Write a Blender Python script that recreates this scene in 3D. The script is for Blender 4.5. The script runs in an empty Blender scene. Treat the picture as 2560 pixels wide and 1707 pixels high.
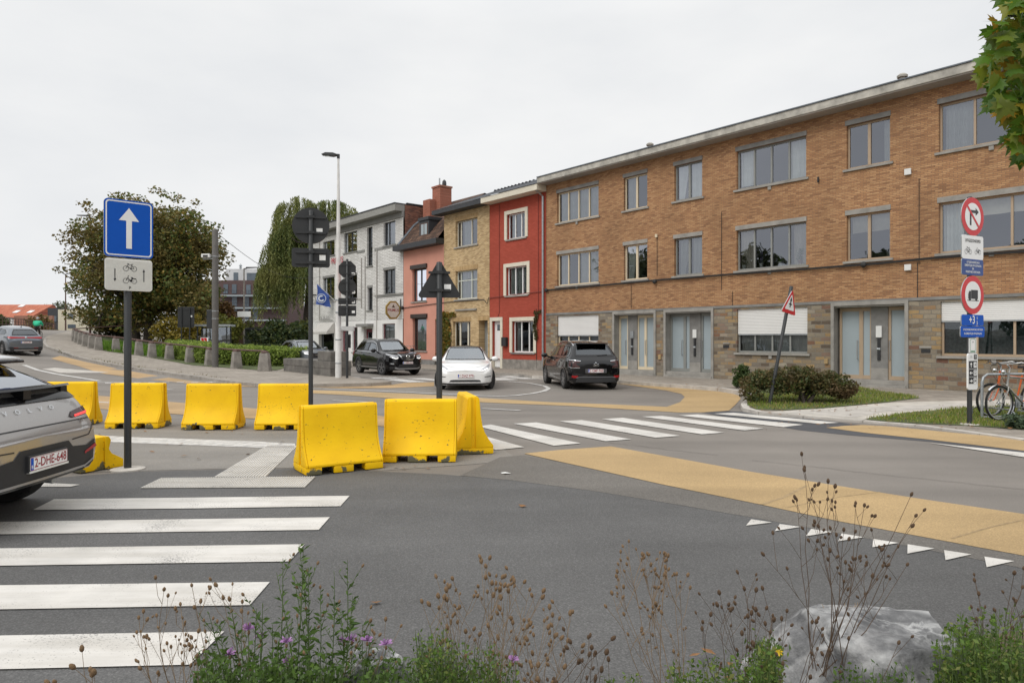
import bpy, bmesh, math, random
import numpy as np
from mathutils import Vector, Matrix
from mathutils.bvhtree import BVHTree

random.seed(7)
rng = np.random.default_rng(7)
SC = bpy.context.scene
COL = SC.collection
R = math.radians

# ---------------------------------------------------------------- camera
CAM_H = 1.65
FPX = 2560 * 24 / 36.0          # focal length in photo pixels
CX, HY = 1280.0, 849.0          # principal column, horizon row (photo pixels)
cam = bpy.data.cameras.new("camera")
cam.lens = 24.0
cam.sensor_width = 36.0
cam.clip_start = 0.05
cam.clip_end = 3000
cam.shift_y = -(HY - 853.5) / 2560.0 * -1.0
camo = bpy.data.objects.new("camera", cam)
COL.objects.link(camo)
camo.location = (0, 0, CAM_H)
camo.rotation_euler = (R(90), 0, 0)
SC.camera = camo

# ---------------------------------------------------------------- light
SUN_EL, SUN_AZ = 46.0, 222.0     # degrees; azimuth clockwise from +Y
w = bpy.data.worlds.new("World")
SC.world = w
w.use_nodes = True
nt = w.node_tree
nt.nodes.clear()
out = nt.nodes.new("ShaderNodeOutputWorld")
bg = nt.nodes.new("ShaderNodeBackground")
bg.inputs[1].default_value = 0.1
sky = nt.nodes.new("ShaderNodeTexSky")
sky.sky_type = 'NISHITA'
sky.sun_disc = False
sky.sun_elevation = R(SUN_EL)
sky.sun_rotation = R(SUN_AZ)
hs = nt.nodes.new("ShaderNodeHueSaturation")
hs.inputs['Saturation'].default_value = 0.25
nt.links.new(sky.outputs[0], hs.inputs['Color'])
tc = nt.nodes.new("ShaderNodeTexCoord")
mp = nt.nodes.new("ShaderNodeMapping")
mp.inputs['Scale'].default_value = (1.0, 1.0, 2.6)
nt.links.new(tc.outputs['Generated'], mp.inputs[0])
nz = nt.nodes.new("ShaderNodeTexNoise")
nz.inputs['Scale'].default_value = 2.3
nz.inputs['Detail'].default_value = 5
nz.inputs['Roughness'].default_value = 0.52
nt.links.new(mp.outputs[0], nz.inputs['Vector'])
cr = nt.nodes.new("ShaderNodeValToRGB")
cr.color_ramp.elements[0].position = 0.30
cr.color_ramp.elements[0].color = (.80, .82, .845, 1)
cr.color_ramp.elements[1].position = 0.70
cr.color_ramp.elements[1].color = (.955, .958, .955, 1)
nt.links.new(nz.outputs['Fac'], cr.inputs[0])
vm = nt.nodes.new("ShaderNodeVectorMath")
vm.operation = 'SCALE'
vm.inputs['Scale'].default_value = 10.0
nt.links.new(cr.outputs[0], vm.inputs[0])
# an overcast sky is brighter overhead than near the horizon
sx = nt.nodes.new("ShaderNodeSeparateXYZ"); nt.links.new(tc.outputs['Generated'], sx.inputs[0])
mz = nt.nodes.new("ShaderNodeMapRange"); mz.inputs[1].default_value = .42; mz.inputs[2].default_value = .95; mz.inputs[3].default_value = 10.0; mz.inputs[4].default_value = 17.5
nt.links.new(sx.outputs[2], mz.inputs[0]); nt.links.new(mz.outputs[0], vm.inputs['Scale'])
mx = nt.nodes.new("ShaderNodeMix")
mx.data_type = 'RGBA'
mx.inputs[0].default_value = 0.94
nt.links.new(hs.outputs[0], mx.inputs[6])
nt.links.new(vm.outputs[0], mx.inputs[7])
nt.links.new(mx.outputs[2], bg.inputs[0])
nt.links.new(bg.outputs[0], out.inputs[0])

sun = bpy.data.lights.new("sun", 'SUN')
sun.energy = 1.45
sun.angle = R(35)
sun.color = (1.0, 0.965, 0.91)
suno = bpy.data.objects.new("sun", sun)
COL.objects.link(suno)
_az, _el = R(SUN_AZ), R(SUN_EL)
_d = Vector((math.sin(_az) * math.cos(_el), math.cos(_az) * math.cos(_el), math.sin(_el)))
suno.rotation_euler = _d.to_track_quat('Z', 'Y').to_euler()
suno.location = (0, 0, 40)
SC.view_settings.view_transform = 'Standard'
SC.view_settings.look = 'None'
SC.view_settings.exposure = 0.0
SC.view_settings.gamma = 1.0

# ---------------------------------------------------------------- helpers
def tag(o, label=None, cat=None, group=None, kind=None):
    if label: o['label'] = label
    if cat: o['category'] = cat
    if group: o['group'] = group
    if kind: o['kind'] = kind
    return o

def empty(name, loc=(0, 0, 0), rz=0.0):
    o = bpy.data.objects.new(name, None)
    COL.objects.link(o)
    o.location = loc
    o.rotation_euler = (0, 0, rz)
    o.empty_display_size = 0.3
    return o

def thing(name, label, cat, loc=(0, 0, 0), rz=0.0, group=None):
    return tag(empty(name, loc, rz), label, cat, group)

def children(o):
    return [c for c in bpy.data.objects if c.parent == o]

def copy_tree(o, parent=None):
    c = o.copy()
    COL.objects.link(c)
    if parent: c.parent = parent
    for ch in children(o):
        copy_tree(ch, c)
    return c

class MB:
    """collects geometry and links it as one mesh object"""
    def __init__(s):
        s.v, s.f, s.m = [], [], []
        s.T = None
    def add(s, vs, fs, m=0):
        b = len(s.v)
        if s.T is not None:
            vs = [tuple(s.T @ Vector(p)) for p in vs]
        s.v.extend([tuple(p) for p in vs])
        for f in fs:
            s.f.append(tuple(i + b for i in f))
            s.m.append(m)
        return s
    def quad(s, a, b, c, d, m=0):
        return s.add([a, b, c, d], [(0, 1, 2, 3)], m)
    def box(s, x0, x1, y0, y1, z0, z1, m=0):
        vs = [(x0, y0, z0), (x1, y0, z0), (x1, y1, z0), (x0, y1, z0), (x0, y0, z1), (x1, y0, z1), (x1, y1, z1), (x0, y1, z1)]
        return s.add(vs, [(3, 2, 1, 0), (4, 5, 6, 7), (0, 1, 5, 4), (1, 2, 6, 5), (2, 3, 7, 6), (3, 0, 4, 7)], m)
    def prism(s, poly, a0, a1, axis='z', m=0):
        """poly: 2-D outline; extruded along axis. z: (x,y); y: (x,z); x: (y,z)"""
        n = len(poly)
        if axis == 'z': P = lambda p, a: (p[0], p[1], a)
        elif axis == 'y': P = lambda p, a: (p[0], a, p[1])
        else: P = lambda p, a: (a, p[0], p[1])
        vs = [P(p, a0) for p in poly] + [P(p, a1) for p in poly]
        fs = [(i, (i + 1) % n, n + (i + 1) % n, n + i) for i in range(n)]
        fs += [tuple(range(n))[::-1], tuple(range(n, 2 * n))]
        return s.add(vs, fs, m)
    def tube(s, pts, r, n=8, m=0, cap=True):
        pts = [Vector(p) for p in pts]
        rs = r if isinstance(r, (list, tuple)) else [r] * len(pts)
        vs, fs = [], []
        ref = None
        for i, p in enumerate(pts):
            if i == 0: t = pts[1] - p
            elif i == len(pts) - 1: t = p - pts[i - 1]
            else: t = (pts[i + 1] - pts[i - 1])
            t.normalize()
            if ref is None:
                ref = t.orthogonal().normalized()
            ref = (ref - t * ref.dot(t))
            if ref.length < 1e-6: ref = t.orthogonal()
            ref.normalize()
            b = t.cross(ref)
            for k in range(n):
                a = 2 * math.pi * k / n
                vs.append(p + (ref * math.cos(a) + b * math.sin(a)) * rs[i])
        for i in range(len(pts) - 1):
            for k in range(n):
                fs.append((i * n + k, i * n + (k + 1) % n, (i + 1) * n + (k + 1) % n, (i + 1) * n + k))
        if cap:
            fs.append(tuple(range(n))[::-1])
            fs.append(tuple(range((len(pts) - 1) * n, len(pts) * n)))
        return s.add(vs, fs, m)
    def lathe(s, prof, n=24, c=(0, 0, 0), axis='z', m=0, closed=False):
        vs, fs = [], []
        for (r, h) in prof:
            for k in range(n):
                a = 2 * math.pi * k / n
                ca, sa = r * math.cos(a), r * math.sin(a)
                if axis == 'z': vs.append((c[0] + ca, c[1] + sa, c[2] + h))
                elif axis == 'y': vs.append((c[0] + ca, c[1] + h, c[2] + sa))
                else: vs.append((c[0] + h, c[1] + ca, c[2] + sa))
        L = len(prof)
        for i in range(L - 1 + (1 if closed else 0)):
            j = (i + 1) % L
            for k in range(n):
                fs.append((i * n + k, i * n + (k + 1) % n, j * n + (k + 1) % n, j * n + k))
        if not closed:
            if prof[0][0] > 1e-4: fs.append(tuple(range(n))[::-1])
            if prof[-1][0] > 1e-4: fs.append(tuple(range((L - 1) * n, L * n)))
        return s.add(vs, fs, m)
    def ell(s, c, r, n=10, k=7, m=0):
        prof = [(max(1e-5, math.sin(math.pi * i / k)), -math.cos(math.pi * i / k)) for i in range(k + 1)]
        vs, fs = [], []
        for (a, h) in prof:
            for j in range(n):
                t = 2 * math.pi * j / n
                vs.append((c[0] + r[0] * a * math.cos(t), c[1] + r[1] * a * math.sin(t), c[2] + r[2] * h))
        for i in range(k):
            for j in range(n):
                fs.append((i * n + j, i * n + (j + 1) % n, (i + 1) * n + (j + 1) % n, (i + 1) * n + j))
        return s.add(vs, fs, m)
    def text(s, body, size, M, m=0, align='CENTER', sx=1.0):
        """flat lettering; local text plane x right, y up, centred; M: 4x4 matrix"""
        vs, fs = text_geo(body, align)
        vs = [M @ Vector((x * size * sx, y * size, 0)) for (x, y) in vs]
        return s.add(vs, fs, m)
    def build(s, name, mats, parent=None, smooth=None, bevel=0.0, loc=None):
        me = bpy.data.meshes.new(name)
        me.from_pydata(s.v, [], s.f)
        if not isinstance(mats, (list, tuple)): mats = [mats]
        for mm in mats: me.materials.append(mm)
        if len(mats) > 1:
            me.polygons.foreach_set('material_index', s.m)
        if bevel or True:
            bm = bmesh.new(); bm.from_mesh(me)
            bmesh.ops.recalc_face_normals(bm, faces=bm.faces)
            if bevel:
                es = [e for e in bm.edges if len(e.link_faces) == 2 and e.calc_face_angle(0) > R(28)]
                bmesh.ops.bevel(bm, geom=es, offset=bevel, segments=2, profile=0.6, affect='EDGES', clamp_overlap=True)
            bm.to_mesh(me); bm.free()
        if smooth is not None:
            me.shade_smooth()
            me.set_sharp_from_angle(angle=R(smooth))
        o = bpy.data.objects.new(name, me)
        COL.objects.link(o)
        if parent: o.parent = parent
        if loc: o.location = loc
        return o

_TXT = {}
def text_geo(body, align='CENTER'):
    key = (body, align)
    if key not in _TXT:
        cu = bpy.data.curves.new("lettering", 'FONT')
        cu.body = body
        cu.align_x = align
        cu.align_y = 'CENTER'
        cu.size = 1.0
        cu.resolution_u = 3
        cu.offset = 0.012
        ob = bpy.data.objects.new("lettering", cu)
        me = bpy.data.meshes.new_from_object(ob)
        vs = [(p.co.x, p.co.y) for p in me.vertices]
        fs = [tuple(p.vertices) for p in me.polygons]
        bpy.data.objects.remove(ob); bpy.data.curves.remove(cu); bpy.data.meshes.remove(me)
        _TXT[key] = (vs, fs)
    return _TXT[key]

def np_mesh(name, verts, faces, mats, parent=None, midx=None, smooth=False):
    """bulk mesh from arrays; faces (n,k)"""
    verts = np.asarray(verts, dtype=np.float32); faces = np.asarray(faces, dtype=np.int32)
    me = bpy.data.meshes.new(name)
    k = faces.shape[1]
    me.vertices.add(len(verts)); me.vertices.foreach_set('co', verts.ravel())
    me.loops.add(faces.size); me.loops.foreach_set('vertex_index', faces.ravel())
    me.polygons.add(len(faces))
    me.polygons.foreach_set('loop_start', np.arange(0, faces.size, k, dtype=np.int32))
    me.polygons.foreach_set('loop_total', np.full(len(faces), k, dtype=np.int32))
    if not isinstance(mats, (list, tuple)): mats = [mats]
    for mm in mats: me.materials.append(mm)
    if midx is not None: me.polygons.foreach_set('material_index', np.asarray(midx, dtype=np.int32))
    me.update(calc_edges=True)
    if smooth: me.shade_smooth()
    o = bpy.data.objects.new(name, me)
    COL.objects.link(o)
    if parent: o.parent = parent
    return o

# ---------------------------------------------------------------- materials
def newmat(name):
    m = bpy.data.materials.new(name)
    m.use_nodes = True
    t = m.node_tree
    b = t.nodes['Principled BSDF']
    return m, t, b

def N(t, typ, **kw):
    n = t.nodes.new(typ)
    for k, v in kw.items():
        if k in n.inputs: n.inputs[k].default_value = v
        else: setattr(n, k, v)
    return n

def ramp(t, stops, interp='LINEAR'):
    n = t.nodes.new("ShaderNodeValToRGB")
    n.color_ramp.interpolation = interp
    e = n.color_ramp.elements
    e[0].position, e[0].color = stops[0][0], (*stops[0][1], 1)
    e[1].position, e[1].color = stops[-1][0], (*stops[-1][1], 1)
    for p, c in stops[1:-1]:
        q = e.new(p); q.color = (*c, 1)
    return n

def mixc(t, fac, a, b, mode='MIX'):
    n = t.nodes.new("ShaderNodeMix")
    n.data_type = 'RGBA'; n.blend_type = mode
    for i, v in ((0, fac), (6, a), (7, b)):
        if hasattr(v, 'links') or hasattr(v, 'is_linked'): t.links.new(v, n.inputs[i])
        elif i == 0: n.inputs[0].default_value = v
        else: n.inputs[i].default_value = (*v, 1)
    return n.outputs[2]

def mat(name, col, rough=0.6, metal=0.0, var=0.12, scale=6.0, bump=0.0, bscale=60.0, coat=0.0, spec=0.5, emit=None, es=1.0, coord='Object'):
    m, t, b = newmat(name)
    b.inputs['Roughness'].default_value = rough
    b.inputs['Metallic'].default_value = metal
    b.inputs['Coat Weight'].default_value = coat
    b.inputs['Specular IOR Level'].default_value = spec
    b.inputs['Base Color'].default_value = (*col, 1)
    if var or bump:
        c = N(t, "ShaderNodeTexCoord")
    if var:
        nz = N(t, "ShaderNodeTexNoise", Scale=scale, Detail=6.0, Roughness=0.62)
        t.links.new(c.outputs[coord], nz.inputs['Vector'])
        lo = tuple(max(0, x * (1 - var)) for x in col); hi = tuple(min(1, x * (1 + var)) for x in col)
        r = ramp(t, [(0.3, lo), (0.7, hi)])
        t.links.new(nz.outputs['Fac'], r.inputs[0])
        t.links.new(r.outputs[0], b.inputs['Base Color'])
    if bump:
        n2 = N(t, "ShaderNodeTexNoise", Scale=bscale, Detail=3.0)
        t.links.new(c.outputs[coord], n2.inputs['Vector'])
        bp = N(t, "ShaderNodeBump", Strength=bump, Distance=0.01)
        t.links.new(n2.outputs['Fac'], bp.inputs['Height'])
        t.links.new(bp.outputs[0], b.inputs['Normal'])
    if emit:
        b.inputs['Emission Color'].default_value = (*emit, 1)
        b.inputs['Emission Strength'].default_value = es
    return m

def brick_mat(name, stops, mortar, bw=.22, bh=.06, ms=.008, plane='xz', rough=.85, distort=0.0, bump=.4, streak=0.25, offset=.5, var2=0.10):
    m, t, b = newmat(name)
    b.inputs['Roughness'].default_value = rough
    b.inputs['Specular IOR Level'].default_value = .25
    c = N(t, "ShaderNodeTexCoord")
    sp = N(t, "ShaderNodeSeparateXYZ")
    t.links.new(c.outputs['Object'], sp.inputs[0])
    cb = N(t, "ShaderNodeCombineXYZ")
    ax = {'xz': (0, 2), 'yz': (1, 2), 'xy': (0, 1)}[plane]
    t.links.new(sp.outputs[ax[0]], cb.inputs[0]); t.links.new(sp.outputs[ax[1]], cb.inputs[1])
    vec = cb.outputs[0]
    if distort:
        nd = N(t, "ShaderNodeTexNoise", Scale=2.2, Detail=2.0)
        t.links.new(vec, nd.inputs['Vector'])
        va = N(t, "ShaderNodeVectorMath", operation='SUBTRACT'); va.inputs[1].default_value = (.5, .5, .5)
        t.links.new(nd.outputs['Color'], va.inputs[0])
        vs = N(t, "ShaderNodeVectorMath", operation='SCALE'); vs.inputs['Scale'].default_value = distort
        t.links.new(va.outputs[0], vs.inputs[0])
        vv = N(t, "ShaderNodeVectorMath", operation='ADD')
        t.links.new(vec, vv.inputs[0]); t.links.new(vs.outputs[0], vv.inputs[1])
        vec = vv.outputs[0]
    br = N(t, "ShaderNodeTexBrick")
    br.inputs['Color1'].default_value = (0, 0, 0, 1); br.inputs['Color2'].default_value = (1, 1, 1, 1)
    br.inputs['Mortar'].default_value = (.5, .5, .5, 1)
    br.inputs['Scale'].default_value = 1.0
    br.inputs['Mortar Size'].default_value = ms
    br.inputs['Mortar Smooth'].default_value = .2
    br.inputs['Brick Width'].default_value = bw; br.inputs['Row Height'].default_value = bh
    br.offset = offset
    t.links.new(vec, br.inputs['Vector'])
    rp = ramp(t, stops)
    t.links.new(br.outputs['Color'], rp.inputs[0])
    # weathering: stretched blotches over the wall
    n1 = N(t, "ShaderNodeTexNoise", Scale=.55, Detail=5.0, Roughness=.6)
    t.links.new(vec, n1.inputs['Vector'])
    r1 = ramp(t, [(.3, (1 - streak,) * 3), (.7, (1 + streak * .3,) * 3)])
    t.links.new(n1.outputs['Fac'], r1.inputs[0])
    c1 = mixc(t, 1.0, rp.outputs[0], r1.outputs[0], 'MULTIPLY')
    n2 = N(t, "ShaderNodeTexNoise", Scale=22.0, Detail=3.0)
    t.links.new(vec, n2.inputs['Vector'])
    r2 = ramp(t, [(.3, (1 - var2,) * 3), (.7, (1 + var2,) * 3)])
    t.links.new(n2.outputs['Fac'], r2.inputs[0])
    c1 = mixc(t, 1.0, c1, r2.outputs[0], 'MULTIPLY')
    c2 = mixc(t, br.outputs['Fac'], c1, mortar)
    t.links.new(c2, b.inputs['Base Color'])
    bp = N(t, "ShaderNodeBump", Strength=bump, Distance=0.012)
    bp.invert = True
    t.links.new(br.outputs['Fac'], bp.inputs['Height'])
    t.links.new(bp.outputs[0], b.inputs['Normal'])
    return m

def asphalt_mat(name, col, grain=0.2, patch=.14, rough=.85, bump=.5, tint=None):
    m, t, b = newmat(name)
    b.inputs['Roughness'].default_value = rough
    b.inputs['Specular IOR Level'].default_value = .35
    c = N(t, "ShaderNodeTexCoord")
    n1 = N(t, "ShaderNodeTexNoise", Scale=.35, Detail=6.0, Roughness=.6)
    t.links.new(c.outputs['Object'], n1.inputs['Vector'])
    r1 = ramp(t, [(.3, tuple(x * (1 - patch) for x in col)), (.7, tuple(x * (1 + patch) for x in col))])
    t.links.new(n1.outputs['Fac'], r1.inputs[0])
    n2 = N(t, "ShaderNodeTexNoise", Scale=85.0, Detail=2.0, Roughness=.7)
    t.links.new(c.outputs['Object'], n2.inputs['Vector'])
    r2 = ramp(t, [(.32, (1 - grain,) * 3), (.55, (1.0,) * 3), (.72, (1 + grain * 1.6,) * 3)])
    t.links.new(n2.outputs['Fac'], r2.inputs[0])
    cc = mixc(t, 1.0, r1.outputs[0], r2.outputs[0], 'MULTIPLY')
    # soft worn tracks running roughly along the carriageway
    mp = N(t, "ShaderNodeMapping"); mp.inputs['Rotation'].default_value = (0, 0, R(18)); mp.inputs['Scale'].default_value = (.12, 1.3, 1)
    t.links.new(c.outputs['Object'], mp.inputs[0])
    n3 = N(t, "ShaderNodeTexNoise", Scale=.9, Detail=4.0)
    t.links.new(mp.outputs[0], n3.inputs['Vector'])
    r3 = ramp(t, [(.35, (.90,) * 3), (.65, (1.08,) * 3)])
    t.links.new(n3.outputs['Fac'], r3.inputs[0])
    cc = mixc(t, 1.0, cc, r3.outputs[0], 'MULTIPLY')
    t.links.new(cc, b.inputs['Base Color'])
    bp = N(t, "ShaderNodeBump", Strength=bump, Distance=.006)
    t.links.new(n2.outputs['Fac'], bp.inputs['Height'])
    t.links.new(bp.outputs[0], b.inputs['Normal'])
    return m

def leaf_mat(name, cols, rough=.55, trans=.25, patch=None):
    """cols: list of colours chosen per leaf"""
    m, t, b = newmat(name)
    g = N(t, "ShaderNodeNewGeometry")
    st = [(i / max(1, len(cols) - 1), c) for i, c in enumerate(cols)]
    r = ramp(t, st)
    t.links.new(g.outputs['Random Per Island'], r.inputs[0])
    src = r.outputs[0]
    if patch:
        c = N(t, "ShaderNodeTexCoord")
        nz = N(t, "ShaderNodeTexNoise", Scale=patch[0], Detail=3.0)
        t.links.new(c.outputs['Object'], nz.inputs['Vector'])
        rr = ramp(t, [(.45, (0, 0, 0)), (.62, (1, 1, 1))])
        t.links.new(nz.outputs['Fac'], rr.inputs[0])
        src = mixc(t, rr.outputs[0], src, patch[1])
    t.links.new(src, b.inputs['Base Color'])
    b.inputs['Roughness'].default_value = rough
    b.inputs['Specular IOR Level'].default_value = .3
    tr = N(t, "ShaderNodeBsdfTranslucent")
    t.links.new(src, tr.inputs['Color'])
    ms = N(t, "ShaderNodeMixShader"); ms.inputs[0].default_value = trans
    o = t.nodes['Material Output']
    t.links.new(b.outputs[0], ms.inputs[1]); t.links.new(tr.outputs[0], ms.inputs[2])
    t.links.new(ms.outputs[0], o.inputs['Surface'])
    return m

def glass_mat(name, tint=(.7, .74, .74), refl=.16, rough=.015, rc=(1, 1, 1)):
    m = bpy.data.materials.new(name); m.use_nodes = True
    t = m.node_tree; t.nodes.clear()
    o = N(t, "ShaderNodeOutputMaterial")
    tr = N(t, "ShaderNodeBsdfTransparent"); tr.inputs[0].default_value = (*tint, 1)
    gl = N(t, "ShaderNodeBsdfGlossy"); gl.inputs['Roughness'].default_value = rough
    gl.inputs['Color'].default_value = (*rc, 1)
    c = N(t, "ShaderNodeTexCoord")
    nz = N(t, "ShaderNodeTexNoise", Scale=1.1, Detail=1.0)
    t.links.new(c.outputs['Object'], nz.inputs['Vector'])
    bp = N(t, "ShaderNodeBump", Strength=.10, Distance=.05)
    t.links.new(nz.outputs['Fac'], bp.inputs['Height'])
    t.links.new(bp.outputs[0], gl.inputs['Normal'])
    fr = N(t, "ShaderNodeFresnel"); fr.inputs[0].default_value = 1.5
    ad = N(t, "ShaderNodeMath", operation='ADD', use_clamp=True); ad.inputs[1].default_value = refl
    t.links.new(fr.outputs[0], ad.inputs[0])
    ms = N(t, "ShaderNodeMixShader")
    t.links.new(ad.outputs[0], ms.inputs[0]); t.links.new(tr.outputs[0], ms.inputs[1]); t.links.new(gl.outputs[0], ms.inputs[2])
    t.links.new(ms.outputs[0], o.inputs[0])
    return m

M = {}
M['asphalt'] = asphalt_mat('old_asphalt', (.208, .188, .167))
M['asphalt_dark'] = asphalt_mat('new_asphalt', (.114, .112, .110), grain=.32, patch=.20)
M['asphalt_patch'] = asphalt_mat('patch_asphalt', (.075, .076, .082), grain=.2, patch=.08)
M['shoulder'] = asphalt_mat('coarse_shoulder', (.155, .143, .128), grain=.34, patch=.14)
M['ochre'] = asphalt_mat('ochre_surfacing', (.43, .30, .15), grain=.22, patch=.14)
M['ochre_worn'] = asphalt_mat('worn_ochre_surfacing', (.40, .27, .14), grain=.14, patch=.18)
M['aggregate'] = asphalt_mat('island_aggregate', (.23, .215, .195), grain=.22, patch=.12)
def paint_line(name, col, wear=.66):
    m, t, b = newmat(name)
    b.inputs['Roughness'].default_value = .75
    c = N(t, "ShaderNodeTexCoord")
    n1 = N(t, "ShaderNodeTexNoise", Scale=1.1, Detail=6.0, Roughness=.65); t.links.new(c.outputs['Object'], n1.inputs['Vector'])
    r1 = ramp(t, [(.34, tuple(x * .80 for x in col)), (.6, col)]); t.links.new(n1.outputs['Fac'], r1.inputs[0])
    n2 = N(t, "ShaderNodeTexNoise", Scale=70.0, Detail=3.0, Roughness=.7); t.links.new(c.outputs['Object'], n2.inputs['Vector'])
    n3 = N(t, "ShaderNodeTexNoise", Scale=1.7, Detail=3.0); t.links.new(c.outputs['Object'], n3.inputs['Vector'])
    ma = N(t, "ShaderNodeMath", operation='MULTIPLY_ADD'); ma.inputs[1].default_value = .55; t.links.new(n3.outputs['Fac'], ma.inputs[0]); t.links.new(n2.outputs['Fac'], ma.inputs[2])
    r2 = ramp(t, [(wear + .22, (0, 0, 0)), (wear + .30, (.8, .8, .8))]); t.links.new(ma.outputs[0], r2.inputs[0])
    cc = mixc(t, r2.outputs[0], r1.outputs[0], (.16, .155, .15))
    mp = N(t, "ShaderNodeMapping"); mp.inputs['Scale'].default_value = (.5, 5.0, 1.0); t.links.new(c.outputs['Object'], mp.inputs[0])
    n4 = N(t, "ShaderNodeTexNoise", Scale=1.6, Detail=5.0, Roughness=.6); t.links.new(mp.outputs[0], n4.inputs['Vector'])
    r4 = ramp(t, [(.35, (.86, .85, .83)), (.6, (1.0, 1.0, 1.0))]); t.links.new(n4.outputs['Fac'], r4.inputs[0])
    cc = mixc(t, 1.0, cc, r4.outputs[0], 'MULTIPLY')
    t.links.new(cc, b.inputs['Base Color'])
    bp = N(t, "ShaderNodeBump", Strength=.2, Distance=.004); t.links.new(n2.outputs['Fac'], bp.inputs['Height']); t.links.new(bp.outputs[0], b.inputs['Normal'])
    return m
M['line'] = paint_line('road_paint', (.66, .635, .595))
M['line_worn'] = mat('worn_road_paint', (.50, .485, .46), .75, var=.35, scale=7.0, bump=.2, bscale=120)
M['kerb'] = mat('kerb_concrete', (.30, .275, .245), .9, var=.25, scale=3.0, bump=.3)
M['kerb_light'] = mat('pale_kerb_concrete', (.46, .43, .39), .9, var=.2, scale=3.0, bump=.3)
M['path'] = mat('pale_concrete_path', (.50, .465, .41), .9, var=.22, scale=1.2, bump=.3)
M['paving'] = brick_mat('grey_paving', [(0, (.27, .235, .20)), (.5, (.315, .28, .235)), (1, (.35, .31, .265))], (.19, .17, .15), bw=.3, bh=.3, ms=.008, plane='xy', streak=.22, bump=.3)
M['grass_soil'] = mat('grassy_soil', (.075, .095, .03), .95, var=.5, scale=1.5, bump=.5, bscale=30)
M['soil'] = mat('brown_soil', (.09, .068, .045), .95, var=.4, scale=3, bump=.6, bscale=30)

M['brick_tan'] = brick_mat('tan_brick', [(0, (.275, .140, .072)), (.25, (.375, .195, .096)), (.65, (.435, .237, .115)), (1, (.505, .295, .15))], (.22, .14, .09), bw=.20, bh=.054, ms=.007, streak=.26)
M['brick_yellow'] = brick_mat('yellow_brick', [(0, (.42, .28, .14)), (.5, (.58, .41, .21)), (1, (.68, .50, .28))], (.30, .24, .17), bw=.22, bh=.065, ms=.008, streak=.22)
M['brick_red'] = brick_mat('red_painted_brick', [(0, (.37, .070, .043)), (1, (.43, .085, .055))], (.27, .05, .033), bw=.22, bh=.07, ms=.007, streak=.18, var2=.06)
M['brick_white'] = brick_mat('white_painted_brick', [(0, (.66, .65, .63)), (1, (.80, .79, .77))], (.36, .34, .31), bw=.45, bh=.10, ms=.016, streak=.20, var2=.05)
M['brick_old'] = brick_mat('old_red_brick', [(0, (.11, .04, .03)), (.5, (.22, .08, .05)), (1, (.33, .14, .09))], (.16, .12, .10), bw=.21, bh=.065, ms=.008, plane='yz', streak=.35)
M['brick_chim'] = brick_mat('chimney_brick', [(0, (.30, .085, .05)), (1, (.42, .13, .08))], (.30, .22, .17), bw=.21, bh=.065, ms=.008, streak=.2)
M['brick_dark'] = brick_mat('dark_brick', [(0, (.085, .052, .052)), (1, (.135, .08, .078))], (.12, .10, .095), bw=.21, bh=.065, ms=.008, streak=.1)
M['stone'] = brick_mat('rubble_stone', [(0, (.13, .10, .075)), (.2, (.24, .19, .135)), (.42, (.30, .255, .19)), (.62, (.205, .175, .14)), (.8, (.36, .25, .125)), (.92, (.19, .10, .07)), (1, (.36, .32, .25))], (.20, .18, .15), bw=.34, bh=.135, ms=.011, distort=.10, streak=.2, bump=.7, offset=.37)
M['bluestone'] = mat('bluestone', (.20, .195, .185), .8, var=.25, scale=2.5, bump=.25)
M['greystone'] = mat('grey_stone_trim', (.29, .275, .25), .85, var=.22, scale=2.5, bump=.25)
M['cornice'] = mat('weathered_concrete_cornice', (.42, .40, .355), .9, var=.42, scale=1.7, bump=.3)
M['soffit'] = mat('soffit_board', (.33, .30, .27), .9, var=.2, scale=.8)
M['pink'] = mat('pink_render', (.58, .275, .205), .95, var=.08, scale=.8, bump=.25, bscale=90)
M['white_render'] = mat('white_render', (.72, .71, .69), .9, var=.10, scale=1.0, bump=.15)
M['grey_trim'] = mat('grey_trim_paint', (.235, .232, .22), .7, var=.12, scale=2)
M['cream_trim'] = mat('cream_trim', (.66, .61, .50), .6, var=.08, scale=2)
M['cream_frame'] = mat('cream_window_frame', (.66, .56, .40), .45, var=.05)
M['beige_frame'] = mat('beige_window_frame', (.40, .30, .205), .45, var=.05)
M['grey_frame'] = mat('grey_window_frame', (.24, .245, .23), .45, var=.05)
M['white_frame'] = mat('white_window_frame', (.80, .80, .79), .35, var=.03)
M['pale_frame'] = mat('pale_green_frame', (.60, .62, .55), .45, var=.05)
M['brown_frame'] = mat('dark_brown_frame', (.035, .025, .022), .4, var=.1)
M['anthracite'] = mat('anthracite_panel', (.035, .037, .042), .55, var=.15)
M['red_frame'] = mat('wine_red_frame', (.16, .03, .04), .5, var=.1)
M['shutter'] = brick_mat('white_roller_shutter', [(0, (.76, .75, .73)), (1, (.79, .78, .76))], (.38, .37, .36), bw=40, bh=.055, ms=.006, streak=.08, var2=.02, bump=.6, rough=.5)
M['pane'] = glass_mat('window_glass', (.62, .66, .66), .17, rc=(.86, .90, 1.0))
M['pane_dark'] = glass_mat('window_glass_dark', (.5, .53, .53), .07, rc=(.9, .95, 1.0))
M['frost'] = mat('frosted_glass', (.33, .385, .41), .35, var=.05, scale=1.0, spec=.6)
M['net'] = mat('net_curtain', (.62, .62, .60), .9, var=.12, scale=3)
M['curtain'] = mat('curtain_cloth', (.66, .60, .53), .9, var=.12, scale=3)
M['curtain_blue'] = mat('pale_blue_curtain', (.42, .46, .52), .9, var=.15, scale=3)
M['curtain_teal'] = mat('patterned_curtain', (.10, .14, .135), .9, var=.75, scale=14)
M['room'] = mat('dim_room', (.10, .095, .09), .95, var=.2, scale=.5)
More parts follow.
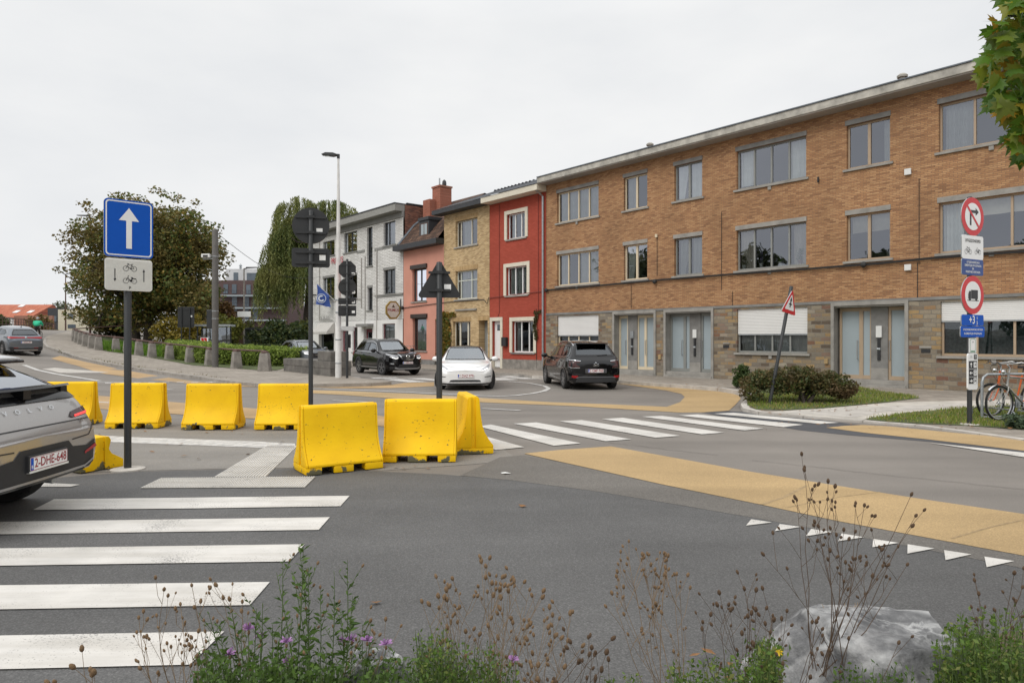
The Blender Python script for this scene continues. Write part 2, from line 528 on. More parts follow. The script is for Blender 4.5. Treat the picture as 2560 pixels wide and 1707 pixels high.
M['tile_brown'] = brick_mat('brown_roof_tile', [(0, (.075, .045, .032)), (.6, (.12, .07, .05)), (1, (.16, .095, .065))], (.035, .025, .02), bw=.22, bh=.28, ms=.02, streak=.2, bump=.8)
M['slate'] = brick_mat('grey_slate', [(0, (.055, .06, .068)), (1, (.10, .105, .115))], (.03, .03, .035), bw=.3, bh=.2, ms=.012, plane='xy', streak=.2, bump=.6)
M['tile_orange'] = brick_mat('orange_roof_tile', [(0, (.42, .13, .075)), (1, (.52, .19, .11))], (.28, .09, .06), bw=.3, bh=.35, ms=.03, streak=.1)
M['lead'] = mat('lead_flashing', (.13, .145, .165), .55, metal=.4, var=.3, scale=4)
M['galv'] = mat('galvanised_steel', (.38, .40, .41), .42, metal=.7, var=.18, scale=8)
M['pole_grey'] = mat('anthracite_pole', (.024, .026, .027), .45, var=.12, scale=3)
M['sign_back'] = mat('sign_back', (.020, .021, .022), .5, var=.12, scale=3)
M['sign_white'] = mat('sign_white', (.80, .80, .79), .35, var=.03)
M['sign_red'] = mat('sign_red', (.58, .012, .018), .35, var=.04)
M['sign_blue'] = mat('sign_blue', (.002, .085, .46), .5, var=.04, spec=.2)
M['sign_navy'] = mat('sign_navy', (.006, .045, .22), .35, var=.04)
M['sign_black'] = mat('sign_black', (.012, .012, .014), .4, var=.05)
M['sign_pale'] = mat('ribbed_white_panel', (.74, .73, .68), .45, var=.03)
M['green_paint'] = mat('green_print', (.03, .22, .09), .5, var=.05)
M['pole_white'] = mat('white_painted_pole', (.66, .65, .63), .5, var=.14, scale=3)
M['concrete'] = mat('grey_concrete', (.24, .22, .195), .92, var=.32, scale=3.5, bump=.5, bscale=40)
M['concrete_dark'] = mat('stained_concrete', (.135, .125, .112), .92, var=.40, scale=2.2, bump=.5, bscale=40)
M['rust'] = mat('rusty_pipe', (.10, .055, .045), .8, var=.35, scale=9)
M['bark'] = mat('bark', (.060, .048, .038), .95, var=.4, scale=7, bump=.8, bscale=20)
M['cable'] = mat('black_cable', (.02, .02, .02), .6, var=.1)
M['plastic_white'] = mat('white_plastic', (.70, .70, .68), .5, var=.05)
M['black_plastic'] = mat('black_plastic', (.022, .022, .024), .55, var=.15)
M['steel'] = mat('brushed_steel', (.48, .48, .48), .3, metal=.9, var=.1)
M['paper'] = mat('paper', (.80, .80, .78), .8, var=.04)

# ---------------------------------------------------------------- terrain
_HX = [-400, -110, -85, -70, -58, -47, -38, -32, -27, -23, -19, -15, -11, 400]
_HZ = [2.2, 2.9, 3.15, 3.10, 2.85, 2.40, 1.78, 1.22, .78, .46, .20, .04, 0, 0]
def H(x, y=0):
    return float(np.interp(x, _HX, _HZ))

def DZ(dz, x, y): return dz(x, y) if callable(dz) else dz
PAVE = .12
def PV(x, y):
    """height of the terrace pavement above the road: a full kerb by the houses, nearly flush at the crossing"""
    return float(np.interp(y, [13.2, 17.0], [.025, PAVE])) if x > 3 else PAVE
PV1 = lambda x, y: PV(x, y) + .006
PV2 = lambda x, y: PV(x, y) + .010
PV3 = lambda x, y: PV(x, y) + .012
def G(px, py, dz=0.0):
    """photo pixel -> point on the terrain (raised by dz)"""
    sx = (px - CX) / FPX; sz = (HY - py) / FPX
    Z = 2.0; prev = None
    while Z < 400:
        d = CAM_H + sz * Z - (H(sx * Z) + DZ(dz, sx * Z, Z))
        if d <= 0:
            if prev is None: break
            a, b = Z - 0.25, Z
            for _ in range(20):
                mmid = (a + b) / 2
                if CAM_H + sz * mmid - (H(sx * mmid) + DZ(dz, sx * mmid, mmid)) > 0: a = mmid
                else: b = mmid
            Z = b
            break
        prev = d
        Z += 0.25
    return Vector((sx * Z, Z, H(sx * Z) + DZ(dz, sx * Z, Z)))

def P(px, py, Z):
    """photo pixel at a known depth"""
    return Vector(((px - CX) / FPX * Z, Z, CAM_H + (HY - py) / FPX * Z))

def poly_sheet(name, pts, dz, material, kerb=0.0, kerb_mat=None, parent=None, label=None, kind='structure', seg=1.2, world=False, kerb_w=0.0):
    """flat sheet that follows the terrain; optional kerb step down to the road"""
    P2 = [Vector((p[0], p[1], 0)) for p in pts] if world else [G(p[0], p[1], dz) for p in pts]
    out = []
    n = len(P2)
    for i in range(n):
        a, b = P2[i], P2[(i + 1) % n]
        L = (Vector((b.x, b.y)) - Vector((a.x, a.y))).length
        sloped = min(a.x, b.x) < -10.5
        k = max(1, int(L / seg)) if sloped or callable(dz) else 1
        for j in range(k):
            q = a.lerp(b, j / k)
            out.append(Vector((q.x, q.y, 0)))
    n = len(out)
    from mathutils.geometry import delaunay_2d_cdt
    pts2 = [Vector((p.x, p.y)) for p in out]
    if min(p.x for p in out) < -10.5:      # inner points so that the sheet follows the slope
        x0, x1 = min(p.x for p in pts2), min(-8.0, max(p.x for p in pts2)); y0, y1 = min(p.y for p in pts2), max(p.y for p in pts2)
        st = max(1.5, (x1 - x0) / 40)
        ys_ = np.arange(y0, y1, st * 2)
        for x in np.arange(x0 + .4, x1, st):
            for y in ys_: pts2.append(Vector((float(x), float(y))))
    if callable(dz):
        for x in np.arange(3.2, max(p.x for p in out), 1.1):
            for y in np.arange(8.0, 18.5, .9): pts2.append(Vector((float(x) + .13, float(y))))
    r = delaunay_2d_cdt(pts2, [(i, (i + 1) % n) for i in range(n)], [list(range(n))], 1, 1e-4)
    bm = bmesh.new()
    used = sorted({i for f in r[2] for i in f})
    vm_ = {i: bm.verts.new((r[0][i].x, r[0][i].y, H(r[0][i].x) + DZ(dz, r[0][i].x, r[0][i].y))) for i in used}
    for f in r[2]: bm.faces.new([vm_[i] for i in f])
    bmesh.ops.recalc_face_normals(bm, faces=bm.faces)
    for f in bm.faces:
        if f.normal.z < 0: f.normal_flip()
    if kerb:
        be = [e for e in bm.edges if e.is_boundary]
        r = bmesh.ops.extrude_edge_only(bm, edges=be)
        for g in r['geom']:
            if isinstance(g, bmesh.types.BMVert): g.co.z -= kerb
            if isinstance(g, bmesh.types.BMFace): g.material_index = 1
    me = bpy.data.meshes.new(name)
    bm.to_mesh(me); bm.free()
    me.materials.append(material)
    if kerb: me.materials.append(kerb_mat or M['kerb'])
    o = bpy.data.objects.new(name, me)
    COL.objects.link(o)
    if parent: o.parent = parent
    if kind: o['kind'] = kind
    return o

def strip(name, pts, width, dz, material, world=False, mb=None, m=0):
    """a painted line along a polyline"""
    q = [Vector((p[0], p[1], 0)) for p in pts] if world else [G(p[0], p[1], dz) for p in pts]
    dense = []
    for a, b in zip(q[:-1], q[1:]):
        L = (b - a).length; k = max(1, int(L / 0.8))
        for j in range(k): dense.append(a.lerp(b, j / k))
    dense.append(q[-1])
    vs, fs = [], []
    for i, p in enumerate(dense):
        t = dense[min(i + 1, len(dense) - 1)] - dense[max(i - 1, 0)]
        nrm = Vector((-t.y, t.x, 0)).normalized() * width / 2
        for s in (1, -1):
            c = p + nrm * s
            vs.append((c.x, c.y, H(c.x) + dz))
    for i in range(len(dense) - 1):
        fs.append((2 * i, 2 * i + 1, 2 * i + 3, 2 * i + 2))
    if mb is not None:
        mb.add(vs, fs, m); return
    b = MB(); b.add(vs, fs)
    o = b.build(name, material); o['kind'] = 'structure'
    return o

# one sheet to the horizon
xs = sorted(set([-1500, -600, -400, -250] + list(range(-112, -9, 2)) + [-11, 0, 30, 100, 300, 600, 1500]))
ys = [-300, -30, 0, 20, 40, 60, 90, 150, 300, 700, 1800]
gv = [(x, y, H(x)) for y in ys for x in xs]
gf = [(j * len(xs) + i, j * len(xs) + i + 1, (j + 1) * len(xs) + i + 1, (j + 1) * len(xs) + i) for j in range(len(ys) - 1) for i in range(len(xs) - 1)]
g = np_mesh("road", gv, gf, M['asphalt']); g['kind'] = 'structure'

D1, D2, D3, D4 = .004, .008, .012, .016
# newer dark surfacing of the side road in front
poly_sheet("new_road_surface", [(-700, 1260), (-200, 1222), (60, 1200), (235, 1186), (343, 1178.5), (568, 1173), (760, 1171), (955, 1178), (1106, 1185), (1280, 1200), (1480, 1226), (1660, 1255), (1900, 1296), (2300, 1370), (2560, 1420), (3300, 1580), (3300, 2600), (-1200, 2600)], D1, M['asphalt_dark'])
poly_sheet("road_patch", [(1745, 1029), (1800, 1026), (1890, 1030.5), (2010, 1043), (2120, 1058), (2190, 1064), (2330, 1077), (2330, 1098), (2560, 1126), (2560, 1133), (2330, 1104), (2120, 1087), (2000, 1075), (1890, 1056)], D1, M['asphalt_patch'])
poly_sheet("traffic_island", [(225, 1070), (640, 1079), (945, 1075), (1180, 1088), (1240, 1110), (1300, 1150), (1180, 1160), (955, 1176), (760, 1169), (568, 1171), (343, 1176.5), (215, 1181)], D1, M['aggregate'])

poly_sheet("road_shoulder", [(1250, 1142), (1310, 1137), (1408, 1156), (1521, 1181), (1660, 1212), (1905, 1262), (2092, 1302), (2560, 1389), (3300, 1530), (3300, 1590), (2560, 1420), (2300, 1370), (1900, 1296), (1660, 1255), (1480, 1226), (1280, 1200), (1150, 1188)], D1 + .002, M['shoulder'])
# ochre cycle lanes
poly_sheet("cycle_lane", [(1310, 1133), (1400, 1124), (1527, 1115), (1765, 1158), (1880, 1179), (2082, 1211.5), (2313, 1248), (2560, 1284), (3300, 1400), (3300, 1530), (2560, 1388), (2092, 1301), (1905, 1261), (1660, 1211), (1521, 1180), (1408, 1155)], D2, M['ochre'])
poly_sheet("cycle_lane", [(2065, 1068.4), (2110, 1064), (2157, 1061.8), (2227, 1065.5), (2342, 1077), (2560, 1097.5), (2900, 1133), (2900, 1172), (2560, 1126), (2313, 1097), (2169, 1082)], D2, M['ochre'])
poly_sheet("cycle_lane", [(782, 975), (860, 977.5), (1030, 984), (1200, 994.5), (1378, 1005), (1527, 1010.5), (1667, 1016.5), (1700, 1005), (1712, 992), (1703, 984), (1664, 975.5), (1548, 959), (1440, 950), (1440, 947), (1548, 955.5), (1676, 965), (1760, 972), (1820, 980), (1846, 988), (1852, 996), (1838, 1012), (1822, 1026), (1760, 1030), (1700, 1030.5), (1587, 1024), (1438, 1014.6), (1200, 1005), (1030, 999), (860, 987), (782, 982.5)], D2, M['ochre'])
poly_sheet("cycle_lane", [(150, 889), (260, 914), (400, 940), (500, 955), (600, 963), (782, 965.5), (860, 965.5), (980, 961.5), (1010, 957), (1085, 955), (1085, 965), (980, 969.5), (860, 970.5), (782, 968.5), (640, 967), (500, 962), (400, 951), (260, 934), (190, 913), (128, 896)], D2, M['ochre_worn'])
poly_sheet("cycle_lane", [(200, 985), (300, 993), (460, 1007), (640, 1021), (790, 1030), (945, 1038), (1200, 1080), (1200, 1096), (945, 1064), (790, 1052), (640, 1046), (460, 1036), (300, 1026), (200, 1017)], D2, M['ochre_worn'])
# block paved speed table on the ramp
poly_sheet("paved_patch", [(105, 922), (136, 919), (272, 930), (258, 931), (153, 932)], D2, M['kerb_light'])

# painted lines
ln = MB()
def qpoly(mb, pts, dz, m=0):
    q = [G(p[0], p[1], dz) for p in pts]
    mb.add(q, [tuple(range(len(q)))], m)
qpoly(ln, [(135, 1247), (480, 1243), (874, 1238.6), (851, 1264.5), (480, 1270), (82, 1274)], D3)
qpoly(ln, [(-60, 1304.3), (824.6, 1292), (796.7, 1323.5), (-100, 1336)], D3)
qpoly(ln, [(-160, 1372), (761.5, 1359.4), (724.4, 1402.3), (-200, 1416)], D3)
qpoly(ln, [(-260, 1465), (674.6, 1453.6), (624.5, 1511.4), (-300, 1527)], D3)
qpoly(ln, [(-360, 1594), (560.6, 1577), (474.5, 1660), (-400, 1681)], D3)
qpoly(ln, [(-500, 1770), (410, 1745), (270, 1890), (-560, 1930)], D3)
qpoly(ln, [(176, 1216), (200, 1210.5), (60, 1204), (40, 1216)], D3)
for q in ([(1085, 1071), (1130, 1067), (1311, 1117), (1239, 1124)], [(1195, 1065), (1226.8, 1060.7), (1451.5, 1107.5), (1384.5, 1113.5)],
          [(1283, 1058.4), (1341, 1055.4), (1578, 1097.7), (1514, 1102)], [(1399, 1052.4), (1454, 1049.5), (1700, 1088.8), (1639, 1093.5)],
          [(1504, 1047), (1557, 1043.8), (1810, 1080.7), (1755, 1085)], [(1605, 1041), (1655, 1039), (1909, 1070.6), (1861, 1075.5)],
          [(1697, 1038), (1744.6, 1035.5), (2008, 1061), (1959, 1067)], [(1785, 1033.7), (1834, 1031.3), (2097.6, 1056), (2052, 1059)]):
    qpoly(ln, q, D3)
o = ln.build("zebra_crossing", M['line']); o['kind'] = 'structure'
ln = MB()
for q in ([(1878, 1297), (1930, 1305), (1865, 1313)], [(1949.6, 1309), (2003, 1316), (1937, 1326.4)], [(2028, 1321), (2081, 1329), (2014.7, 1339.4)],
          [(2104, 1332.5), (2160, 1342), (2095.5, 1352)], [(2183, 1346), (2245.5, 1356), (2181, 1367)], [(2269, 1359.5), (2336.5, 1370), (2268.5, 1382.7)],
          [(2360, 1374), (2429, 1384.6), (2364, 1399)], [(2461, 1390.3), (2535, 1401.4), (2466.7, 1416.7)], [(2570, 1408), (2655, 1420), (2580, 1436)]):
    qpoly(ln, q, D3)
qpoly(ln, [(2322, 1106), (2429, 1117), (2560, 1131), (2700, 1146), (2700, 1162), (2560, 1142), (2429, 1122)], D3)
o = ln.build("road_marking", M['line']); o['kind'] = 'structure'
ln = MB()
strip(None, [(640, 965.5), (783, 970), (860, 973), (1030, 980.5), (1140, 985.5), (1200, 988.5), (1250, 990.2), (1290, 988), (1331, 983), (1360, 977), (1372, 971), (1362, 964.5), (1325, 957.5), (1271, 952.8)], .16, D3, None, mb=ln)
for a, b in (((1206, 1020.5), (1301, 1025.5)), ((832, 1000.5), (919.7, 1004.7)), ((411, 972.5), (432, 973.8)), ((240, 1004), (275, 1006))):
    strip(None, [a, b], .12, D3, None, mb=ln)
strip(None, [(95, 925), (187, 942), (250, 952)], .22, D3, None, mb=ln)
strip(None, [(60, 912), (95, 925)], .2, D3, None, mb=ln)
strip(None, [(180, 957), (250, 955.5), (400, 953.5), (520, 953.5), (640, 961)], .15, D3, None, mb=ln)
for x in range(190, 640, 36):
    strip(None, [(x, 957.5 - (x - 190) * .006), (x + 17, 957.3 - (x - 190) * .006)], .3, D3 + .002, None, mb=ln)
strip(None, [(95, 825.5), (150, 822.5)], .15, D3, None, mb=ln)
qpoly(ln, [(955, 947.5), (1000, 947), (1072, 954.6), (1020, 955.5)], D3)
qpoly(ln, [(1008, 945.5), (1060, 944.8), (1110, 950), (1085, 951.4)], D3)
qpoly(ln, [(925, 943.5), (990, 942.8), (1000, 945), (935, 946.3)], D3)
qpoly(ln, [(1238, 944.5), (1262, 944), (1297, 949.5), (1240, 950.5)], D3)
qpoly(ln, [(1238, 941), (1300, 940.5), (1357, 947), (1310, 947.5)], D3)
qpoly(ln, [(1243, 938.6), (1290, 938.3), (1357, 943), (1330, 944)], D3)
strip(None, [(877, 941), (900, 943.5)], .15, D3, None, mb=ln)
o = ln.build("road_marking", M['line_worn']); o['kind'] = 'structure'

# cracks and tyre scuffs
ck = MB(); rk = np.random.default_rng(41)
for pts in ([(1524, 1106), (1600, 1114), (1700, 1126), (1795, 1137)], [(1880, 1149), (2030, 1165), (2169, 1181), (2380, 1203), (2560, 1222), (2800, 1250)], [(240, 979), (330, 982), (480, 980)], [(1010, 1040), (1200, 1047), (1330, 1040)], [(640, 1003), (800, 1012), (960, 1018)]):
    q = []
    for a, c in zip(pts[:-1], pts[1:]):
        for j in range(9): q.append((a[0] + (c[0] - a[0]) * j / 9, a[1] + (c[1] - a[1]) * j / 9 + rk.normal() * .5))
    strip(None, q + [pts[-1]], .011, D2 + .002, None, mb=ck)
o = ck.build("road_crack", mat('dark_crack', (.115, .105, .095), .95, var=.7, scale=2)); o['kind'] = 'structure'
ck = MB()
for pts, wd in (([(1905, 1260), (1960, 1242), (2016, 1213)], .035), ([(1965, 1268), (2100, 1241), (2200, 1229)], .016), ([(2380, 1345), (2470, 1318), (2560, 1298)], .02)):
    strip(None, pts, wd, D2 + .002, None, mb=ck)
o = ck.build("tyre_scuff", mat('tyre_scuff', (.33, .235, .125), .9, var=.3, scale=12)); o['kind'] = 'structure'

# tactile paving: ribbed guiding strip and studded strip (raised bars on tiles)
def ribbed(name, quad, nr, dz, cross=0):
    q = [G(p[0], p[1], dz) for p in quad]          # a-b far edge, c-d near edge (a over d, b over c)
    b = MB()
    b.add(q, [(0, 1, 2, 3)], 0)
    up = Vector((0, 0, .006))
    for i in range(nr):
        t0, t1 = (i + .18) / nr, (i + .72) / nr
        a0, a1 = q[0].lerp(q[1], t0), q[0].lerp(q[1], t1)
        d0, d1 = q[3].lerp(q[2], t0), q[3].lerp(q[2], t1)
        k = cross or 1
        for j in range(k):
            s0, s1 = (j + .12 * (k > 1)) / k, (j + 1 - .2 * (k > 1)) / k
            w = [a0.lerp(d0, s0), a1.lerp(d1, s0), a1.lerp(d1, s1), a0.lerp(d0, s1)]
            b.add([*w, *[p + up for p in w]], [(4, 5, 6, 7), (0, 1, 5, 4), (1, 2, 6, 5), (2, 3, 7, 6), (3, 0, 4, 7)], 1)
    o = b.build(name, [mat(name + '_base', (.42, .40, .36), .85), M['line']])
    o['kind'] = 'structure'
    return o
ribbed("tactile_paving", [(668, 1113.5), (745, 1113.5), (665, 1191), (535, 1192)], 17, D2)
ribbed("tactile_paving", [(403, 1194.5), (789, 1191), (762, 1217.5), (350, 1219.5)], 66, D3, cross=10)
poly_sheet("tiled_band", [(225, 1087), (326, 1092), (480, 1097), (640, 1103), (738, 1108.5), (735, 1121), (640, 1118), (480, 1112), (326, 1106.5), (222, 1102)], D2, M['line_worn'])

# raised pavements
poly_sheet("pavement", [(190, 826), (153, 832), (125, 838), (111, 845), (108, 856), (117, 867), (137, 872), (187, 890), (255, 905), (313, 915), (395, 927.5), (480, 938.5), (570, 952), (640, 958.5), (700, 960), (782, 960), (860, 958.6), (928, 957), (979, 954), (962, 951), (915, 947), (880, 941), (848, 927), (700, 907), (560, 897), (480, 893), (380, 872), (300, 862), (215, 838)], PAVE, M['paving'], kerb=.14)
poly_sheet("park_lawn", [(200, 842), (232, 869), (268, 878), (347, 888), (380, 894), (437, 904), (480, 912), (560, 918), (640, 924), (690, 925), (770, 905), (760, 890), (640, 884), (500, 866), (330, 850), (230, 838)], PAVE + .02, M['grass_soil'])
b = MB()
KR = [(690, 906), (860, 911.5), (1061, 921.5), (1240, 931.5), (1295, 933.5), (1330, 939.5), (1440, 946), (1548, 951), (1676, 960), (1795, 969), (1850, 977.5), (1876, 986), (1866, 998), (1853, 1010), (1858, 1020), (1897, 1029), (2008, 1039.5), (2157, 1052), (2288, 1062.5), (2450, 1084), (2560, 1099), (2800, 1135), (3300, 1210)]
front = [G(x, y, PV) for x, y in KR]
fd = Vector((.648, -.7617, 0)); fo = Vector((1.71, 34.03, 0)); fn = Vector((.7617, .648, 0))
back = [fo + fd * 34 + fn * .6, fo - fd * 30 + fn * .6]
poly_sheet("pavement", [(p.x, p.y) for p in front] + [(front[-1].x + 4, front[-1].y + 3)] + [(p.x, p.y) for p in back], PV, M['paving'], kerb=.14, world=True)
# pale kerb stones along both pavements, proud of the slabs by a few millimetres
for kr in (KR[5:], [(111, 845), (108, 856), (117, 867), (137, 872), (187, 890), (255, 905), (313, 915), (395, 927.5), (480, 938.5), (570, 952), (640, 958.5), (700, 960), (782, 960), (860, 958.6), (928, 957), (979, 954)]):
    k = MB()
    hz = PV if kr[0][0] > 300 else (lambda x, y: PAVE)
    pts = [G(x, y, hz) for x, y in kr]
    dense = []
    for a, c in zip(pts[:-1], pts[1:]):
        n = max(1, round((c - a).length / 1.0))
        for j in range(n): dense.append((a.lerp(c, (j + .012) / n), a.lerp(c, (j + .988) / n)))
    for a, c in dense:
        t = (c - a); t.z = 0; t.normalize()
        nn = Vector((-t.y, t.x, 0)) * .15
        za, zc = H(a.x), H(c.x)
        vs = []
        for (p, z) in ((a, za), (c, zc)):
            for off in (Vector((t.y, -t.x, 0)) * .012, nn):
                q = p + off
                vs += [(q.x, q.y, z - .06), (q.x, q.y, z + hz(p.x, p.y) + .006)]
        k.add(vs, [(1, 3, 7, 5), (0, 1, 5, 4), (2, 6, 7, 3), (0, 2, 3, 1), (4, 5, 7, 6)])
    o = k.build("kerb", M['kerb_light'] if kr is not KR and kr[0][0] > 1000 else M['kerb']); o['kind'] = 'structure'

poly_sheet("concrete_path", [(1925, 1029.5), (1985, 1025), (2060, 1020.5), (2223, 1006), (2420, 1001), (2600, 996), (2900, 990), (2900, 1000), (2434, 1018), (2288, 1028.5), (2170, 1045), (2157, 1049.5), (2010, 1037)], PV1, M['path'])
poly_sheet("concrete_path", [(1955, 1030.5), (1990, 1027), (2200, 1015), (2420, 1008), (2420, 1014.5), (2206, 1029), (2140, 1042), (2110, 1041.5)], PV2, M['kerb_light'])
poly_sheet("grass_verge", [(1868, 1012), (1868, 998), (1885, 986), (1850, 968), (1830, 958), (1900, 956), (2040, 960), (2150, 968), (2200, 978), (2301, 994), (2223, 1004), (2060, 1019.5), (1960, 1024.5), (1890, 1023)], PV3, M['grass_soil'])
poly_sheet("grass_verge", [(2163, 1047), (2288, 1030), (2434, 1019.5), (2560, 1013), (2900, 1008), (2900, 1105), (2560, 1073), (2418, 1063), (2300, 1058), (2223, 1054)], PV3, M['grass_soil'])
# planted bank at the photographer's feet
poly_sheet("planted_bank", [(-1.9, 2.55), (-1.2, 2.72), (-.3, 2.85), (.6, 2.85), (1.2, 3.25), (1.9, 3.55), (2.6, 3.75), (4.2, 4.1), (4.5, 1.2), (-2.6, 1.0)], .03, M['soil'], kerb=.04, kerb_mat=M['soil'], world=True)

# grass blades (uncountable): one object per verge
def blades(name, polys, n, h, cols, seed, dz, spread=.02, width=.006, zf=None):
    r = np.random.default_rng(seed)
    V, Fc = [], []
    for (poly, cnt) in polys:
        poly = [Vector((p[0], p[1])) for p in poly]
        x0, x1 = min(p.x for p in poly), max(p.x for p in poly); y0, y1 = min(p.y for p in poly), max(p.y for p in poly)
        k = 0
        while k < cnt:
            x, y = r.uniform(x0, x1), r.uniform(y0, y1)
            ins = False; j = len(poly) - 1
            for i in range(len(poly)):
                if (poly[i].y > y) != (poly[j].y > y) and x < (poly[j].x - poly[i].x) * (y - poly[i].y) / (poly[j].y - poly[i].y) + poly[i].x: ins = not ins
                j = i
            if not ins: continue
            k += 1
            z = (H(x) if zf is None else zf(x, y)) + dz
            a = r.uniform(0, 6.283); hh = h * r.uniform(.45, 1.25) * (0.55 + .9 * (math.sin(x * 2.3) * math.cos(y * 1.9) * .5 + .5)); lean = r.uniform(0, .7) * hh; b2 = r.uniform(0, 6.283)
            w = width * r.uniform(.7, 1.6)
            dx, dy = math.cos(a) * w, math.sin(a) * w
            tx, ty = x + math.cos(b2) * lean, y + math.sin(b2) * lean
            i0 = len(V)
            V += [(x - dx, y - dy, z), (x + dx, y + dy, z), ((x + tx) / 2 + dx * .7, (y + ty) / 2 + dy * .7, z + hh * .62), (tx, ty, z + hh)]
            Fc.append((i0, i0 + 1, i0 + 2, i0 + 3))
    o = np_mesh(name, V, Fc, leaf_mat(name + '_leaf', cols, trans=.3))
    o['kind'] = 'stuff'
    return o
def gpoly(pts, dz): return [(G(x, y, dz).x, G(x, y, dz).y) for x, y in pts]
VERGE1 = gpoly([(1868, 1012), (1868, 998), (1890, 985), (1960, 985), (2150, 968), (2200, 978), (2301, 994), (2223, 1004), (2060, 1019.5), (1960, 1024.5), (1890, 1023)], PV)
VERGE2 = gpoly([(2163, 1047), (2288, 1030), (2434, 1019.5), (2560, 1013), (2700, 1010), (2700, 1085), (2560, 1073), (2418, 1063), (2300, 1058), (2223, 1054)], PV)
tag(blades("verge_grass", [(VERGE1, 7000), (VERGE2, 7000)], 0, .06, [(.10, .15, .02), (.19, .28, .035), (.28, .31, .06), (.36, .29, .13), (.14, .21, .03)], 3, .010, width=.008, zf=lambda x, y: H(x) + PV(x, y)), "short green grass on the verges beside the pale path", "grass")
LAWN = gpoly([(232, 869), (268, 878), (347, 888), (480, 900), (560, 900), (500, 880), (330, 860), (230, 850)], PAVE)
tag(blades("lawn_grass", [(LAWN, 9000)], 0, .22, [(.06, .13, .015), (.11, .22, .02), (.17, .28, .03)], 4, PAVE, width=.03), "bright green lawn behind the concrete bollards under the tree", "grass")
KW = gpoly([(136, 873), (187, 891), (255, 905.5), (313, 916), (395, 928.5), (480, 939.5), (570, 953), (560, 956), (480, 943), (395, 932), (313, 920), (255, 909.5), (187, 895), (136, 877)], .0)
tag(blades("kerb_weeds", [(KW, 700)], 0, .16, [(.10, .10, .03), (.16, .15, .05), (.20, .15, .07)], 5, .0, width=.02), "dry weeds growing in the gutter along the curved kerb", "weeds")

# ---------------------------------------------------------------- the terrace
FK = 52340.0
FXV = 172.0
def FU(x):
    """photo column -> distance along the terrace facade line"""
    return (34.03 - FK / (x + FXV)) / .7617
def FZ(x, y):
    """photo row at that column -> height on the facade"""
    return CAM_H + (HY - y) * (FK / (x + FXV)) / FPX
FROT = math.atan2(-.7617, .648)
FORG = (1.71, 34.03, 0.0)

def wall_holes(mb, u0, u1, z0, z1, holes, depth=.14, m=0, mr=None, y=0.0):
    """front wall in the plane y with rectangular openings and reveals going back"""
    us = sorted({u0, u1, *[h[0] for h in holes], *[h[1] for h in holes]})
    zs = sorted({z0, z1, *[h[2] for h in holes], *[h[3] for h in holes]})
    us = [u for u in us if u0 <= u <= u1]; zs = [z for z in zs if z0 <= z <= z1]
    for i in range(len(us) - 1):
        for j in range(len(zs) - 1):
            cu, cz = (us[i] + us[i + 1]) / 2, (zs[j] + zs[j + 1]) / 2
            if any(h[0] < cu < h[1] and h[2] < cz < h[3] for h in holes): continue
            mb.quad((us[i], y, zs[j]), (us[i + 1], y, zs[j]), (us[i + 1], y, zs[j + 1]), (us[i], y, zs[j + 1]), m)
    mr = m if mr is None else mr
    for h in holes:
        a, b, c, d = h[:4]
        dp = h[4] if len(h) > 4 else depth
        mb.quad((a, y, c), (a, y + dp, c), (a, y + dp, d), (a, y, d), mr)
        mb.quad((b, y, c), (b, y, d), (b, y + dp, d), (b, y + dp, c), mr)
        mb.quad((a, y, d), (a, y + dp, d), (b, y + dp, d), (b, y, d), mr)
        mb.quad((a, y, c), (b, y, c), (b, y + dp, c), (a, y + dp, c), mr)

def drape(mb, u0, u1, z0, z1, y, folds=10, amp=.02, m=0, taper=0.0):
    n = max(6, int(folds * 4))
    vs = []
    for i in range(n + 1):
        t = i / n
        u = u0 + (u1 - u0) * t
        yy = y + amp * math.sin(t * folds * 2 * math.pi) + amp * .5 * math.sin(t * folds * 4.3)
        ub = u0 + (u1 - u0) * (t * (1 - taper))
        vs += [(u, yy, z1), (ub, yy * 1.0 + .005, z0)]
    mb.add(vs, [(2 * i, 2 * i + 1, 2 * i + 3, 2 * i + 2) for i in range(n)], m)

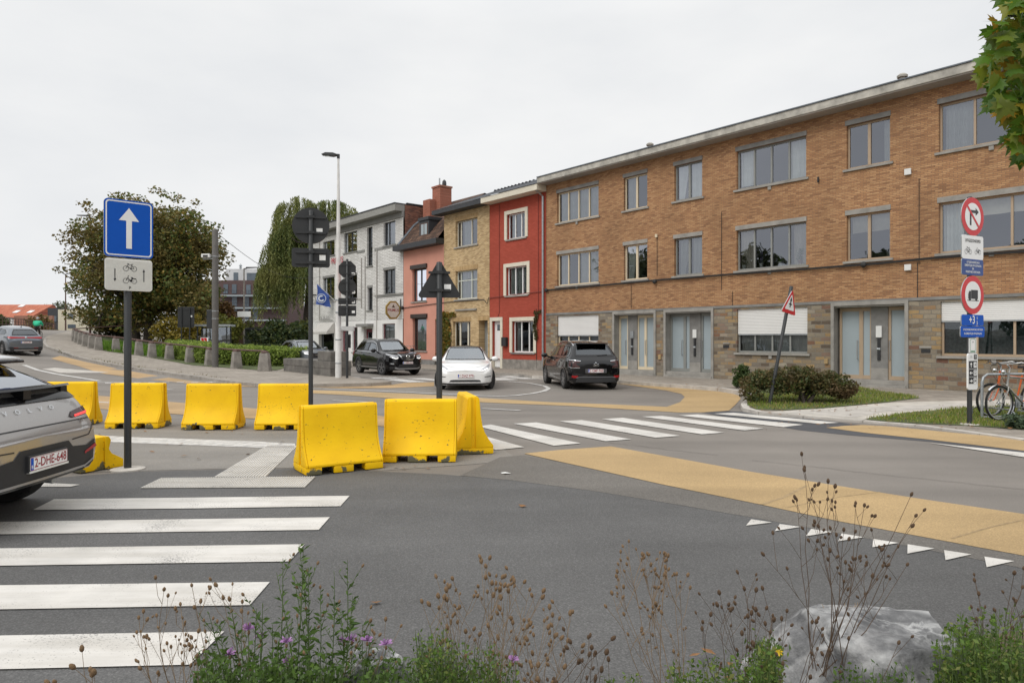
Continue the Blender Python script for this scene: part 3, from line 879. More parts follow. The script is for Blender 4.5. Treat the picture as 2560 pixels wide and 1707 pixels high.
def window(root, u0, u1, z0, z1, splits, frame, fw=.055, rec=.12, glass='pane', sill=None, lintel=None, curtain=None, y=0.0, transom=None, bottom=.07, surround=None, shutter=None, sd=.07, name='window', mull=.06):
    """splits: mullion positions as fractions"""
    f = MB()
    y0, y1 = y + rec, y + rec + .06
    f.box(u0, u0 + fw, y0, y1, z0 + bottom, z1 - fw); f.box(u1 - fw, u1, y0, y1, z0 + bottom, z1 - fw)
    f.box(u0, u1, y0, y1, z0, z0 + bottom); f.box(u0, u1, y0, y1, z1 - fw, z1)
    for s in splits:
        c = u0 + (u1 - u0) * s
        f.box(c - mull / 2, c + mull / 2, y0 - .008, y1, z0 + bottom, z1 - fw)
    for s in (transom or []):
        c = z0 + (z1 - z0) * s
        f.box(u0 + fw, u1 - fw, y0 + .004, y1 - .004, c - .025, c + .025)
    w = f.build(name, M[frame], root)
    g = MB()
    g.quad((u0 + fw * .6, y1 - .025, z0 + bottom * .6), (u1 - fw * .6, y1 - .025, z0 + bottom * .6), (u1 - fw * .6, y1 - .025, z1 - fw * .6), (u0 + fw * .6, y1 - .025, z1 - fw * .6))
    g.build('pane', M[glass], w)
    if sill:
        s = MB(); s.box(u0 - .10, u1 + .10, y - sd, y + rec, z0 - .075, z0 - .002); s.build('sill', M[sill], w)
        if u1 - u0 > 2.2:
            s = MB(); c = (u0 + u1) / 2; s.box(c - .06, c + .06, y - .05, y - .002, z0 - .21, z0 - .077); s.build('bracket', M[sill], w)
    if lintel:
        s = MB(); s.box(u0 - .04, u1 + .02, y - .025, y + .02, z1 + .003, z1 + .165); s.build('lintel', M[lintel], w)
    if surround:
        s = MB(); t = .20
        s.box(u0 - t, u0 - .002, y - .05, y + rec, z0, z1); s.box(u1 + .002, u1 + t, y - .05, y + rec, z0, z1)
        s.box(u0 - t, u1 + t, y - .05, y + rec, z1 + .002, z1 + t)
        s.build('surround', M[surround], w)
    if shutter:
        s = MB(); s.box(u0 + .005, u1 - .005, y + rec - .05, y + rec - .012, shutter, z1 + .02); s.build('roller_shutter', M['shutter'], w)
        s = MB(); s.box(u0 + .005, u1 - .005, y + rec - .055, y + rec - .008, shutter - .045, shutter - .002); s.build('shutter_rail', M['galv'], w)
    for c in (curtain or []):
        k = MB(); a, b, zb, kind, folds, taper = c
        drape(k, u0 + fw + (u1 - u0 - 2 * fw) * a, u0 + fw + (u1 - u0 - 2 * fw) * b, z0 + (z1 - z0) * zb, z1 - .03, y1 + .10, folds, .022, taper=taper)
        k.build('curtain', M[kind], w, smooth=60)
    return w

# ---- tan brick apartment row
AP = thing("apartment_building", "long three storey tan brick apartment row with rubble stone ground floor", "building", FORG, FROT)
WU = 21.6
b = MB()
W4 = [(FU(1393), FU(1496.6)), (FU(1841.7), FU(2015.8)), (FU(2347.8), FU(2347.8) + FU(2015.8) - FU(1841.7))]
W2 = [(FU(1559.7), FU(1618.5)), (FU(1686), FU(1755.7)), (FU(2117), FU(2225.9))]
ZT0, ZT1, ZM0, ZM1 = 7.33, 8.80, 4.26, 5.80
holes = []
for a, c in W4 + W2:
    holes += [(a, c, ZT0, ZT1), (a, c, ZM0, ZM1)]
wall_holes(b, 0, WU, 2.96, 9.32, holes, .20)
b.quad((WU, 0, 2.96), (WU, 9, 2.96), (WU, 9, 9.32), (WU, 0, 9.32))
b.quad((0, 0, 2.96), (0, 0, 9.32), (0, 9, 9.32), (0, 9, 2.96))
b.quad((0, 9, 0), (WU, 9, 0), (WU, 9, 9.32), (0, 9, 9.32))
b.build("wall", M['brick_tan'], AP)
DOORS = [(FU(1534), FU(1642)), (FU(1662), FU(1786)), (FU(2080), FU(2273))]
GW = [(FU(1394.5), FU(1497.5)), (FU(1844), FU(2020)), (FU(2353), FU(2353) + FU(2020) - FU(1844))]
b = MB()
gh = [(a, c, 1.16, 2.80, .2) for a, c in GW] + [(a, c, .10, 2.78, .62) for a, c in DOORS]
wall_holes(b, 0, WU, .0, 2.86, gh, .2, y=-.03)
b.quad((WU, -.03, 0), (WU, 9, 0), (WU, 9, 2.86), (WU, -.03, 2.86))
b.build("stone_base", M['stone'], AP)
b = MB()
b.box(0.02, WU - .02, -.055, .05, 2.863, 2.957)
b.build("string_course", M['bluestone'], AP)
b = MB()
b.box(-.02, WU + .4, -.62, .2, 9.36, 9.62); b.build("cornice", M['cornice'], AP, bevel=.015)
b = MB(); b.box(0, WU + .38, -.58, .2, 9.322, 9.357); b.build("soffit", M['soffit'], AP)
b = MB(); b.box(-.02, WU + .4, -.66, -.55, 9.621, 9.66); b.build("gutter", M['lead'], AP)
b = MB(); sl = math.tan(R(13))
b.add([(0, -.4, 9.63), (WU + .4, -.4, 9.63), (WU + .4, 4.6, 9.63 + 5.0 * sl), (0, 4.6, 9.63 + 5.0 * sl)], [(0, 1, 2, 3)])
b.add([(0, 4.6, 9.63 + 5.0 * sl), (WU + .4, 4.6, 9.63 + 5.0 * sl), (WU + .4, 9.4, 9.5), (0, 9.4, 9.5)], [(0, 1, 2, 3)])
for i in range(90):
    u = i * WU / 90
    b.tube([(u, -.42, 9.665), (u, 1.0, 9.665 + 1.42 * sl)], .05, 6)
rf = b.build("roof", M['tile_brown'], AP)
for u, dd in ((FU(1582), 1.2), (FU(2195) + .3, 1.2)):
    b = MB(); zz = 9.63 + 1.6 * sl
    b.lathe([(.10, zz - .2), (.10, zz + .34), (.16, zz + .34), (.17, zz + .40), (.10, zz + .46), (.02, zz + .47)], 12, (u, dd, 0)); b.build("roof_vent", M['cornice'], rf)
# inner shell so that the panes have a dim room behind them
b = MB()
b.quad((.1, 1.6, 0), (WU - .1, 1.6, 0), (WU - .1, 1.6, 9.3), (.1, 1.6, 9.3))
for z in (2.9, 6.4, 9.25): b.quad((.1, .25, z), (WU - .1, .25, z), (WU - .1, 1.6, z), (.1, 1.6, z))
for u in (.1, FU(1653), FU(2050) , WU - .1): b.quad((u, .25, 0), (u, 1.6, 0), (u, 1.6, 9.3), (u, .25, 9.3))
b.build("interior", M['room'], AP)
fr = ['cream_frame', 'grey_frame', 'beige_frame']
q = (.25, .5, .75)
cu4t = [[(0, 1, 0, 'net', 26, 0)], [(0, .24, .1, 'net', 4, 0), (.75, 1, 0, 'net', 5, 0)], [(0.02, .30, 0, 'net', 7, 0)]]
cu4m = [[(0, .24, 0, 'net', 7, 0), (.5, 1, 0, 'net', 12, 0)], [(0, .22, 0, 'curtain', 5, .15), (.80, 1, 0, 'curtain', 5, -.2)], [(0, .2, 0, 'net', 5, 0), (.02, .98, .68, 'curtain', 4, 0)]]
cu2t = [[(0, .45, 0, 'net', 6, 0)], [(0, .40, 0, 'net', 5, .5), (.5, 1, 0, 'net', 8, 0)], [(.82, 1, 0, 'net', 3, .0)]]
cu2m = [[(0, .42, 0, 'net', 7, .4)], [(.05, .48, 0, 'net', 8, .6), (.55, 1, 0, 'net', 8, .3)], [(.02, .98, .62, 'curtain', 3, 0)]]
for i in range(3):
    sp = q if i < 2 else (.335, .67)
    a, c = W4[i]
    window(AP, a, c, ZT0, ZT1, sp, fr[i], sill='greystone', lintel='bluestone', curtain=cu4t[i])
    window(AP, a, c, ZM0, ZM1, sp, fr[i], sill='greystone', lintel='greystone', curtain=cu4m[i], glass='pane')
    a, c = W2[i]
    window(AP, a, c, ZT0, ZT1, (.5,), fr[i], sill='greystone', lintel='bluestone', curtain=cu2t[i], mull=.09)
    window(AP, a, c, ZM0, ZM1, (.5,), fr[i], sill='greystone', lintel='greystone', curtain=cu2m[i], mull=.09, glass='pane')
    a, c = GW[i]
    window(AP, a, c, 1.16, 2.80, sp, fr[i], sill='greystone', curtain=[[(0, 1, 0, 'curtain_blue', 22, 0)], [(0, 1, 0, 'net', 18, 0)], [(0, 1, 0, 'curtain_teal', 5, 0)]][i], shutter=(1.86, 1.86, 2.22)[i], y=-.03, glass='pane_dark')
    # recessed double entrance
    a, c = DOORS[i]
    e = MB()
    t = .10
    e.box(a - .002, a + t, -.085, -.032, .12, 2.78); e.box(c - t, c + .002, -.085, -.032, .12, 2.78); e.box(a - .002, c + .002, -.085, -.032, 2.782, 2.90)
    e.box(a + .004, a + .05, -.03, .585, .33, 2.776); e.box(c - .05, c - .004, -.03, .585, .33, 2.776)
    e.box(a + .004, c - .004, -.03, .62, 2.73, 2.777)
    por = e.build("porch", M['greystone'], AP)
    s = MB(); s.box(a + .052, c - .052, -.14, .30, .10, .20); s.box(a + .052, c - .052, -.03, .585, .203, .34); s.build("step", M['greystone'], por, bevel=.008)
    wd = c - a
    if i == 0: lay = [('door', .025, .25), ('pier', .25, .47), ('light', .47, .64), ('door', .64, .975)]
    elif i == 1: lay = [('door', .025, .33), ('light', .33, .44), ('pier', .44, .66), ('door', .66, .975)]
    else: lay = [('door', .05, .35), ('light', .35, .48), ('pier', .48, .70), ('door', .70, .975)]
    for kind, f0, f1 in lay:
        u0, u1 = a + wd * f0, a + wd * f1
        if kind == 'pier':
            p = MB(); p.box(u0 + .003, u1 - .003, .28, .50, .345, 2.725); p.build("pier", M['bluestone'], por)
            p = MB(); p.box(u0 + .003, u1 - .003, .272, .278, .345, .72); p.build("plinth_slab", M['greystone'], por)
            um = (u0 + u1) / 2
            p = MB(); p.box(um - .09, um + .09, .22, .278, 1.72, 2.02 + .04 * i); p.build("intercom", M['plastic_white'] if i else M['galv'], por, bevel=.01)
            p = MB(); p.box(um - .045, um + .045, .225, .278, .98, 1.70); p.build("letter_tube", M['black_plastic'], por, bevel=.012)
            p = MB(); p.tube([(um - .05, .25, 1.34), (um + .05, .25, 1.34)], .05, 8); p.build("tube_clip", M['galv'], por)
        else:
            p = MB(); fw = .075 if kind == 'door' else .045
            p.box(u0, u0 + fw, .32, .40, .345, 2.72); p.box(u1 - fw, u1, .32, .40, .345, 2.72)
            p.box(u0 + fw, u1 - fw, .32, .40, .345, .47); p.box(u0 + fw, u1 - fw, .32, .40, 2.60, 2.72)
            d = p.build('door' if kind == 'door' else 'side_light', M[fr[i]], por)
            p = MB(); p.quad((u0 + fw * .9, .37, .46), (u1 - fw * .9, .37, .46), (u1 - fw * .9, .37, 2.61), (u0 + fw * .9, .37, 2.61)); p.build('frosted_pane', M['frost'], d)
            if kind == 'door':
                hx = u1 - .12 if f0 < .3 else u0 + .05
                p = MB(); p.tube([(hx, .33, 1.0), (hx, .26, 1.0), (hx, .26, 1.62), (hx, .33, 1.62)], .014, 6); p.build('handle', M['steel'], d)
# small fittings on the facade
def fit(root, name, x, y, w, h, material, d=.06):
    u, z = FU(x), FZ(x, y)
    p = MB(); p.box(u - w / 2, u + w / 2, -d - .033, -.033, z - h / 2, z + h / 2)
    return p.build(name, M[material], root, bevel=.008)
fit(AP, "vent_box", 2272, 430.5, .19, .19, 'plastic_white'); fit(AP, "vent_box", 2272, 669, .19, .19, 'plastic_white')
fit(AP, "junction_box", 1643.5, 590, .11, .14, 'cream_frame'); fit(AP, "wall_lamp", 2048, 450, .05, .18, 'black_plastic')
fit(AP, "meter_box", 2068, 903, .12, .17, 'ochre'); fit(AP, "meter_box", 1652, 892.5, .13, .20, 'ochre')
fit(AP, "letter_flap", 1818, 858, .28, .05, 'greystone', .03); fit(AP, "letter_flap", 2315, 868, .34, .06, 'greystone', .02)
for z, x in ((.93, 2316), (.9, 1817)):
    fit(AP, "letter_plate", x, 877 if x > 2000 else 866, .26, .12, 'black_plastic', .006)
p = MB()
pts = [(0.0, -.06, FZ(1366, 725)), (FU(1400), -.06, 4.12), (FU(1640), -.07, 4.17), (FU(1842), -.07, 4.16), (FU(2018), -.07, 4.13), (FU(2200), -.07, 4.12), (FU(2347), -.07, 4.16), (WU - .1, -.07, 4.10)]
p.tube(pts, .022, 6); p.tube([(u, y - .03, z - .04) for u, y, z in pts], .014, 6)
for u in (0.12, FU(1641), FU(2163)): p.ell((u, -.12, 4.10), (.10, .08, .10))
for x, y0, y1 in ((1644, 592, 690), (1805, 530, 725), (1832, 728, 800), (2299, 447, 660), (2295, 655, 750), (1579, 712, 770)):
    p.tube([(FU(x), -.025, FZ(x, y0)), (FU(x), -.025, FZ(x, y1))], .010, 5)
p.build("facade_cable", M['cable'], AP)

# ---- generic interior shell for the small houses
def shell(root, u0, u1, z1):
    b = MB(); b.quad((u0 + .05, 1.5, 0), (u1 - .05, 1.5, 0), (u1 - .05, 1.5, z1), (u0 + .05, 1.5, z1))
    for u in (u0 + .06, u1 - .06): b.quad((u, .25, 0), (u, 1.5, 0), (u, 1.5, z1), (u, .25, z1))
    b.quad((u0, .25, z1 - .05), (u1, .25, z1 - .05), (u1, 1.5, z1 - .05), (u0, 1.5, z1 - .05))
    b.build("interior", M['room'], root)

# ---- red house
RD = thing("terraced_house", "narrow red painted brick house with cream window surrounds and cornice", "house", FORG, FROT)
r0, r1 = FU(1224) + .02, -.03
def hole(x0, x1, z0, z1): return (FU(x0), FU(x1), z0, z1)
rw = [(FU(1268.5), FU(1314), 6.95, 8.28), (FU(1266.5), FU(1318.5), 3.98, 5.48)]
rg = (FU(1281.5), FU(1335), .98, 2.62)
rdoor = (FU(1231.5), FU(1252), .15, 2.66)
b = MB(); wall_holes(b, r0, r1, .62, 9.02, [(*h, .2) for h in rw] + [(*rg, .22), (rdoor[0], rdoor[1], .62, rdoor[3], .3)], .2)
b.quad((r0, 0, 0), (r0, 0, 9.02), (r0, 8, 9.02), (r0, 8, 0))
b.build("wall", M['brick_red'], RD)
b = MB(); b.box(rdoor[1] + .18, r1, -.04, .1, .12, .618); b.build("plinth", M['concrete'], RD)
for i, h in enumerate(rw):
    window(RD, *h, (.36, .70), 'white_frame', sill='greystone', surround='cream_trim', curtain=[(0, .35, 0, 'net', 5, 0), (.36, 1, .0, 'net', 9, 0)] if i else [(0, .3, 0, 'net', 5, .3)], rec=.13)
window(RD, *rg, (.345, .70), 'white_frame', sill='bluestone', surround='cream_trim', rec=.14, glass='pane_dark', curtain=[(0, .2, 0, 'net', 3, .2)])
d = MB(); d.box(rdoor[0] + .005, rdoor[1] - .005, .16, .22, .16, 2.64); dd = d.build("door", M['white_frame'], RD)
d = MB(); d.box(rdoor[0] + .22, rdoor[0] + .52, .150, .158, 2.15, 2.48); d.build("door_light", M['pane_dark'], dd)
d = MB(); d.tube([(rdoor[1] - .1, .12, 1.1), (rdoor[1] - .1, .12, 1.35)], .015, 6); d.build("handle", M['steel'], dd)
d = MB(); t = .18
d.box(rdoor[0] - t, rdoor[0] - .002, -.05, .15, .12, 2.66); d.box(rdoor[1] + .002, rdoor[1] + t, -.05, .15, .12, 2.66); d.box(rdoor[0] - t, rdoor[1] + t, -.05, .15, 2.662, 2.86)
d.build("door_surround", M['cream_trim'], RD)
d = MB(); d.box(rdoor[1] + .25, rdoor[1] + .62, -.18, -.01, 1.30, 1.78); d.build("letter_box", M['black_plastic'], RD, bevel=.02)
b = MB(); b.box(r0 - .02, r1 + .0, -.62, .1, 9.04, 9.34); b.build("cornice", M['cream_trim'], RD, bevel=.012)
b = MB(); sl2 = math.tan(R(21))
b.add([(r0, -.66, 9.345), (r1, -.66, 9.345), (r1, 4.2, 9.345 + 4.86 * sl2), (r0, 4.2, 9.345 + 4.86 * sl2)], [(0, 1, 2, 3)])
b.add([(r0, 4.2, 9.345 + 4.86 * sl2), (r1, 4.2, 9.345 + 4.86 * sl2), (r1, 8, 9.3), (r0, 8, 9.3)], [(0, 1, 2, 3)])
for i in range(10):
    u = r0 + (r1 - r0) * (i + .5) / 10
    b.tube([(u, 4.0, 9.36 + 4.66 * sl2), (u, 4.4, 9.36 + 4.7 * sl2)], .10, 6)
rr = b.build("roof", M['slate'], RD)
b = MB(); zz = lambda v: 9.345 + (v + .66) * sl2
b.add([(r0 + .9, 2.2, zz(2.2) + .06), (r0 + 2.6, 2.2, zz(2.2) + .06), (r0 + 2.6, 3.4, zz(3.4) + .06), (r0 + .9, 3.4, zz(3.4) + .06)], [(0, 1, 2, 3)]); b.build("skylight", M['frost'], rr)
b = MB(); b.tube([(r1 - .14, -.55, 9.05), (r1 - .14, -.08, 8.8), (r1 - .14, -.08, .15)], .055, 8); b.build("downpipe", M['galv'], RD)
b = MB()
for x in (1249.5, 1347):
    b.tube([(FU(x), -.03, 8.95), (FU(x), -.03, 3.1), (FU(x) - .15, -.03, 2.85)], .014, 5)
b.tube([(r0, -.05, 3.93), (r1, -.05, 4.08)], .02, 5)
b.build("facade_cable", mat('red_painted_conduit', (.20, .04, .03), .7), RD)
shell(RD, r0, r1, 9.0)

# ---- yellow brick house
YE = thing("terraced_house", "narrow yellow brick house with dark gutter between the red and the pink house", "house", FORG, FROT)
y0_, y1_ = FU(1110) + .02, r0 - .02
yw = [(FU(1139), FU(1193.5), 7.02, 8.52), (FU(1139), FU(1193.5), 3.98, 5.62)]
yg = (FU(1133), FU(1176), 1.0, 2.70)
yd = (FU(1197), FU(1219.5), .15, 2.72)
b = MB(); wall_holes(b, y0_, y1_, .0, 9.05, [(*h, .2) for h in yw] + [(*yg, .22), (*yd, .55)], .2)
b.quad((y0_, 0, 0), (y0_, 0, 9.05), (y0_, 8, 9.05), (y0_, 8, 0))
b.build("wall", M['brick_yellow'], YE)
window(YE, *yw[0], (.17, .66), 'cream_trim', sill='greystone', rec=.16, curtain=[(.2, .62, 0, 'net', 8, 0)], fw=.05)
window(YE, *yw[1], (.17, .66), 'pale_frame', sill='greystone', rec=.16, transom=(.66,), curtain=[(0, 1, 0, 'net', 20, 0)], fw=.06)
window(YE, *yg, (.30, .76), 'cream_trim', rec=.16, glass='pane_dark', sill='greystone', mull=.12)
d = MB(); d.box(yd[0] + .01, yd[1] - .01, .42, .48, .18, 2.70); dd = d.build("door", M['grey_frame'], YE)
d = MB()
for k in range(3): d.box(yd[0] + .24 + k * .2, yd[0] + .36 + k * .2, .408, .418, .5, 2.0)
d.build("door_light", M['frost'], dd)
M['soldier'] = brick_mat('yellow_soldier_course', [(0, (.42, .27, .12)), (1, (.58, .40, .20))], (.28, .21, .14), bw=.075, bh=.27, ms=.008)
for (a, c, z0, z1) in (yw[0], yw[1], yg, yd):
    b = MB(); b.box(a - .06, c + .06, -.018, .03, z1 + .003, z1 + .27); b.build("soldier_course", M['soldier'], YE)
b = MB(); b.box(FU(1141), FU(1193), -.09, -.001, FZ(1170, 776), FZ(1170, 776) + .09); b.build("ledge", M['greystone'], YE)
b = MB(); b.box(y0_ - .45, y1_, -.60, .1, 9.06, 9.32); b.build("gutter", M['anthracite'], YE, bevel=.01)
b = MB()
b.add([(y0_ - .3, -.62, 9.325), (y1_, -.62, 9.325), (y1_, 4.2, 9.325 + 4.82 * sl2), (y0_ - .3, 4.2, 9.325 + 4.82 * sl2)], [(0, 1, 2, 3)])
b.add([(y0_ - .3, 4.2, 9.325 + 4.82 * sl2), (y1_, 4.2, 9.325 + 4.82 * sl2), (y1_, 8, 9.3), (y0_ - .3, 8, 9.3)], [(0, 1, 2, 3)])
for i in range(14):
    u = y0_ - .3 + (y1_ - y0_ + .3) * (i + .5) / 14
    b.tube([(u, 4.0, 9.34 + 4.62 * sl2), (u, 4.4, 9.34 + 4.66 * sl2)], .10, 6)
b.build("roof", M['slate'], YE)
b = MB(); b.tube([(y0_, -.05, 3.86), (FU(1140), -.05, 3.88), (FU(1195), -.05, 3.88), (FU(1212), -.05, 3.86), (y1_ - .15, -.05, 3.62), (y1_, -.05, 3.98)], .02, 5); b.build("facade_cable", M['cable'], YE)
shell(YE, y0_, y1_, 9.0)

# ---- pink house
PK = thing("terraced_house", "low pink rendered house with brown tiled roof, small dormer and brick chimney", "house", FORG, FROT)
p0, p1 = FU(1008.6) + .02, y0_ - .02
pw = [(FU(1031), FU(1066), 4.05, 6.12), (FU(1032), FU(1066.5), .95, 3.02)]
pd = (FU(1088), FU(1104), .15, 2.9)
b = MB(); wall_holes(b, p0, p1, .42, 7.36, [(*h, .22) for h in pw] + [(pd[0], pd[1], .42, pd[3], .3)], .22)
b.build("wall", M['pink'], PK)
b = MB(); b.box(p0, pd[0] - .02, -.03, .1, 0, .418); b.box(pd[1] + .02, p1, -.03, .1, 0, .418); b.build("plinth", M['bluestone'], PK)
for i, h in enumerate(pw):
    wv = window(PK, *h, (.5,) if i == 0 else (), 'brown_frame', rec=.16, fw=.10, sill='greystone', curtain=[(0, 1, 0, 'net', 16, 0)], glass='pane')
    s = MB(); s.box(h[0] - .12, h[1] + .12, -.12, -.002, h[3] - .02, h[3] + .24); s.build("shutter_box", M['brown_frame'], wv, bevel=.02)
d = MB(); d.box(pd[0] + .01, pd[1] - .01, .2, .26, .15, 2.88); d.build("door", mat('brown_door', (.14, .045, .035), .5), PK)
b = MB(); b.box(p0 - .42, p1 - .0, -.58, .1, 7.37, 7.70); b.build("gutter", M['anthracite'], PK, bevel=.01)
b = MB()
A = [(-.45, 7.705), (.76, 9.10), (3.1, 10.85), (6.5, 10.2), (8, 7.4)]
for (a, za), (c, zc) in zip(A[:-1], A[1:]):
    b.add([(p0, a, za), (p1, a, za), (p1, c, zc), (p0, c, zc)], [(0, 1, 2, 3)])
prf = b.build("roof", M['tile_brown'], PK)
b = MB()
b.tube([(p0 + .08, -.45, 7.73), (p0 + .08, .76, 9.13), (p0 + .08, 3.1, 10.88)], .09, 6); b.build("flashing", M['lead'], prf)
du0, du1 = FU(1052) , FU(1076)
d = MB(); d.box(du0, du1, -.10, 1.4, 7.95, 9.02); dr = d.build("dormer", M['anthracite'], prf, bevel=.01)
d = MB(); d.box(du0 - .06, du1 + .06, -.18, 1.5, 9.023, 9.22); d.build("dormer_roof", M['anthracite'], dr, bevel=.01)
d = MB(); d.box(du0 + .16, du1 - .12, -.115, -.103, 8.08, 8.86); dw = d.build("dormer_window", mat('brown_wood', (.10, .05, .035), .6), dr)
for k in range(2):
    d = MB(); c = du0 + .23 + k * (du1 - du0 - .34) / 2; d.box(c, c + (du1 - du0 - .50) / 2, -.122, -.117, 8.15, 8.80); d.build("pane", M['frost'], dw)
cu = FU(1070)
b = MB(); b.box(p0 + .80, p0 + 1.70, 1.7, 2.6, 9.2, 11.55); ch = b.build("chimney", M['brick_chim'], PK)
b = MB(); b.box(p0 + .45, p0 + 1.25, 1.2, 1.697, 9.2, 10.75); b.build("chimney_shoulder", M['brick_chim'], ch)
b = MB(); b.box(p0 + .75, p0 + 1.75, 1.65, 2.65, 11.552, 11.66); b.build("chimney_cap", M['brick_chim'], ch)
b = MB(); b.lathe([(.10, 11.66), (.10, 11.8), (.05, 11.82), (.05, 12.25), (.0, 12.26)], 10, (p0 + 1.05, 2.1, 0)); b.build("chimney_pot", M['galv'], ch)
b = MB(); b.lathe([(.12, 11.66), (.15, 11.8), (.13, 11.98), (.05, 12.08), (0, 12.1)], 10, (p0 + 1.45, 2.2, 0)); b.build("chimney_pot", M['anthracite'], ch)
shell(PK, p0, p1, 7.3)
b = MB(); b.tube([(p0 - .5, -.08, 3.72), (p0, -.05, 3.70), (p1, -.05, 3.86)], .022, 5); b.ell((p0, -.1, 3.72), (.12, .1, .12)); b.build("facade_cable", M['cable'], PK)

# ---- white corner cafe
CF = thing("cafe_building", "white painted brick corner cafe with grey flat roof edge, awning and red lettering", "building", FORG, FROT)
c0, c1 = FU(783), p0 - .03
def band(x0, x1, yt, yb, xr):   # heights from rows at a column
    return (FU(x0), FU(x1), FZ(xr, yb), FZ(xr, yt))
cw = [band(807.5, 836.6, 606, 643, 807.5), band(859.6, 893, 584.5, 634, 859.6), band(917.7, 931.5, 570, 666, 917.7), band(959, 988.7, 558, 616, 959),
      band(807.5, 836.6, 696, 749, 807.5), band(862, 893, 691, 748, 862), band(919, 931.5, 720, 776, 919), band(959, 988.7, 676, 736, 959)]
b = MB()
ct = 9.62
ch = [(*h, .2) for h in cw]
wall_holes(b, c0, c1, 3.02, ct, ch, .2)
b.quad((c0, 0, 3.02), (c0, 0, ct), (c0, 10, ct), (c0, 10, 3.02))
b.build("wall", M['brick_white'], CF)
zg1 = 2.55
cg = [(FU(798), FU(836), .15, 2.5, .35), (FU(852), FU(868), .15, 2.4, .3), (FU(882.5), FU(895), .75, 2.55, .22), (FU(910), FU(932.4), .15, 2.42, .3), (FU(957.5), FU(988.7), .85, 2.72, .22)]
b = MB(); wall_holes(b, c0 + .0, c1, 0, 3.0, cg, .25, y=-.035)
b.quad((c0, -.035, 0), (c0, -.035, 3.0), (c0, 10, 3.0), (c0, 10, 0))
b.build("ground_floor_wall", M['white_render'], CF)
for i, h in enumerate(cw):
    sp = {0: (.5,), 1: (.5,), 2: (), 3: (.35,), 4: (.5,), 5: (.5,), 6: (), 7: (.5,)}[i]
    cur = {3: [(0, 1, 0, 'net', 14, 0)], 7: [(.3, .5, .3, 'curtain', 3, 0)], 4: [(0, .5, 0, 'curtain', 5, 0)]}.get(i)
    window(CF, *h, sp, 'anthracite', sill='grey_trim', rec=.14, glass='pane_dark' if i not in (3,) else 'pane', curtain=cur, transom=(.3, .6) if i == 2 else None, lintel='grey_trim' if i > 3 else None)
for i, h in enumerate(cg):
    if i in (0, 1, 3):
        d = MB(); d.box(h[0] + .02, h[1] - .02, .2, .25, .15, h[3] - .02); dd = d.build("door", M['red_frame'] if i else M['anthracite'], CF)
        d = MB(); d.box(h[0] + .25, h[1] - .25, .188, .198, .9, h[3] - .25); d.build("door_light", M['pane_dark'], dd)
    else:
        window(CF, h[0], h[1], h[2], h[3], () if i == 2 else (), 'red_frame', rec=.12, y=-.035, sill='grey_trim', glass='pane_dark', curtain=[(0, 1, 0, 'net', 10, 0)] if i == 4 else [(0, .4, 0, 'curtain', 4, 0)])
b = MB(); b.box(FU(905), FU(935), -.5, -.04, 2.55, 2.75); b.build("door_canopy", M['grey_trim'], CF)
b = MB(); b.box(c0 - .4, c1 - .02, -.62, .2, 9.98, 10.42); b.build("fascia", mat('grey_fascia', (.27, .265, .245), .6), CF, bevel=.012)
b = MB(); b.box(c0, c1 - .03, -.08, .1, 9.622, 9.975); b.build("frieze", M['grey_trim'], CF)
b = MB(); b.box(c0 - .44, c1 + .0, -.66, 8, 10.423, 10.49); b.build("roof", M['anthracite'], CF)
b = MB(); b.quad((c1 + .02, .1, 5), (c1 + .02, 8.5, 5), (c1 + .02, 8.5, 10.42), (c1 + .02, .1, 10.42)); b.build("party_wall", M['brick_old'], CF)
b = MB(); b.box(c1 - .1, c1 + .06, .25, 5, 10.495, 10.56); b.build("parapet_coping", M['anthracite'], CF)
# grey decorative bands
for x0, x1, y, xr in ((937, 1008, 616, 959), (893, 912, 627, 893), (940, 1008, 736, 959)):
    b = MB(); z = FZ(xr, y); b.box(FU(x0), FU(x1), -.03, -.002, z - .2, z - .02); b.build("string_course", M['grey_trim'], CF)
b = MB()
for x, y0p, y1p in ((943.5, 622, 852), (914, 640, 852), (800, 600, 800), (905, 645, 770)):
    b.tube([(FU(x), -.05, FZ(x, y0p)), (FU(x), -.05, FZ(x, y1p))], .03, 5)
b.tube([(FU(935), -.05, FZ(935, 738)), (c1, -.06, FZ(1000, 735))], .02, 5)
b.tube([(c0, -.05, FZ(790, 758)), (FU(905), -.05, FZ(905, 747))], .02, 5)
b.build("downpipe", mat('grey_pipe', (.38, .36, .33), .6), CF)
# awning, sloping out over the pavement, with side cheek
a0, a1 = FU(800), FU(838)
az1, az0 = FZ(810, 806), FZ(800, 830)
b = MB()
b.add([(a0, -.06, az1), (a1, -.06, az1), (a1, -.68, az0), (a0, -.68, az0), (a0, -.68, az0 - .18), (a1, -.68, az0 - .18), (a1, -.06, az0 - .1)], [(0, 1, 2, 3), (3, 2, 5, 4), (1, 6, 5, 2)])
b.build("awning", mat('pale_awning', (.50, .48, .45), .9, var=.12), CF)
b = MB()
for k in range(3):
    u = FU(790 + k * 13); zz = FZ(800, 742)
    b.tube([(u, -.04, zz), (u, -.5, zz + .12)], .02, 5); b.box(u - .12, u + .12, -.62, -.45, zz + .05, zz + .15)
    b.tube([(u, -.06, zz), (u, -.06, zz - .5)], .012, 4)
b.build("sign_lamp", M['black_plastic'], CF)
fz = FZ(840, 653)
TR = lambda u, y, z, s=1: Matrix.Translation((u, y, z)) @ Matrix.Rotation(R(90), 4, 'X')
b = MB(); b.text("PRIMUS", .62, TR(FU(845), -.10, fz)); b.build("lettering", mat('red_letters', (.42, .02, .04), .5), CF)
b = MB()
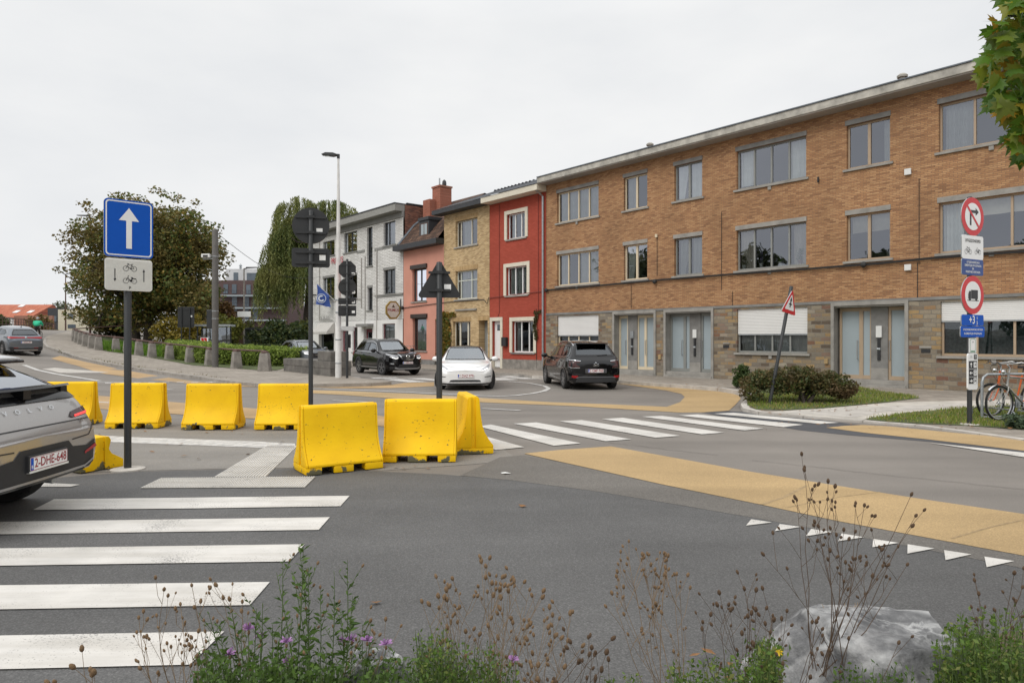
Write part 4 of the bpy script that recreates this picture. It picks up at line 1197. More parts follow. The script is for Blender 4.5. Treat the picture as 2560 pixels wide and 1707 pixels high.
for k in range(11): b.tube([(FU(803) + k * .16, -.10, FZ(815, 800)), (FU(803) + k * .16 + .05 * math.sin(k * 2.1), -.10, FZ(815, 800) + .22 + .12 * math.sin(k * 1.7))], .018, 4)
b.tube([(FU(802), -.10, FZ(815, 800)), (FU(833), -.10, FZ(815, 800))], .02, 4)
b.build("wrought_rail", M['grey_trim'], CF)
b = MB(); b.tube([(c0 + .2, -.05, FZ(790, 748)), (c0 + .6, -.6, FZ(790, 790)), ], .02, 4); b.build("awning_arm", M['grey_trim'], CF)
shell(CF, c0, c1, 9.6)

# octagonal beer sign hanging out from the wall
sg = thing("hanging_sign", "octagonal gold rimmed beer sign bracketed to the white cafe wall", "sign", FORG, FROT)
su, sz, sy = FU(1003), FZ(1000, 776), -.62
# the board stands square to the wall
def octo(r, y0, y1, mb, m=0):
    mb.prism([(sy + r * math.cos(R(22.5 + 45 * k)), sz + r * 1.12 * math.sin(R(22.5 + 45 * k))) for k in range(8)], su + y0, su + y1, 'x', m)
b = MB(); octo(.56, -.06, .06, b); b.build("board", mat('gold_rim', (.34, .24, .06), .45, metal=.3), sg)
b = MB(); octo(.46, .062, .068, b); octo(.46, -.068, -.062, b); b.build("panel", mat('cream_panel', (.62, .60, .54), .5), sg)
Mx = lambda z, s: Matrix.Translation((su + s * .072, sy, z)) @ Matrix.Rotation(R(90 * s), 4, 'Z') @ Matrix.Rotation(R(90), 4, 'X')
b = MB(); b.text("PRIMUS", .25, Mx(sz - .02, 1)); b.text("PRIMUS", .25, Mx(sz - .02, -1)); b.build("lettering", mat('dark_red_letters', (.28, .015, .03), .5), sg)
b = MB()
for s in (1, -1):
    b.prism([(sy - .13, sz + .17), (sy + .13, sz + .17), (sy + .05, sz + .27), (sy, sz + .36), (sy - .05, sz + .27)], su + s * .069, su + s * .074, 'x')
b.build("crest", mat('dark_crest', (.10, .06, .04), .6), sg)
b = MB(); b.tube([(su, -.04, sz), (su, -.1, sz)], .03, 6); b.tube([(su, -.05, sz - .1), (su, -.05, sz + .75)], .03, 6); b.build("bracket", M['anthracite'], sg)

# flag on the cafe
fl = thing("flag", "blue flag with white round emblem on a short pole on the cafe wall", "flag", FORG, FROT)
fu, fzz = FU(840), FZ(836, 754)
b = MB(); b.tube([(fu, -.04, fzz), (fu - .75, -1.2, fzz + 1.35)], .022, 6); b.build("flagpole", M['pole_white'], fl)
b = MB()
tip = Vector((fu - .75, -1.2, fzz + 1.35)); foot = Vector((fu - .22, -.36, fzz + .40))
nv = 10; vs = []
for i in range(nv + 1):
    t = i / nv; p = tip.lerp(foot, t)
    for j in range(nv + 1):
        s = j / nv
        L = 1.55 - .72 * t
        vs.append((p.x - .10 * s + .05 * math.sin(s * 5 + t * 9), p.y + .06 * math.sin(t * 11 + s * 3), p.z - L * s))
b.add(vs, [(i * (nv + 1) + j, i * (nv + 1) + j + 1, (i + 1) * (nv + 1) + j + 1, (i + 1) * (nv + 1) + j) for i in range(nv) for j in range(nv)])
b.build("cloth", mat('blue_flag', (.045, .095, .34), .8, var=.15), fl, smooth=60)
b = MB(); fc = Vector((fu - .53, -.80, fzz + .22)); wf = mat('flag_print', (.62, .66, .72), .8)
fx = Vector((.53, .85, 0)).normalized()
def fp(a, c): return fc + fx * a + Vector((0, 0, c)) + Vector((.3, -.95, 0)) * .16
for r0_, r1_, a0_, a1_ in ((.31, .35, 0, 360), (.13, .24, 60, 330)):
    n = 28
    vs = []
    for k in range(n + 1):
        a = R(a0_ + (a1_ - a0_) * k / n); vs += [fp(r0_ * math.cos(a), r0_ * math.sin(a)), fp(r1_ * math.cos(a), r1_ * math.sin(a))]
    b.add(vs, [(2 * k, 2 * k + 1, 2 * k + 3, 2 * k + 2) for k in range(n)])
b.build("emblem", wf, fl)

# ---------------------------------------------------------------- concrete barriers
def yellow_mat():
    m, t, b = newmat('chipped_yellow_paint')
    c = N(t, "ShaderNodeTexCoord"); oi = N(t, "ShaderNodeObjectInfo")
    ad = N(t, "ShaderNodeVectorMath", operation='ADD')
    cm = N(t, "ShaderNodeMath", operation='MULTIPLY'); cm.inputs[1].default_value = 37.0
    t.links.new(oi.outputs['Random'], cm.inputs[0])
    t.links.new(c.outputs['Object'], ad.inputs[0]); t.links.new(cm.outputs[0], ad.inputs[1])
    n1 = N(t, "ShaderNodeTexNoise", Scale=2.5, Detail=5.0)
    t.links.new(ad.outputs[0], n1.inputs['Vector'])
    r1 = ramp(t, [(.3, (.79, .46, .002)), (.7, (.90, .56, .003))])
    t.links.new(n1.outputs['Fac'], r1.inputs[0])
    # little chips
    mp = N(t, "ShaderNodeMapping"); mp.inputs['Scale'].default_value = (.55, .55, 1.0)
    t.links.new(ad.outputs[0], mp.inputs[0])
    n2 = N(t, "ShaderNodeTexNoise", Scale=38.0, Detail=3.0, Roughness=.55)
    t.links.new(mp.outputs[0], n2.inputs['Vector'])
    n3 = N(t, "ShaderNodeTexNoise", Scale=3.0, Detail=2.0)
    t.links.new(ad.outputs[0], n3.inputs['Vector'])
    mm = N(t, "ShaderNodeMath", operation='MULTIPLY_ADD'); mm.inputs[1].default_value = .22
    t.links.new(n3.outputs['Fac'], mm.inputs[0]); t.links.new(n2.outputs['Fac'], mm.inputs[2])
    r2 = ramp(t, [(.79, (0, 0, 0)), (.815, (1, 1, 1))])
    t.links.new(mm.outputs[0], r2.inputs[0])
    c1 = mixc(t, r2.outputs[0], r1.outputs[0], (.14, .095, .03))
    # worn foot where forks and tyres rub
    sp = N(t, "ShaderNodeSeparateXYZ"); t.links.new(c.outputs['Object'], sp.inputs[0])
    n4 = N(t, "ShaderNodeTexNoise", Scale=3.6, Detail=5.0, Roughness=.6)
    t.links.new(ad.outputs[0], n4.inputs['Vector'])
    mr = N(t, "ShaderNodeMapRange"); mr.inputs[1].default_value = .03; mr.inputs[2].default_value = .30; mr.inputs[3].default_value = .20; mr.inputs[4].default_value = -.25
    t.links.new(sp.outputs[2], mr.inputs[0])
    a2 = N(t, "ShaderNodeMath", operation='ADD'); t.links.new(n4.outputs['Fac'], a2.inputs[0]); t.links.new(mr.outputs[0], a2.inputs[1])
    r3 = ramp(t, [(.70, (0, 0, 0)), (.725, (1, 1, 1))]); t.links.new(a2.outputs[0], r3.inputs[0])
    c2 = mixc(t, r3.outputs[0], c1, (.13, .12, .07))
    t.links.new(c2, b.inputs['Base Color'])
    b.inputs['Roughness'].default_value = .55
    b.inputs['Specular IOR Level'].default_value = .22
    bp = N(t, "ShaderNodeBump", Strength=.35, Distance=.006); t.links.new(n2.outputs['Fac'], bp.inputs['Height'])
    t.links.new(bp.outputs[0], b.inputs['Normal'])
    return m
M['yellow'] = yellow_mat()

def barrier_mesh(L=.98, W=.58, Ht=.82):
    h = W / 2
    prof = [(-h, .085), (-h, .115), (-.125, .40), (-.085, Ht - .03), (-.06, Ht), (.06, Ht), (.085, Ht - .03), (.125, .40), (h, .115), (h, .085)]
    # smooth the sweep between foot and stem
    pr = []
    for i, p in enumerate(prof):
        if i in (2, 7):
            s = -1 if p[0] < 0 else 1
            seq = [(-.225, .20), (-.165, .30), (-.128, .41), (-.105, .56)]
            if s < 0: pr += seq
            else: pr += [(-x, z) for x, z in reversed(seq)]
        else: pr.append(p)
    b = MB()
    b.prism(pr, -L / 2 + .025, L / 2 - .025, 'x')
    # end faces: two cheeks leave a vertical groove
    left = [p for p in pr if p[0] < -.03] + [(-.03, Ht), (-.03, .085)]
    right = [p for p in pr if p[0] > .03] + [(.03, .085), (.03, Ht)]
    for x0, x1 in ((-L / 2, -L / 2 + .024), (L / 2 - .024, L / 2)):
        b.prism(left, x0, x1, 'x'); b.prism(right, x0, x1, 'x')
    # feet between the two fork slots
    foot = [(-h, 0), (-h, .084), (h, .084), (h, 0)]
    for x0, x1 in ((-L / 2, -.30), (-.15, .10), (.25, L / 2)):
        b.prism([(y, z) for y, z in foot], x0, x1, 'x')
    return b
BAR0 = barrier_mesh().build("concrete_barrier", M['yellow'], bevel=.010, smooth=50)
bars = [
    ((-2.215, 8.71), 33, "nearest yellow concrete barrier, leftmost of the front three, beside the ribbed tactile strip", 1.0),
    ((-1.255, 9.42), 2, "scuffed yellow concrete barrier, middle of the front three before the triangular sign", 1.0),
    ((-.665, 10.28), 103, "yellow concrete barrier turned end on to the viewer, beside the right zebra crossing", 1.06),
    ((-7.05, 12.90), 3, "yellow concrete barrier right behind the one way sign pole in the back row", .98),
    ((-5.55, 12.72), 1, "yellow concrete barrier standing alone in the middle of the back row", .98),
    ((-4.22, 12.72), 0, "yellow concrete barrier with the dark round sign pole in front of its right end", .98),
    ((-8.62, 13.30), 6, "yellow concrete barrier half hidden behind the silver car rear", .98),
]
for i, (xy, a, lab, s) in enumerate(bars):
    o = BAR0 if i == 0 else BAR0.copy()
    if i: COL.objects.link(o)
    o.location = (xy[0], xy[1], .013 + H(xy[0])); o.rotation_euler = (0, 0, R(a)); o.scale = (s, 1, 1)
    tag(o, lab, "barrier", "yellow concrete barriers on the traffic island")
# low barrier block seen end on beside the silver car
b = MB()
pr = [(-.27, 0), (-.27, .10), (-.12, .19), (-.085, .25), (-.11, .36), (-.085, .41), (.085, .41), (.11, .36), (.085, .25), (.12, .19), (.27, .10), (.27, 0)]
b.prism(pr, -.5, .48, 'x')
b.prism([p for p in pr if p[0] < 0] + [(-.03, .41), (-.03, 0)], .4801, .5, 'x'); b.prism([p for p in pr if p[0] > 0] + [(.03, 0), (.03, .41)], .4801, .5, 'x')
o = b.build("low_barrier", M['yellow'], bevel=.010, smooth=50, loc=(-5.60, 8.85, .013)); o.rotation_euler = (0, 0, R(-29))
tag(o, "low yellow concrete block beside the silver car's bumper, lower than the other barriers", "barrier")

# ---------------------------------------------------------------- signs
def rrect(w, h, r, n=5):
    pts = []
    for cx, cy, a0 in ((w / 2 - r, h / 2 - r, 0), (-w / 2 + r, h / 2 - r, 90), (-w / 2 + r, -h / 2 + r, 180), (w / 2 - r, -h / 2 + r, 270)):
        for k in range(n + 1):
            a = R(a0 + 90 * k / n); pts.append((cx + r * math.cos(a), cy + r * math.sin(a)))
    return pts
def circ(r, n=40): return [(r * math.cos(2 * math.pi * k / n), r * math.sin(2 * math.pi * k / n)) for k in range(n)]
def tri_round(w, r=.04):
    h = w * .866; c = [(-w / 2 + r * 1.4, -h / 2 + r), (w / 2 - r * 1.4, -h / 2 + r), (0, h / 2 - r * 1.6)]
    pts = []
    for (cx, cy), a0 in zip(c, (150, 270, 30)):
        for k in range(7):
            a = R(a0 + 120 * k / 6); pts.append((cx + r * math.cos(a), cy + r * math.sin(a)))
    return pts
# sign plates live in the local x-z plane, front towards -y
def plate(root, name, outline, z, material, back='sign_back', x=0.0, y=-.055, th=.022):
    b = MB(); b.prism([(x + p[0], z + p[1]) for p in outline], y + .004, y + th, 'y', 1); b.prism([(x + p[0], z + p[1]) for p in outline], y, y + .0035, 'y', 0)
    return b.build(name, [M[material], M[back]], root)
def face(root, name, outlines, z, material, lift=.002, x=0.0, y=-.055):
    """thin printed layer on the front of a plate"""
    b = MB()
    for o in outlines:
        o = [(x + p[0], z + p[1]) for p in o]
        b.prism(o, y - lift - .0012, y - lift, 'y')
    return b.build(name, M[material], root)
def ringface(root, name, outer, inner, z, material, lift=.002, x=0.0, y=-.055):
    b = MB(); n = len(outer)
    vs = [(x + p[0], y - lift, z + p[1]) for p in outer] + [(x + p[0], y - lift, z + p[1]) for p in inner]
    b.add(vs, [(i, (i + 1) % n, n + (i + 1) % n, n + i) for i in range(n)])
    return b.build(name, M[material], root)
def words(root, lines, z, material, lift=.004, x=0.0, y=-.055, name='lettering'):
    b = MB()
    for body, size, dx, dz, sx in lines:
        b.text(body, size, Matrix.Translation((x + dx, y - lift, z + dz)) @ Matrix.Rotation(R(90), 4, 'X'), sx=sx)
    return b.build(name, M[material], root)
def pole(root, h, r, material='pole_grey', base=True, cap=True):
    b = MB(); b.lathe([(r, -.3), (r, h), (r * .8, h + .012), (0.001, h + .014)], 16)
    return b.build("pole", M[material], root, smooth=40)
def braces(root, zs, hw, mat_='sign_back', y=-.030):
    for z in zs:
        b = MB(); b.box(-hw, hw, y, y + .022, z - .018, z + .018)
        b.tube([(-.055, y + .02, z), (-.055, .05, z)], .008, 5); b.tube([(.055, y + .02, z), (.055, .05, z)], .008, 5)
        b.box(-.062, .062, .040, .052, z - .02, z + .02)
        b.build("clamp", M[mat_], root)
def line2(mb, a, c, w, y, m=0):
    a, c = Vector((a[0], a[1])), Vector((c[0], c[1])); d = (c - a); n = Vector((-d.y, d.x)).normalized() * w / 2
    q = [a + n, a - n, c - n, c + n]
    mb.add([(p.x, y, p.y) for p in q], [(0, 1, 2, 3)], m)
def ring2(mb, c, r, w, y, n=22):
    vs = []
    for k in range(n + 1):
        t = 2 * math.pi * k / n
        for rr in (r - w / 2, r + w / 2): vs.append((c[0] + rr * math.cos(t), y, c[1] + rr * math.sin(t)))
    mb.add(vs, [(2 * k, 2 * k + 1, 2 * k + 3, 2 * k + 2) for k in range(n)])
def poly2(mb, pts, y): mb.add([(p[0], y, p[1]) for p in pts], [tuple(range(len(pts)))])
def bike_icon(mb, cx, cz, s, y, moped=False):
    P_ = lambda a, b_: (cx + a * s, cz + b_ * s)
    w = .055 * s
    ring2(mb, P_(-.55, -.2), .36 * s, w, y); ring2(mb, P_(.55, -.2), .36 * s, w, y)
    if not moped:
        for a, b_ in (((-.55, -.2), (-.28, .35)), ((-.28, .35), (.25, .35)), ((.25, .35), (.55, -.2)), ((-.36, .2), (.05, -.22)), ((.05, -.22), (.28, .42)), ((.05, -.22), (.55, -.2)), ((-.28, .35), (-.25, .52)), ((-.42, .52), (-.1, .52)), ((.14, .46), (.42, .46))):
            line2(mb, P_(*a), P_(*b_), w, y)
        ring2(mb, P_(.05, -.22), .06 * s, w, y, 10)
    else:
        for a, b_ in (((-.55, -.2), (-.22, .5)), ((-.3, .5), (-.12, .62)), ((-.22, .3), (.0, -.22)), ((.0, -.22), (.55, -.2)), ((.2, -.1), (.25, .3)), ((.1, .34), (.42, .34)), ((.25, .12), (.7, .16))):
            line2(mb, P_(*a), P_(*b_), w * 1.3, y)
        poly2(mb, [P_(-.05, -.3), P_(.28, -.3), P_(.3, .02), P_(-.02, 0)], y)
        poly2(mb, [P_(.25, .12), P_(.85, .12), P_(.8, .2), P_(.3, .28)], y)
def yaw(dx, dy): return math.atan2(dy, dx)

# one-way sign, front
s1 = thing("one_way_sign", "tall grey pole with blue white arrow sign above white bicycle and moped panel", "traffic sign", (-4.88, 8.67, .013), R(44))
pole(s1, 3.33, .043)
ZS = 3.035
plate(s1, "arrow_panel", rrect(.56, .72, .05), ZS, 'sign_blue', back='galv')
ringface(s1, "border", rrect(.525, .685, .04), rrect(.495, .655, .032), ZS, 'sign_white')
face(s1, "arrow", [[(-.032, -.25), (.032, -.25), (.032, .10), (.115, .10), (0, .262), (-.115, .10), (-.032, .10)]], ZS, 'sign_white')
ZP = 2.455
plate(s1, "exception_panel", rrect(.54, .40, .035), ZP, 'sign_pale', back='galv')
b = MB()
for k in range(26): b.box(-.262, .262, -.0595, -.0555, ZP - .18 + k * .0142, ZP - .18 + k * .0142 + .006)
b.build("ribs", M['sign_pale'], s1)
b = MB(); yy = -.0615
bike_icon(b, 0.01, ZP + .095, .085, yy); bike_icon(b, .01, ZP - .06, .085, yy, True)
for x, up in ((-.16, -1), (.17, 1)):
    line2(b, (x, ZP - .08), (x, ZP + .07), .010, yy)
    poly2(b, [(x - .014, ZP - .005 + up * .05), (x + .014, ZP - .005 + up * .05), (x, ZP - .005 + up * .088)], yy)
b.text("P", .05, Matrix.Translation((.01, yy, ZP - .165)) @ Matrix.Rotation(R(90), 4, 'X'))
b.build("pictograms", M['sign_black'], s1)
braces(s1, (ZS + .2, ZS - .2, ZP + .1, ZP - .1), .2, 'galv')
b = MB(); b.lathe([(.20, -.02), (.20, .004), (.14, .012), (.05, .014)], 20); b.build("footing", M['kerb_light'], s1)

# backs of signs (they face away from the viewer: local front is -y, so turned half round)
s2 = thing("traffic_sign", "dark back of a round sign over one plate, pole among the barriers", "traffic sign", (-3.39, 11.5, .013), R(180 + 14))
pole(s2, 3.80, .038)
plate(s2, "round_panel", circ(.305), 3.56, 'sign_red'); plate(s2, "plate", rrect(.62, .32, .04), 3.02, 'sign_blue')
braces(s2, (3.70, 3.44, 3.11, 2.93), .25)
b = MB(); b.box(-.19, -.09, -.031, -.0285, 3.43, 3.52); b.build("sticker", M['paper'], s2)
b = MB(); b.box(-.24, -.14, -.031, -.0285, 2.98, 3.07); b.build("sticker", M['paper'], s2)
s3 = thing("traffic_sign", "dark back of a triangular sign on a grey pole behind the middle front barrier", "traffic sign", (-1.065, 10.0, .013), R(180 + 4))
pole(s3, 2.76, .043)
plate(s3, "triangle_panel", tri_round(.64), 2.53, 'sign_red')
braces(s3, (2.62, 2.36), .16)
b = MB(); b.box(-.17, -.07, -.031, -.0285, 2.37, 2.45); b.build("sticker", M['paper'], s3)
s4 = thing("traffic_sign", "dark backs of octagonal and round signs on a pole before the cafe", "traffic sign", (-6.57, 27.2, PAVE), R(180 + 8))
pole(s4, 4.72, .05)
o8 = [(.365 * math.cos(R(22.5 + 45 * k)), .365 * math.sin(R(22.5 + 45 * k))) for k in range(8)]
plate(s4, "octagon_panel", o8, 4.33, 'sign_red', y=-.075); plate(s4, "round_panel", circ(.35), 3.63, 'sign_red', y=-.075)
plate(s4, "plate", rrect(.70, .26, .04), 3.06, 'sign_white', y=-.075); plate(s4, "plate", rrect(.70, .42, .04), 2.68, 'sign_blue', y=-.075)
b = MB()
for x, z in ((-.23, 4.16), (-.25, 3.42), (-.24, 3.03), (-.24, 2.64)): b.box(x - .06, x + .06, -.052, -.049, z - .05, z + .05)
b.build("sticker", M['paper'], s4)
braces(s4, (4.5, 4.15, 3.8, 3.45, 3.06, 2.78, 2.56), .27, y=-.05)
b = MB(); b.box(-.30, .28, -.085, -.06, 1.88, 2.06); np_ = b.build("name_plate", M['sign_black'], s4); np_.rotation_euler = (0, 0, R(180 + 14))
for k in range(9): b.box(-.24 + k * .052, -.205 + k * .052, -.0875, -.0855, 1.985, 2.03); b.box(-.2 + k * .044, -.17 + k * .044, -.0875, -.0855, 1.915, 1.95)
b.build("lettering", M['sign_white'], np_)
b = MB(); b.box(-.14, .0, -.07, -.05, 1.2, 1.74); b.build("small_board", M['sign_black'], s4)

# white lamp column
lp = thing("street_lamp", "tall tapering white street lamp with flat dark head at the end of the stone wall", "street lamp", (-7.02, 27.6, PAVE))
b = MB(); b.lathe([(.125, -.2), (.125, .02), (.120, 1.5), (.112, 1.52), (.105, 2.6), (.095, 4.4), (.042, 8.86), (.001, 8.87)], 16); b.build("pole", M['pole_white'], lp, smooth=30)
b = MB()
b.tube([(0, 0, 8.84), (0, 0, 9.02)], .06, 10); b.tube([(0, 0, 8.98), (-.12, 0, 9.0)], .05, 8)
b.prism([(-.08, 8.96), (-.22, 8.93), (-.66, 8.985), (-.66, 9.0), (-.5, 9.07), (-.2, 9.06), (-.08, 9.02)], -.13, .13, 'y')
b.build("lamp_head", M['pole_grey'], lp, bevel=.01)
b = MB(); b.box(-.56, -.26, -.09, .09, 8.948, 8.952); b.build("lens", M['frost'], lp)
b = MB()
for z in (.55, 1.5, 2.6, 3.1): b.lathe([(.122, z), (.128, z + .01), (.128, z + .05), (.12, z + .06)], 14)
b.build("band", M['galv'], lp)

# slim lamps
def slim_lamp(px, Z, ytop, ybase, label, arm=-1, board=False, col='rust'):
    base = P(px, ybase, Z); h = P(px, ytop, Z).z - base.z
    r = thing("street_lamp", label, "street lamp", base)
    b = MB(); b.lathe([(.11, -1.0), (.10, 0), (.055, h), (0, h + .02)], 10); b.build("pole", M[col], r, smooth=40)
    b = MB(); b.tube([(0, 0, h - .05), (arm * .25, 0, h + .02)], .05, 6); b.prism([(arm * .2, h), (arm * 1.25, h + .06), (arm * 1.2, h + .12), (arm * .25, h + .12)], -.15, .15, 'y'); b.build("lamp_head", M['pole_grey'], r)
    if board:
        b = MB(); b.box(-.55, .65, -.12, -.09, 2.75, 3.25); b.build("name_board", M['sign_white'], r)
    return r
slim_lamp(225.5, 66, 541, 846, "slender brown street lamp rising behind the left edge of the big round tree", -1)
slim_lamp(164, 92, 685, 820, "slender brown street lamp by the cream house at the bridge", 1)
slim_lamp(610, 62, 671, 868, "thin grey street lamp with white name board before the dark brick flats", 1, True, 'concrete')

# concrete mast with camera
ms = thing("utility_pole", "thick grey mast with a small white camera on the pavement beside the hedge", "utility pole", G(538, 917.5, PAVE))
b = MB(); b.lathe([(.165, -.3), (.165, 3.9), (.15, 7.28), (.14, 7.30), (0, 7.31)], 16); b.build("mast", mat('grey_mast', (.115, .108, .10), .7, var=.15), ms, smooth=30)
b = MB()
for z in (5.85, 2.95, 2.55): b.lathe([(.166, z), (.172, z), (.172, z + .05), (.165, z + .05)], 14)
b.build("band", M['galv'], ms)
b = MB(); b.tube([(0, -.1, 5.75), (-.6, -.1, 5.72)], .035, 6); b.build("bracket", M['galv'], ms)
b = MB(); b.box(-.66, -.2, -.22, .02, 5.80, 6.0); cbx = b.build("camera", M['plastic_white'], ms, bevel=.03)
b = MB(); b.box(-.55, -.3, -.235, -.222, 5.83, 5.93); b.build("lens", M['black_plastic'], cbx)
b = MB(); b.box(-.45, -.17, -.05, .25, 2.05, 3.05); b.build("cabinet", M['pole_grey'], ms, bevel=.03)
# overhead wire from mast to cafe
A0 = ms.location + Vector((0, 0, 7.2)); B0 = Vector((FORG[0], FORG[1], 0)) + fd * FU(800) + Vector((0, 0, 6.6))
b = MB(); b.tube([A0.lerp(B0, i / 14) - Vector((0, 0, 1.0 * math.sin(math.pi * i / 14))) for i in range(15)], .014, 5)
tag(b.build("overhead_wire", M['cable']), "thin overhead wire slung from the grey mast to the white cafe", "wire")

# leaning warning triangle on the verge
s5 = thing("warning_sign", "leaning grey pole with small red and white priority triangle beside the low bush", "traffic sign", G(1924, 1010, PV), 0)
s5.rotation_euler = (Matrix.Rotation(R(10.5), 3, 'Y') @ Matrix.Rotation(R(40), 3, 'Z')).to_euler()
pole(s5, 2.86, .042)
tr = lambda w: tri_round(w, .035)
plate(s5, "triangle_panel", tr(.66), 2.50, 'sign_red', back='galv')
face(s5, "white_field", [[(x * .66, z * .66 - .012) for x, z in tr(.66)]], 2.50, 'sign_white')
b = MB(); yy = -.0605
poly2(b, [(-.022, 2.36), (.022, 2.36), (.024, 2.52), (.05, 2.52), (0, 2.62), (-.05, 2.52), (-.024, 2.52)], yy); line2(b, (-.07, 2.44), (.075, 2.44), .03, yy - .0004)
b.build("pictogram", M['sign_black'], s5)

# sign stack on the right
s6 = thing("traffic_sign", "grey pole carrying a stack of no right turn, no lorries and blue exception plates", "traffic sign", G(2424, 1062, PV), R(27.5))
s6.scale = (1.057, 1.057, 1.057)
pole(s6, 4.1, .042)
zz = lambda y: CAM_H + (HY - y) * 12.26 / FPX - PAVE
z0 = zz(540.5)
plate(s6, "no_right_turn_panel", circ(.345), z0, 'sign_red', back='galv')
face(s6, "white_field", [circ(.245)], z0, 'sign_white')
b = MB(); yy = -.060
line2(b, (-.075, z0 - .16), (-.075, z0 + .09), .05, yy); line2(b, (-.10, z0 + .09), (.09, z0 + .09), .05, yy - .0003); poly2(b, [(.08, z0 + .02), (.18, z0 + .09), (.08, z0 + .16)], yy)
b.build("arrow", M['sign_black'], s6)
b = MB(); line2(b, (-.175, z0 + .175), (.175, z0 - .175), .045, yy - .002); b.build("slash", M['sign_red'], s6)
z1 = (zz(588) + zz(647)) / 2; h1 = zz(588) - zz(647)
plate(s6, "exception_panel", rrect(.66, h1, .04), z1, 'sign_white', back='galv')
b = MB(); b.text("UITGEZONDERD", .075, Matrix.Translation((0, -.060, z1 + .115)) @ Matrix.Rotation(R(90), 4, 'X'), sx=.85)
bike_icon(b, -.15, z1 - .06, .115, -.060); bike_icon(b, .15, z1 - .06, .10, -.060, True)
b.build("pictograms", M['sign_black'], s6)
z2 = (zz(646) + zz(688)) / 2; h2 = zz(648) - zz(688)
plate(s6, "text_panel", rrect(.66, h2, .035), z2, 'sign_navy', back='galv')
words(s6, [("UITGEZONDERD BUS", .052, 0, .085, .8), ("GEMEENTELIJKE AFVALOPHALING", .052, 0, .028, .66), ("EN", .052, 0, -.03, .8), ("PRIORITAIRE VOERTUIGEN", .052, 0, -.088, .72)], z2, 'sign_white')
z3 = zz(736.3)
plate(s6, "no_lorry_panel", circ(.345), z3, 'sign_red', back='galv')
face(s6, "white_field", [circ(.245)], z3, 'sign_white')
b = MB()
poly2(b, [(-.06, z3 - .07), (.15, z3 - .07), (.15, z3 + .09), (-.06, z3 + .09)], yy); poly2(b, [(-.15, z3 - .07), (-.065, z3 - .07), (-.065, z3 + .07), (-.12, z3 + .07), (-.15, z3 + .01)], yy)
line2(b, (-.18, z3 - .10), (.18, z3 - .10), .012, yy)
for x in (-.10, .10): poly2(b, [(x + .035 * math.cos(k * .52), z3 - .075 + .035 * math.sin(k * .52)) for k in range(12)], yy - .0004)
b.build("lorry", M['sign_black'], s6)
z4 = (zz(785.6) + zz(813)) / 2
plate(s6, "weight_panel", rrect(.68, zz(785.6) - zz(813), .035), z4, 'sign_blue', back='galv')
words(s6, [("+3", .20, -.03, 0, .9), ("t", .09, .13, .045, .9), ("5", .09, .13, -.05, .9)], z4, 'sign_white')
z5 = (zz(814.5) + zz(841.6)) / 2
plate(s6, "text_panel", rrect(.74, zz(814.5) - zz(841.6), .035), z5, 'sign_blue', back='galv')
words(s6, [("UITGEZONDERD PRIORITAIRE VOERTUIGEN", .050, 0, .035, .62), ("EN GEMEENTELIJKE AFVALOPHALING", .050, 0, -.035, .66)], z5, 'sign_white')
z6 = (zz(843.7) + zz(881.6)) / 2
plate(s6, "info_panel", rrect(.22, zz(844) - zz(881), .02), z6, 'sign_white', back='galv')
ringface(s6, "border", rrect(.165, .22, .03), rrect(.15, .205, .028), z6 + .01, 'green_paint')
face(s6, "green_bar", [[(-.08, -.118), (.08, -.118), (.08, -.104), (-.08, -.104)]], z6, 'green_paint')
words(s6, [("+", .07, 0, .06, 1)], z6, 'sign_black')
z7 = (zz(882) + zz(973)) / 2; h7 = zz(882) - zz(973)
plate(s6, "node_panel", rrect(.31, h7, .05), z7, 'sign_white', back='sign_white')
face(s6, "black_field", [[(-.125, zz(958) - z7), (.125, zz(958) - z7), (.125, zz(901) - z7), (-.125, zz(901) - z7)], [(.02, z_, ) for z_ in ()] or [(.03, zz(897) - z7), (.125, zz(897) - z7), (.125, zz(885) - z7), (.03, zz(885) - z7)]], z7, 'sign_black')
for n_, y in ((14, 911), (52, 931), (84, 951)):
    zc = zz(y) - z7
    face(s6, "number_field", [rr_ for rr_ in [[(p[0] + .065, p[1] + zc) for p in rrect(.095, .10, .015)]]], z7, 'sign_white', lift=.004)
    words(s6, [(str(n_), .085, .065, zc, .8)], z7, 'sign_black', lift=.0065)
words(s6, [("72", .07, .078, zz(891) - z7, .8)], z7, 'sign_white')
b = MB()
for ang, y in ((90, 911), (180, 931), (0, 951)):
    c = Vector((-.06, zz(y))); d = Vector((math.cos(R(ang)), math.sin(R(ang)))); n = Vector((-d.y, d.x))
    line2(b, c - d * .045, c + d * .03, .018, -.060); poly2(b, [c + d * .05, c + n * .035 + d * .005, c - n * .035 + d * .005], -.0602)
for y in (921, 941): line2(b, (-.12, zz(y)), (.12, zz(y)), .006, -.0601)
b.build("arrow", M['sign_white'], s6)
b = MB(); bike_icon(b, -.06, zz(891), .05, -.0595); b.build("bicycle_mark", M['galv'], s6)
b = MB(); b.lathe([(.16, .004), (.15, .02), (.05, .03)], 14); b.build("footing", M['kerb_light'], s6)

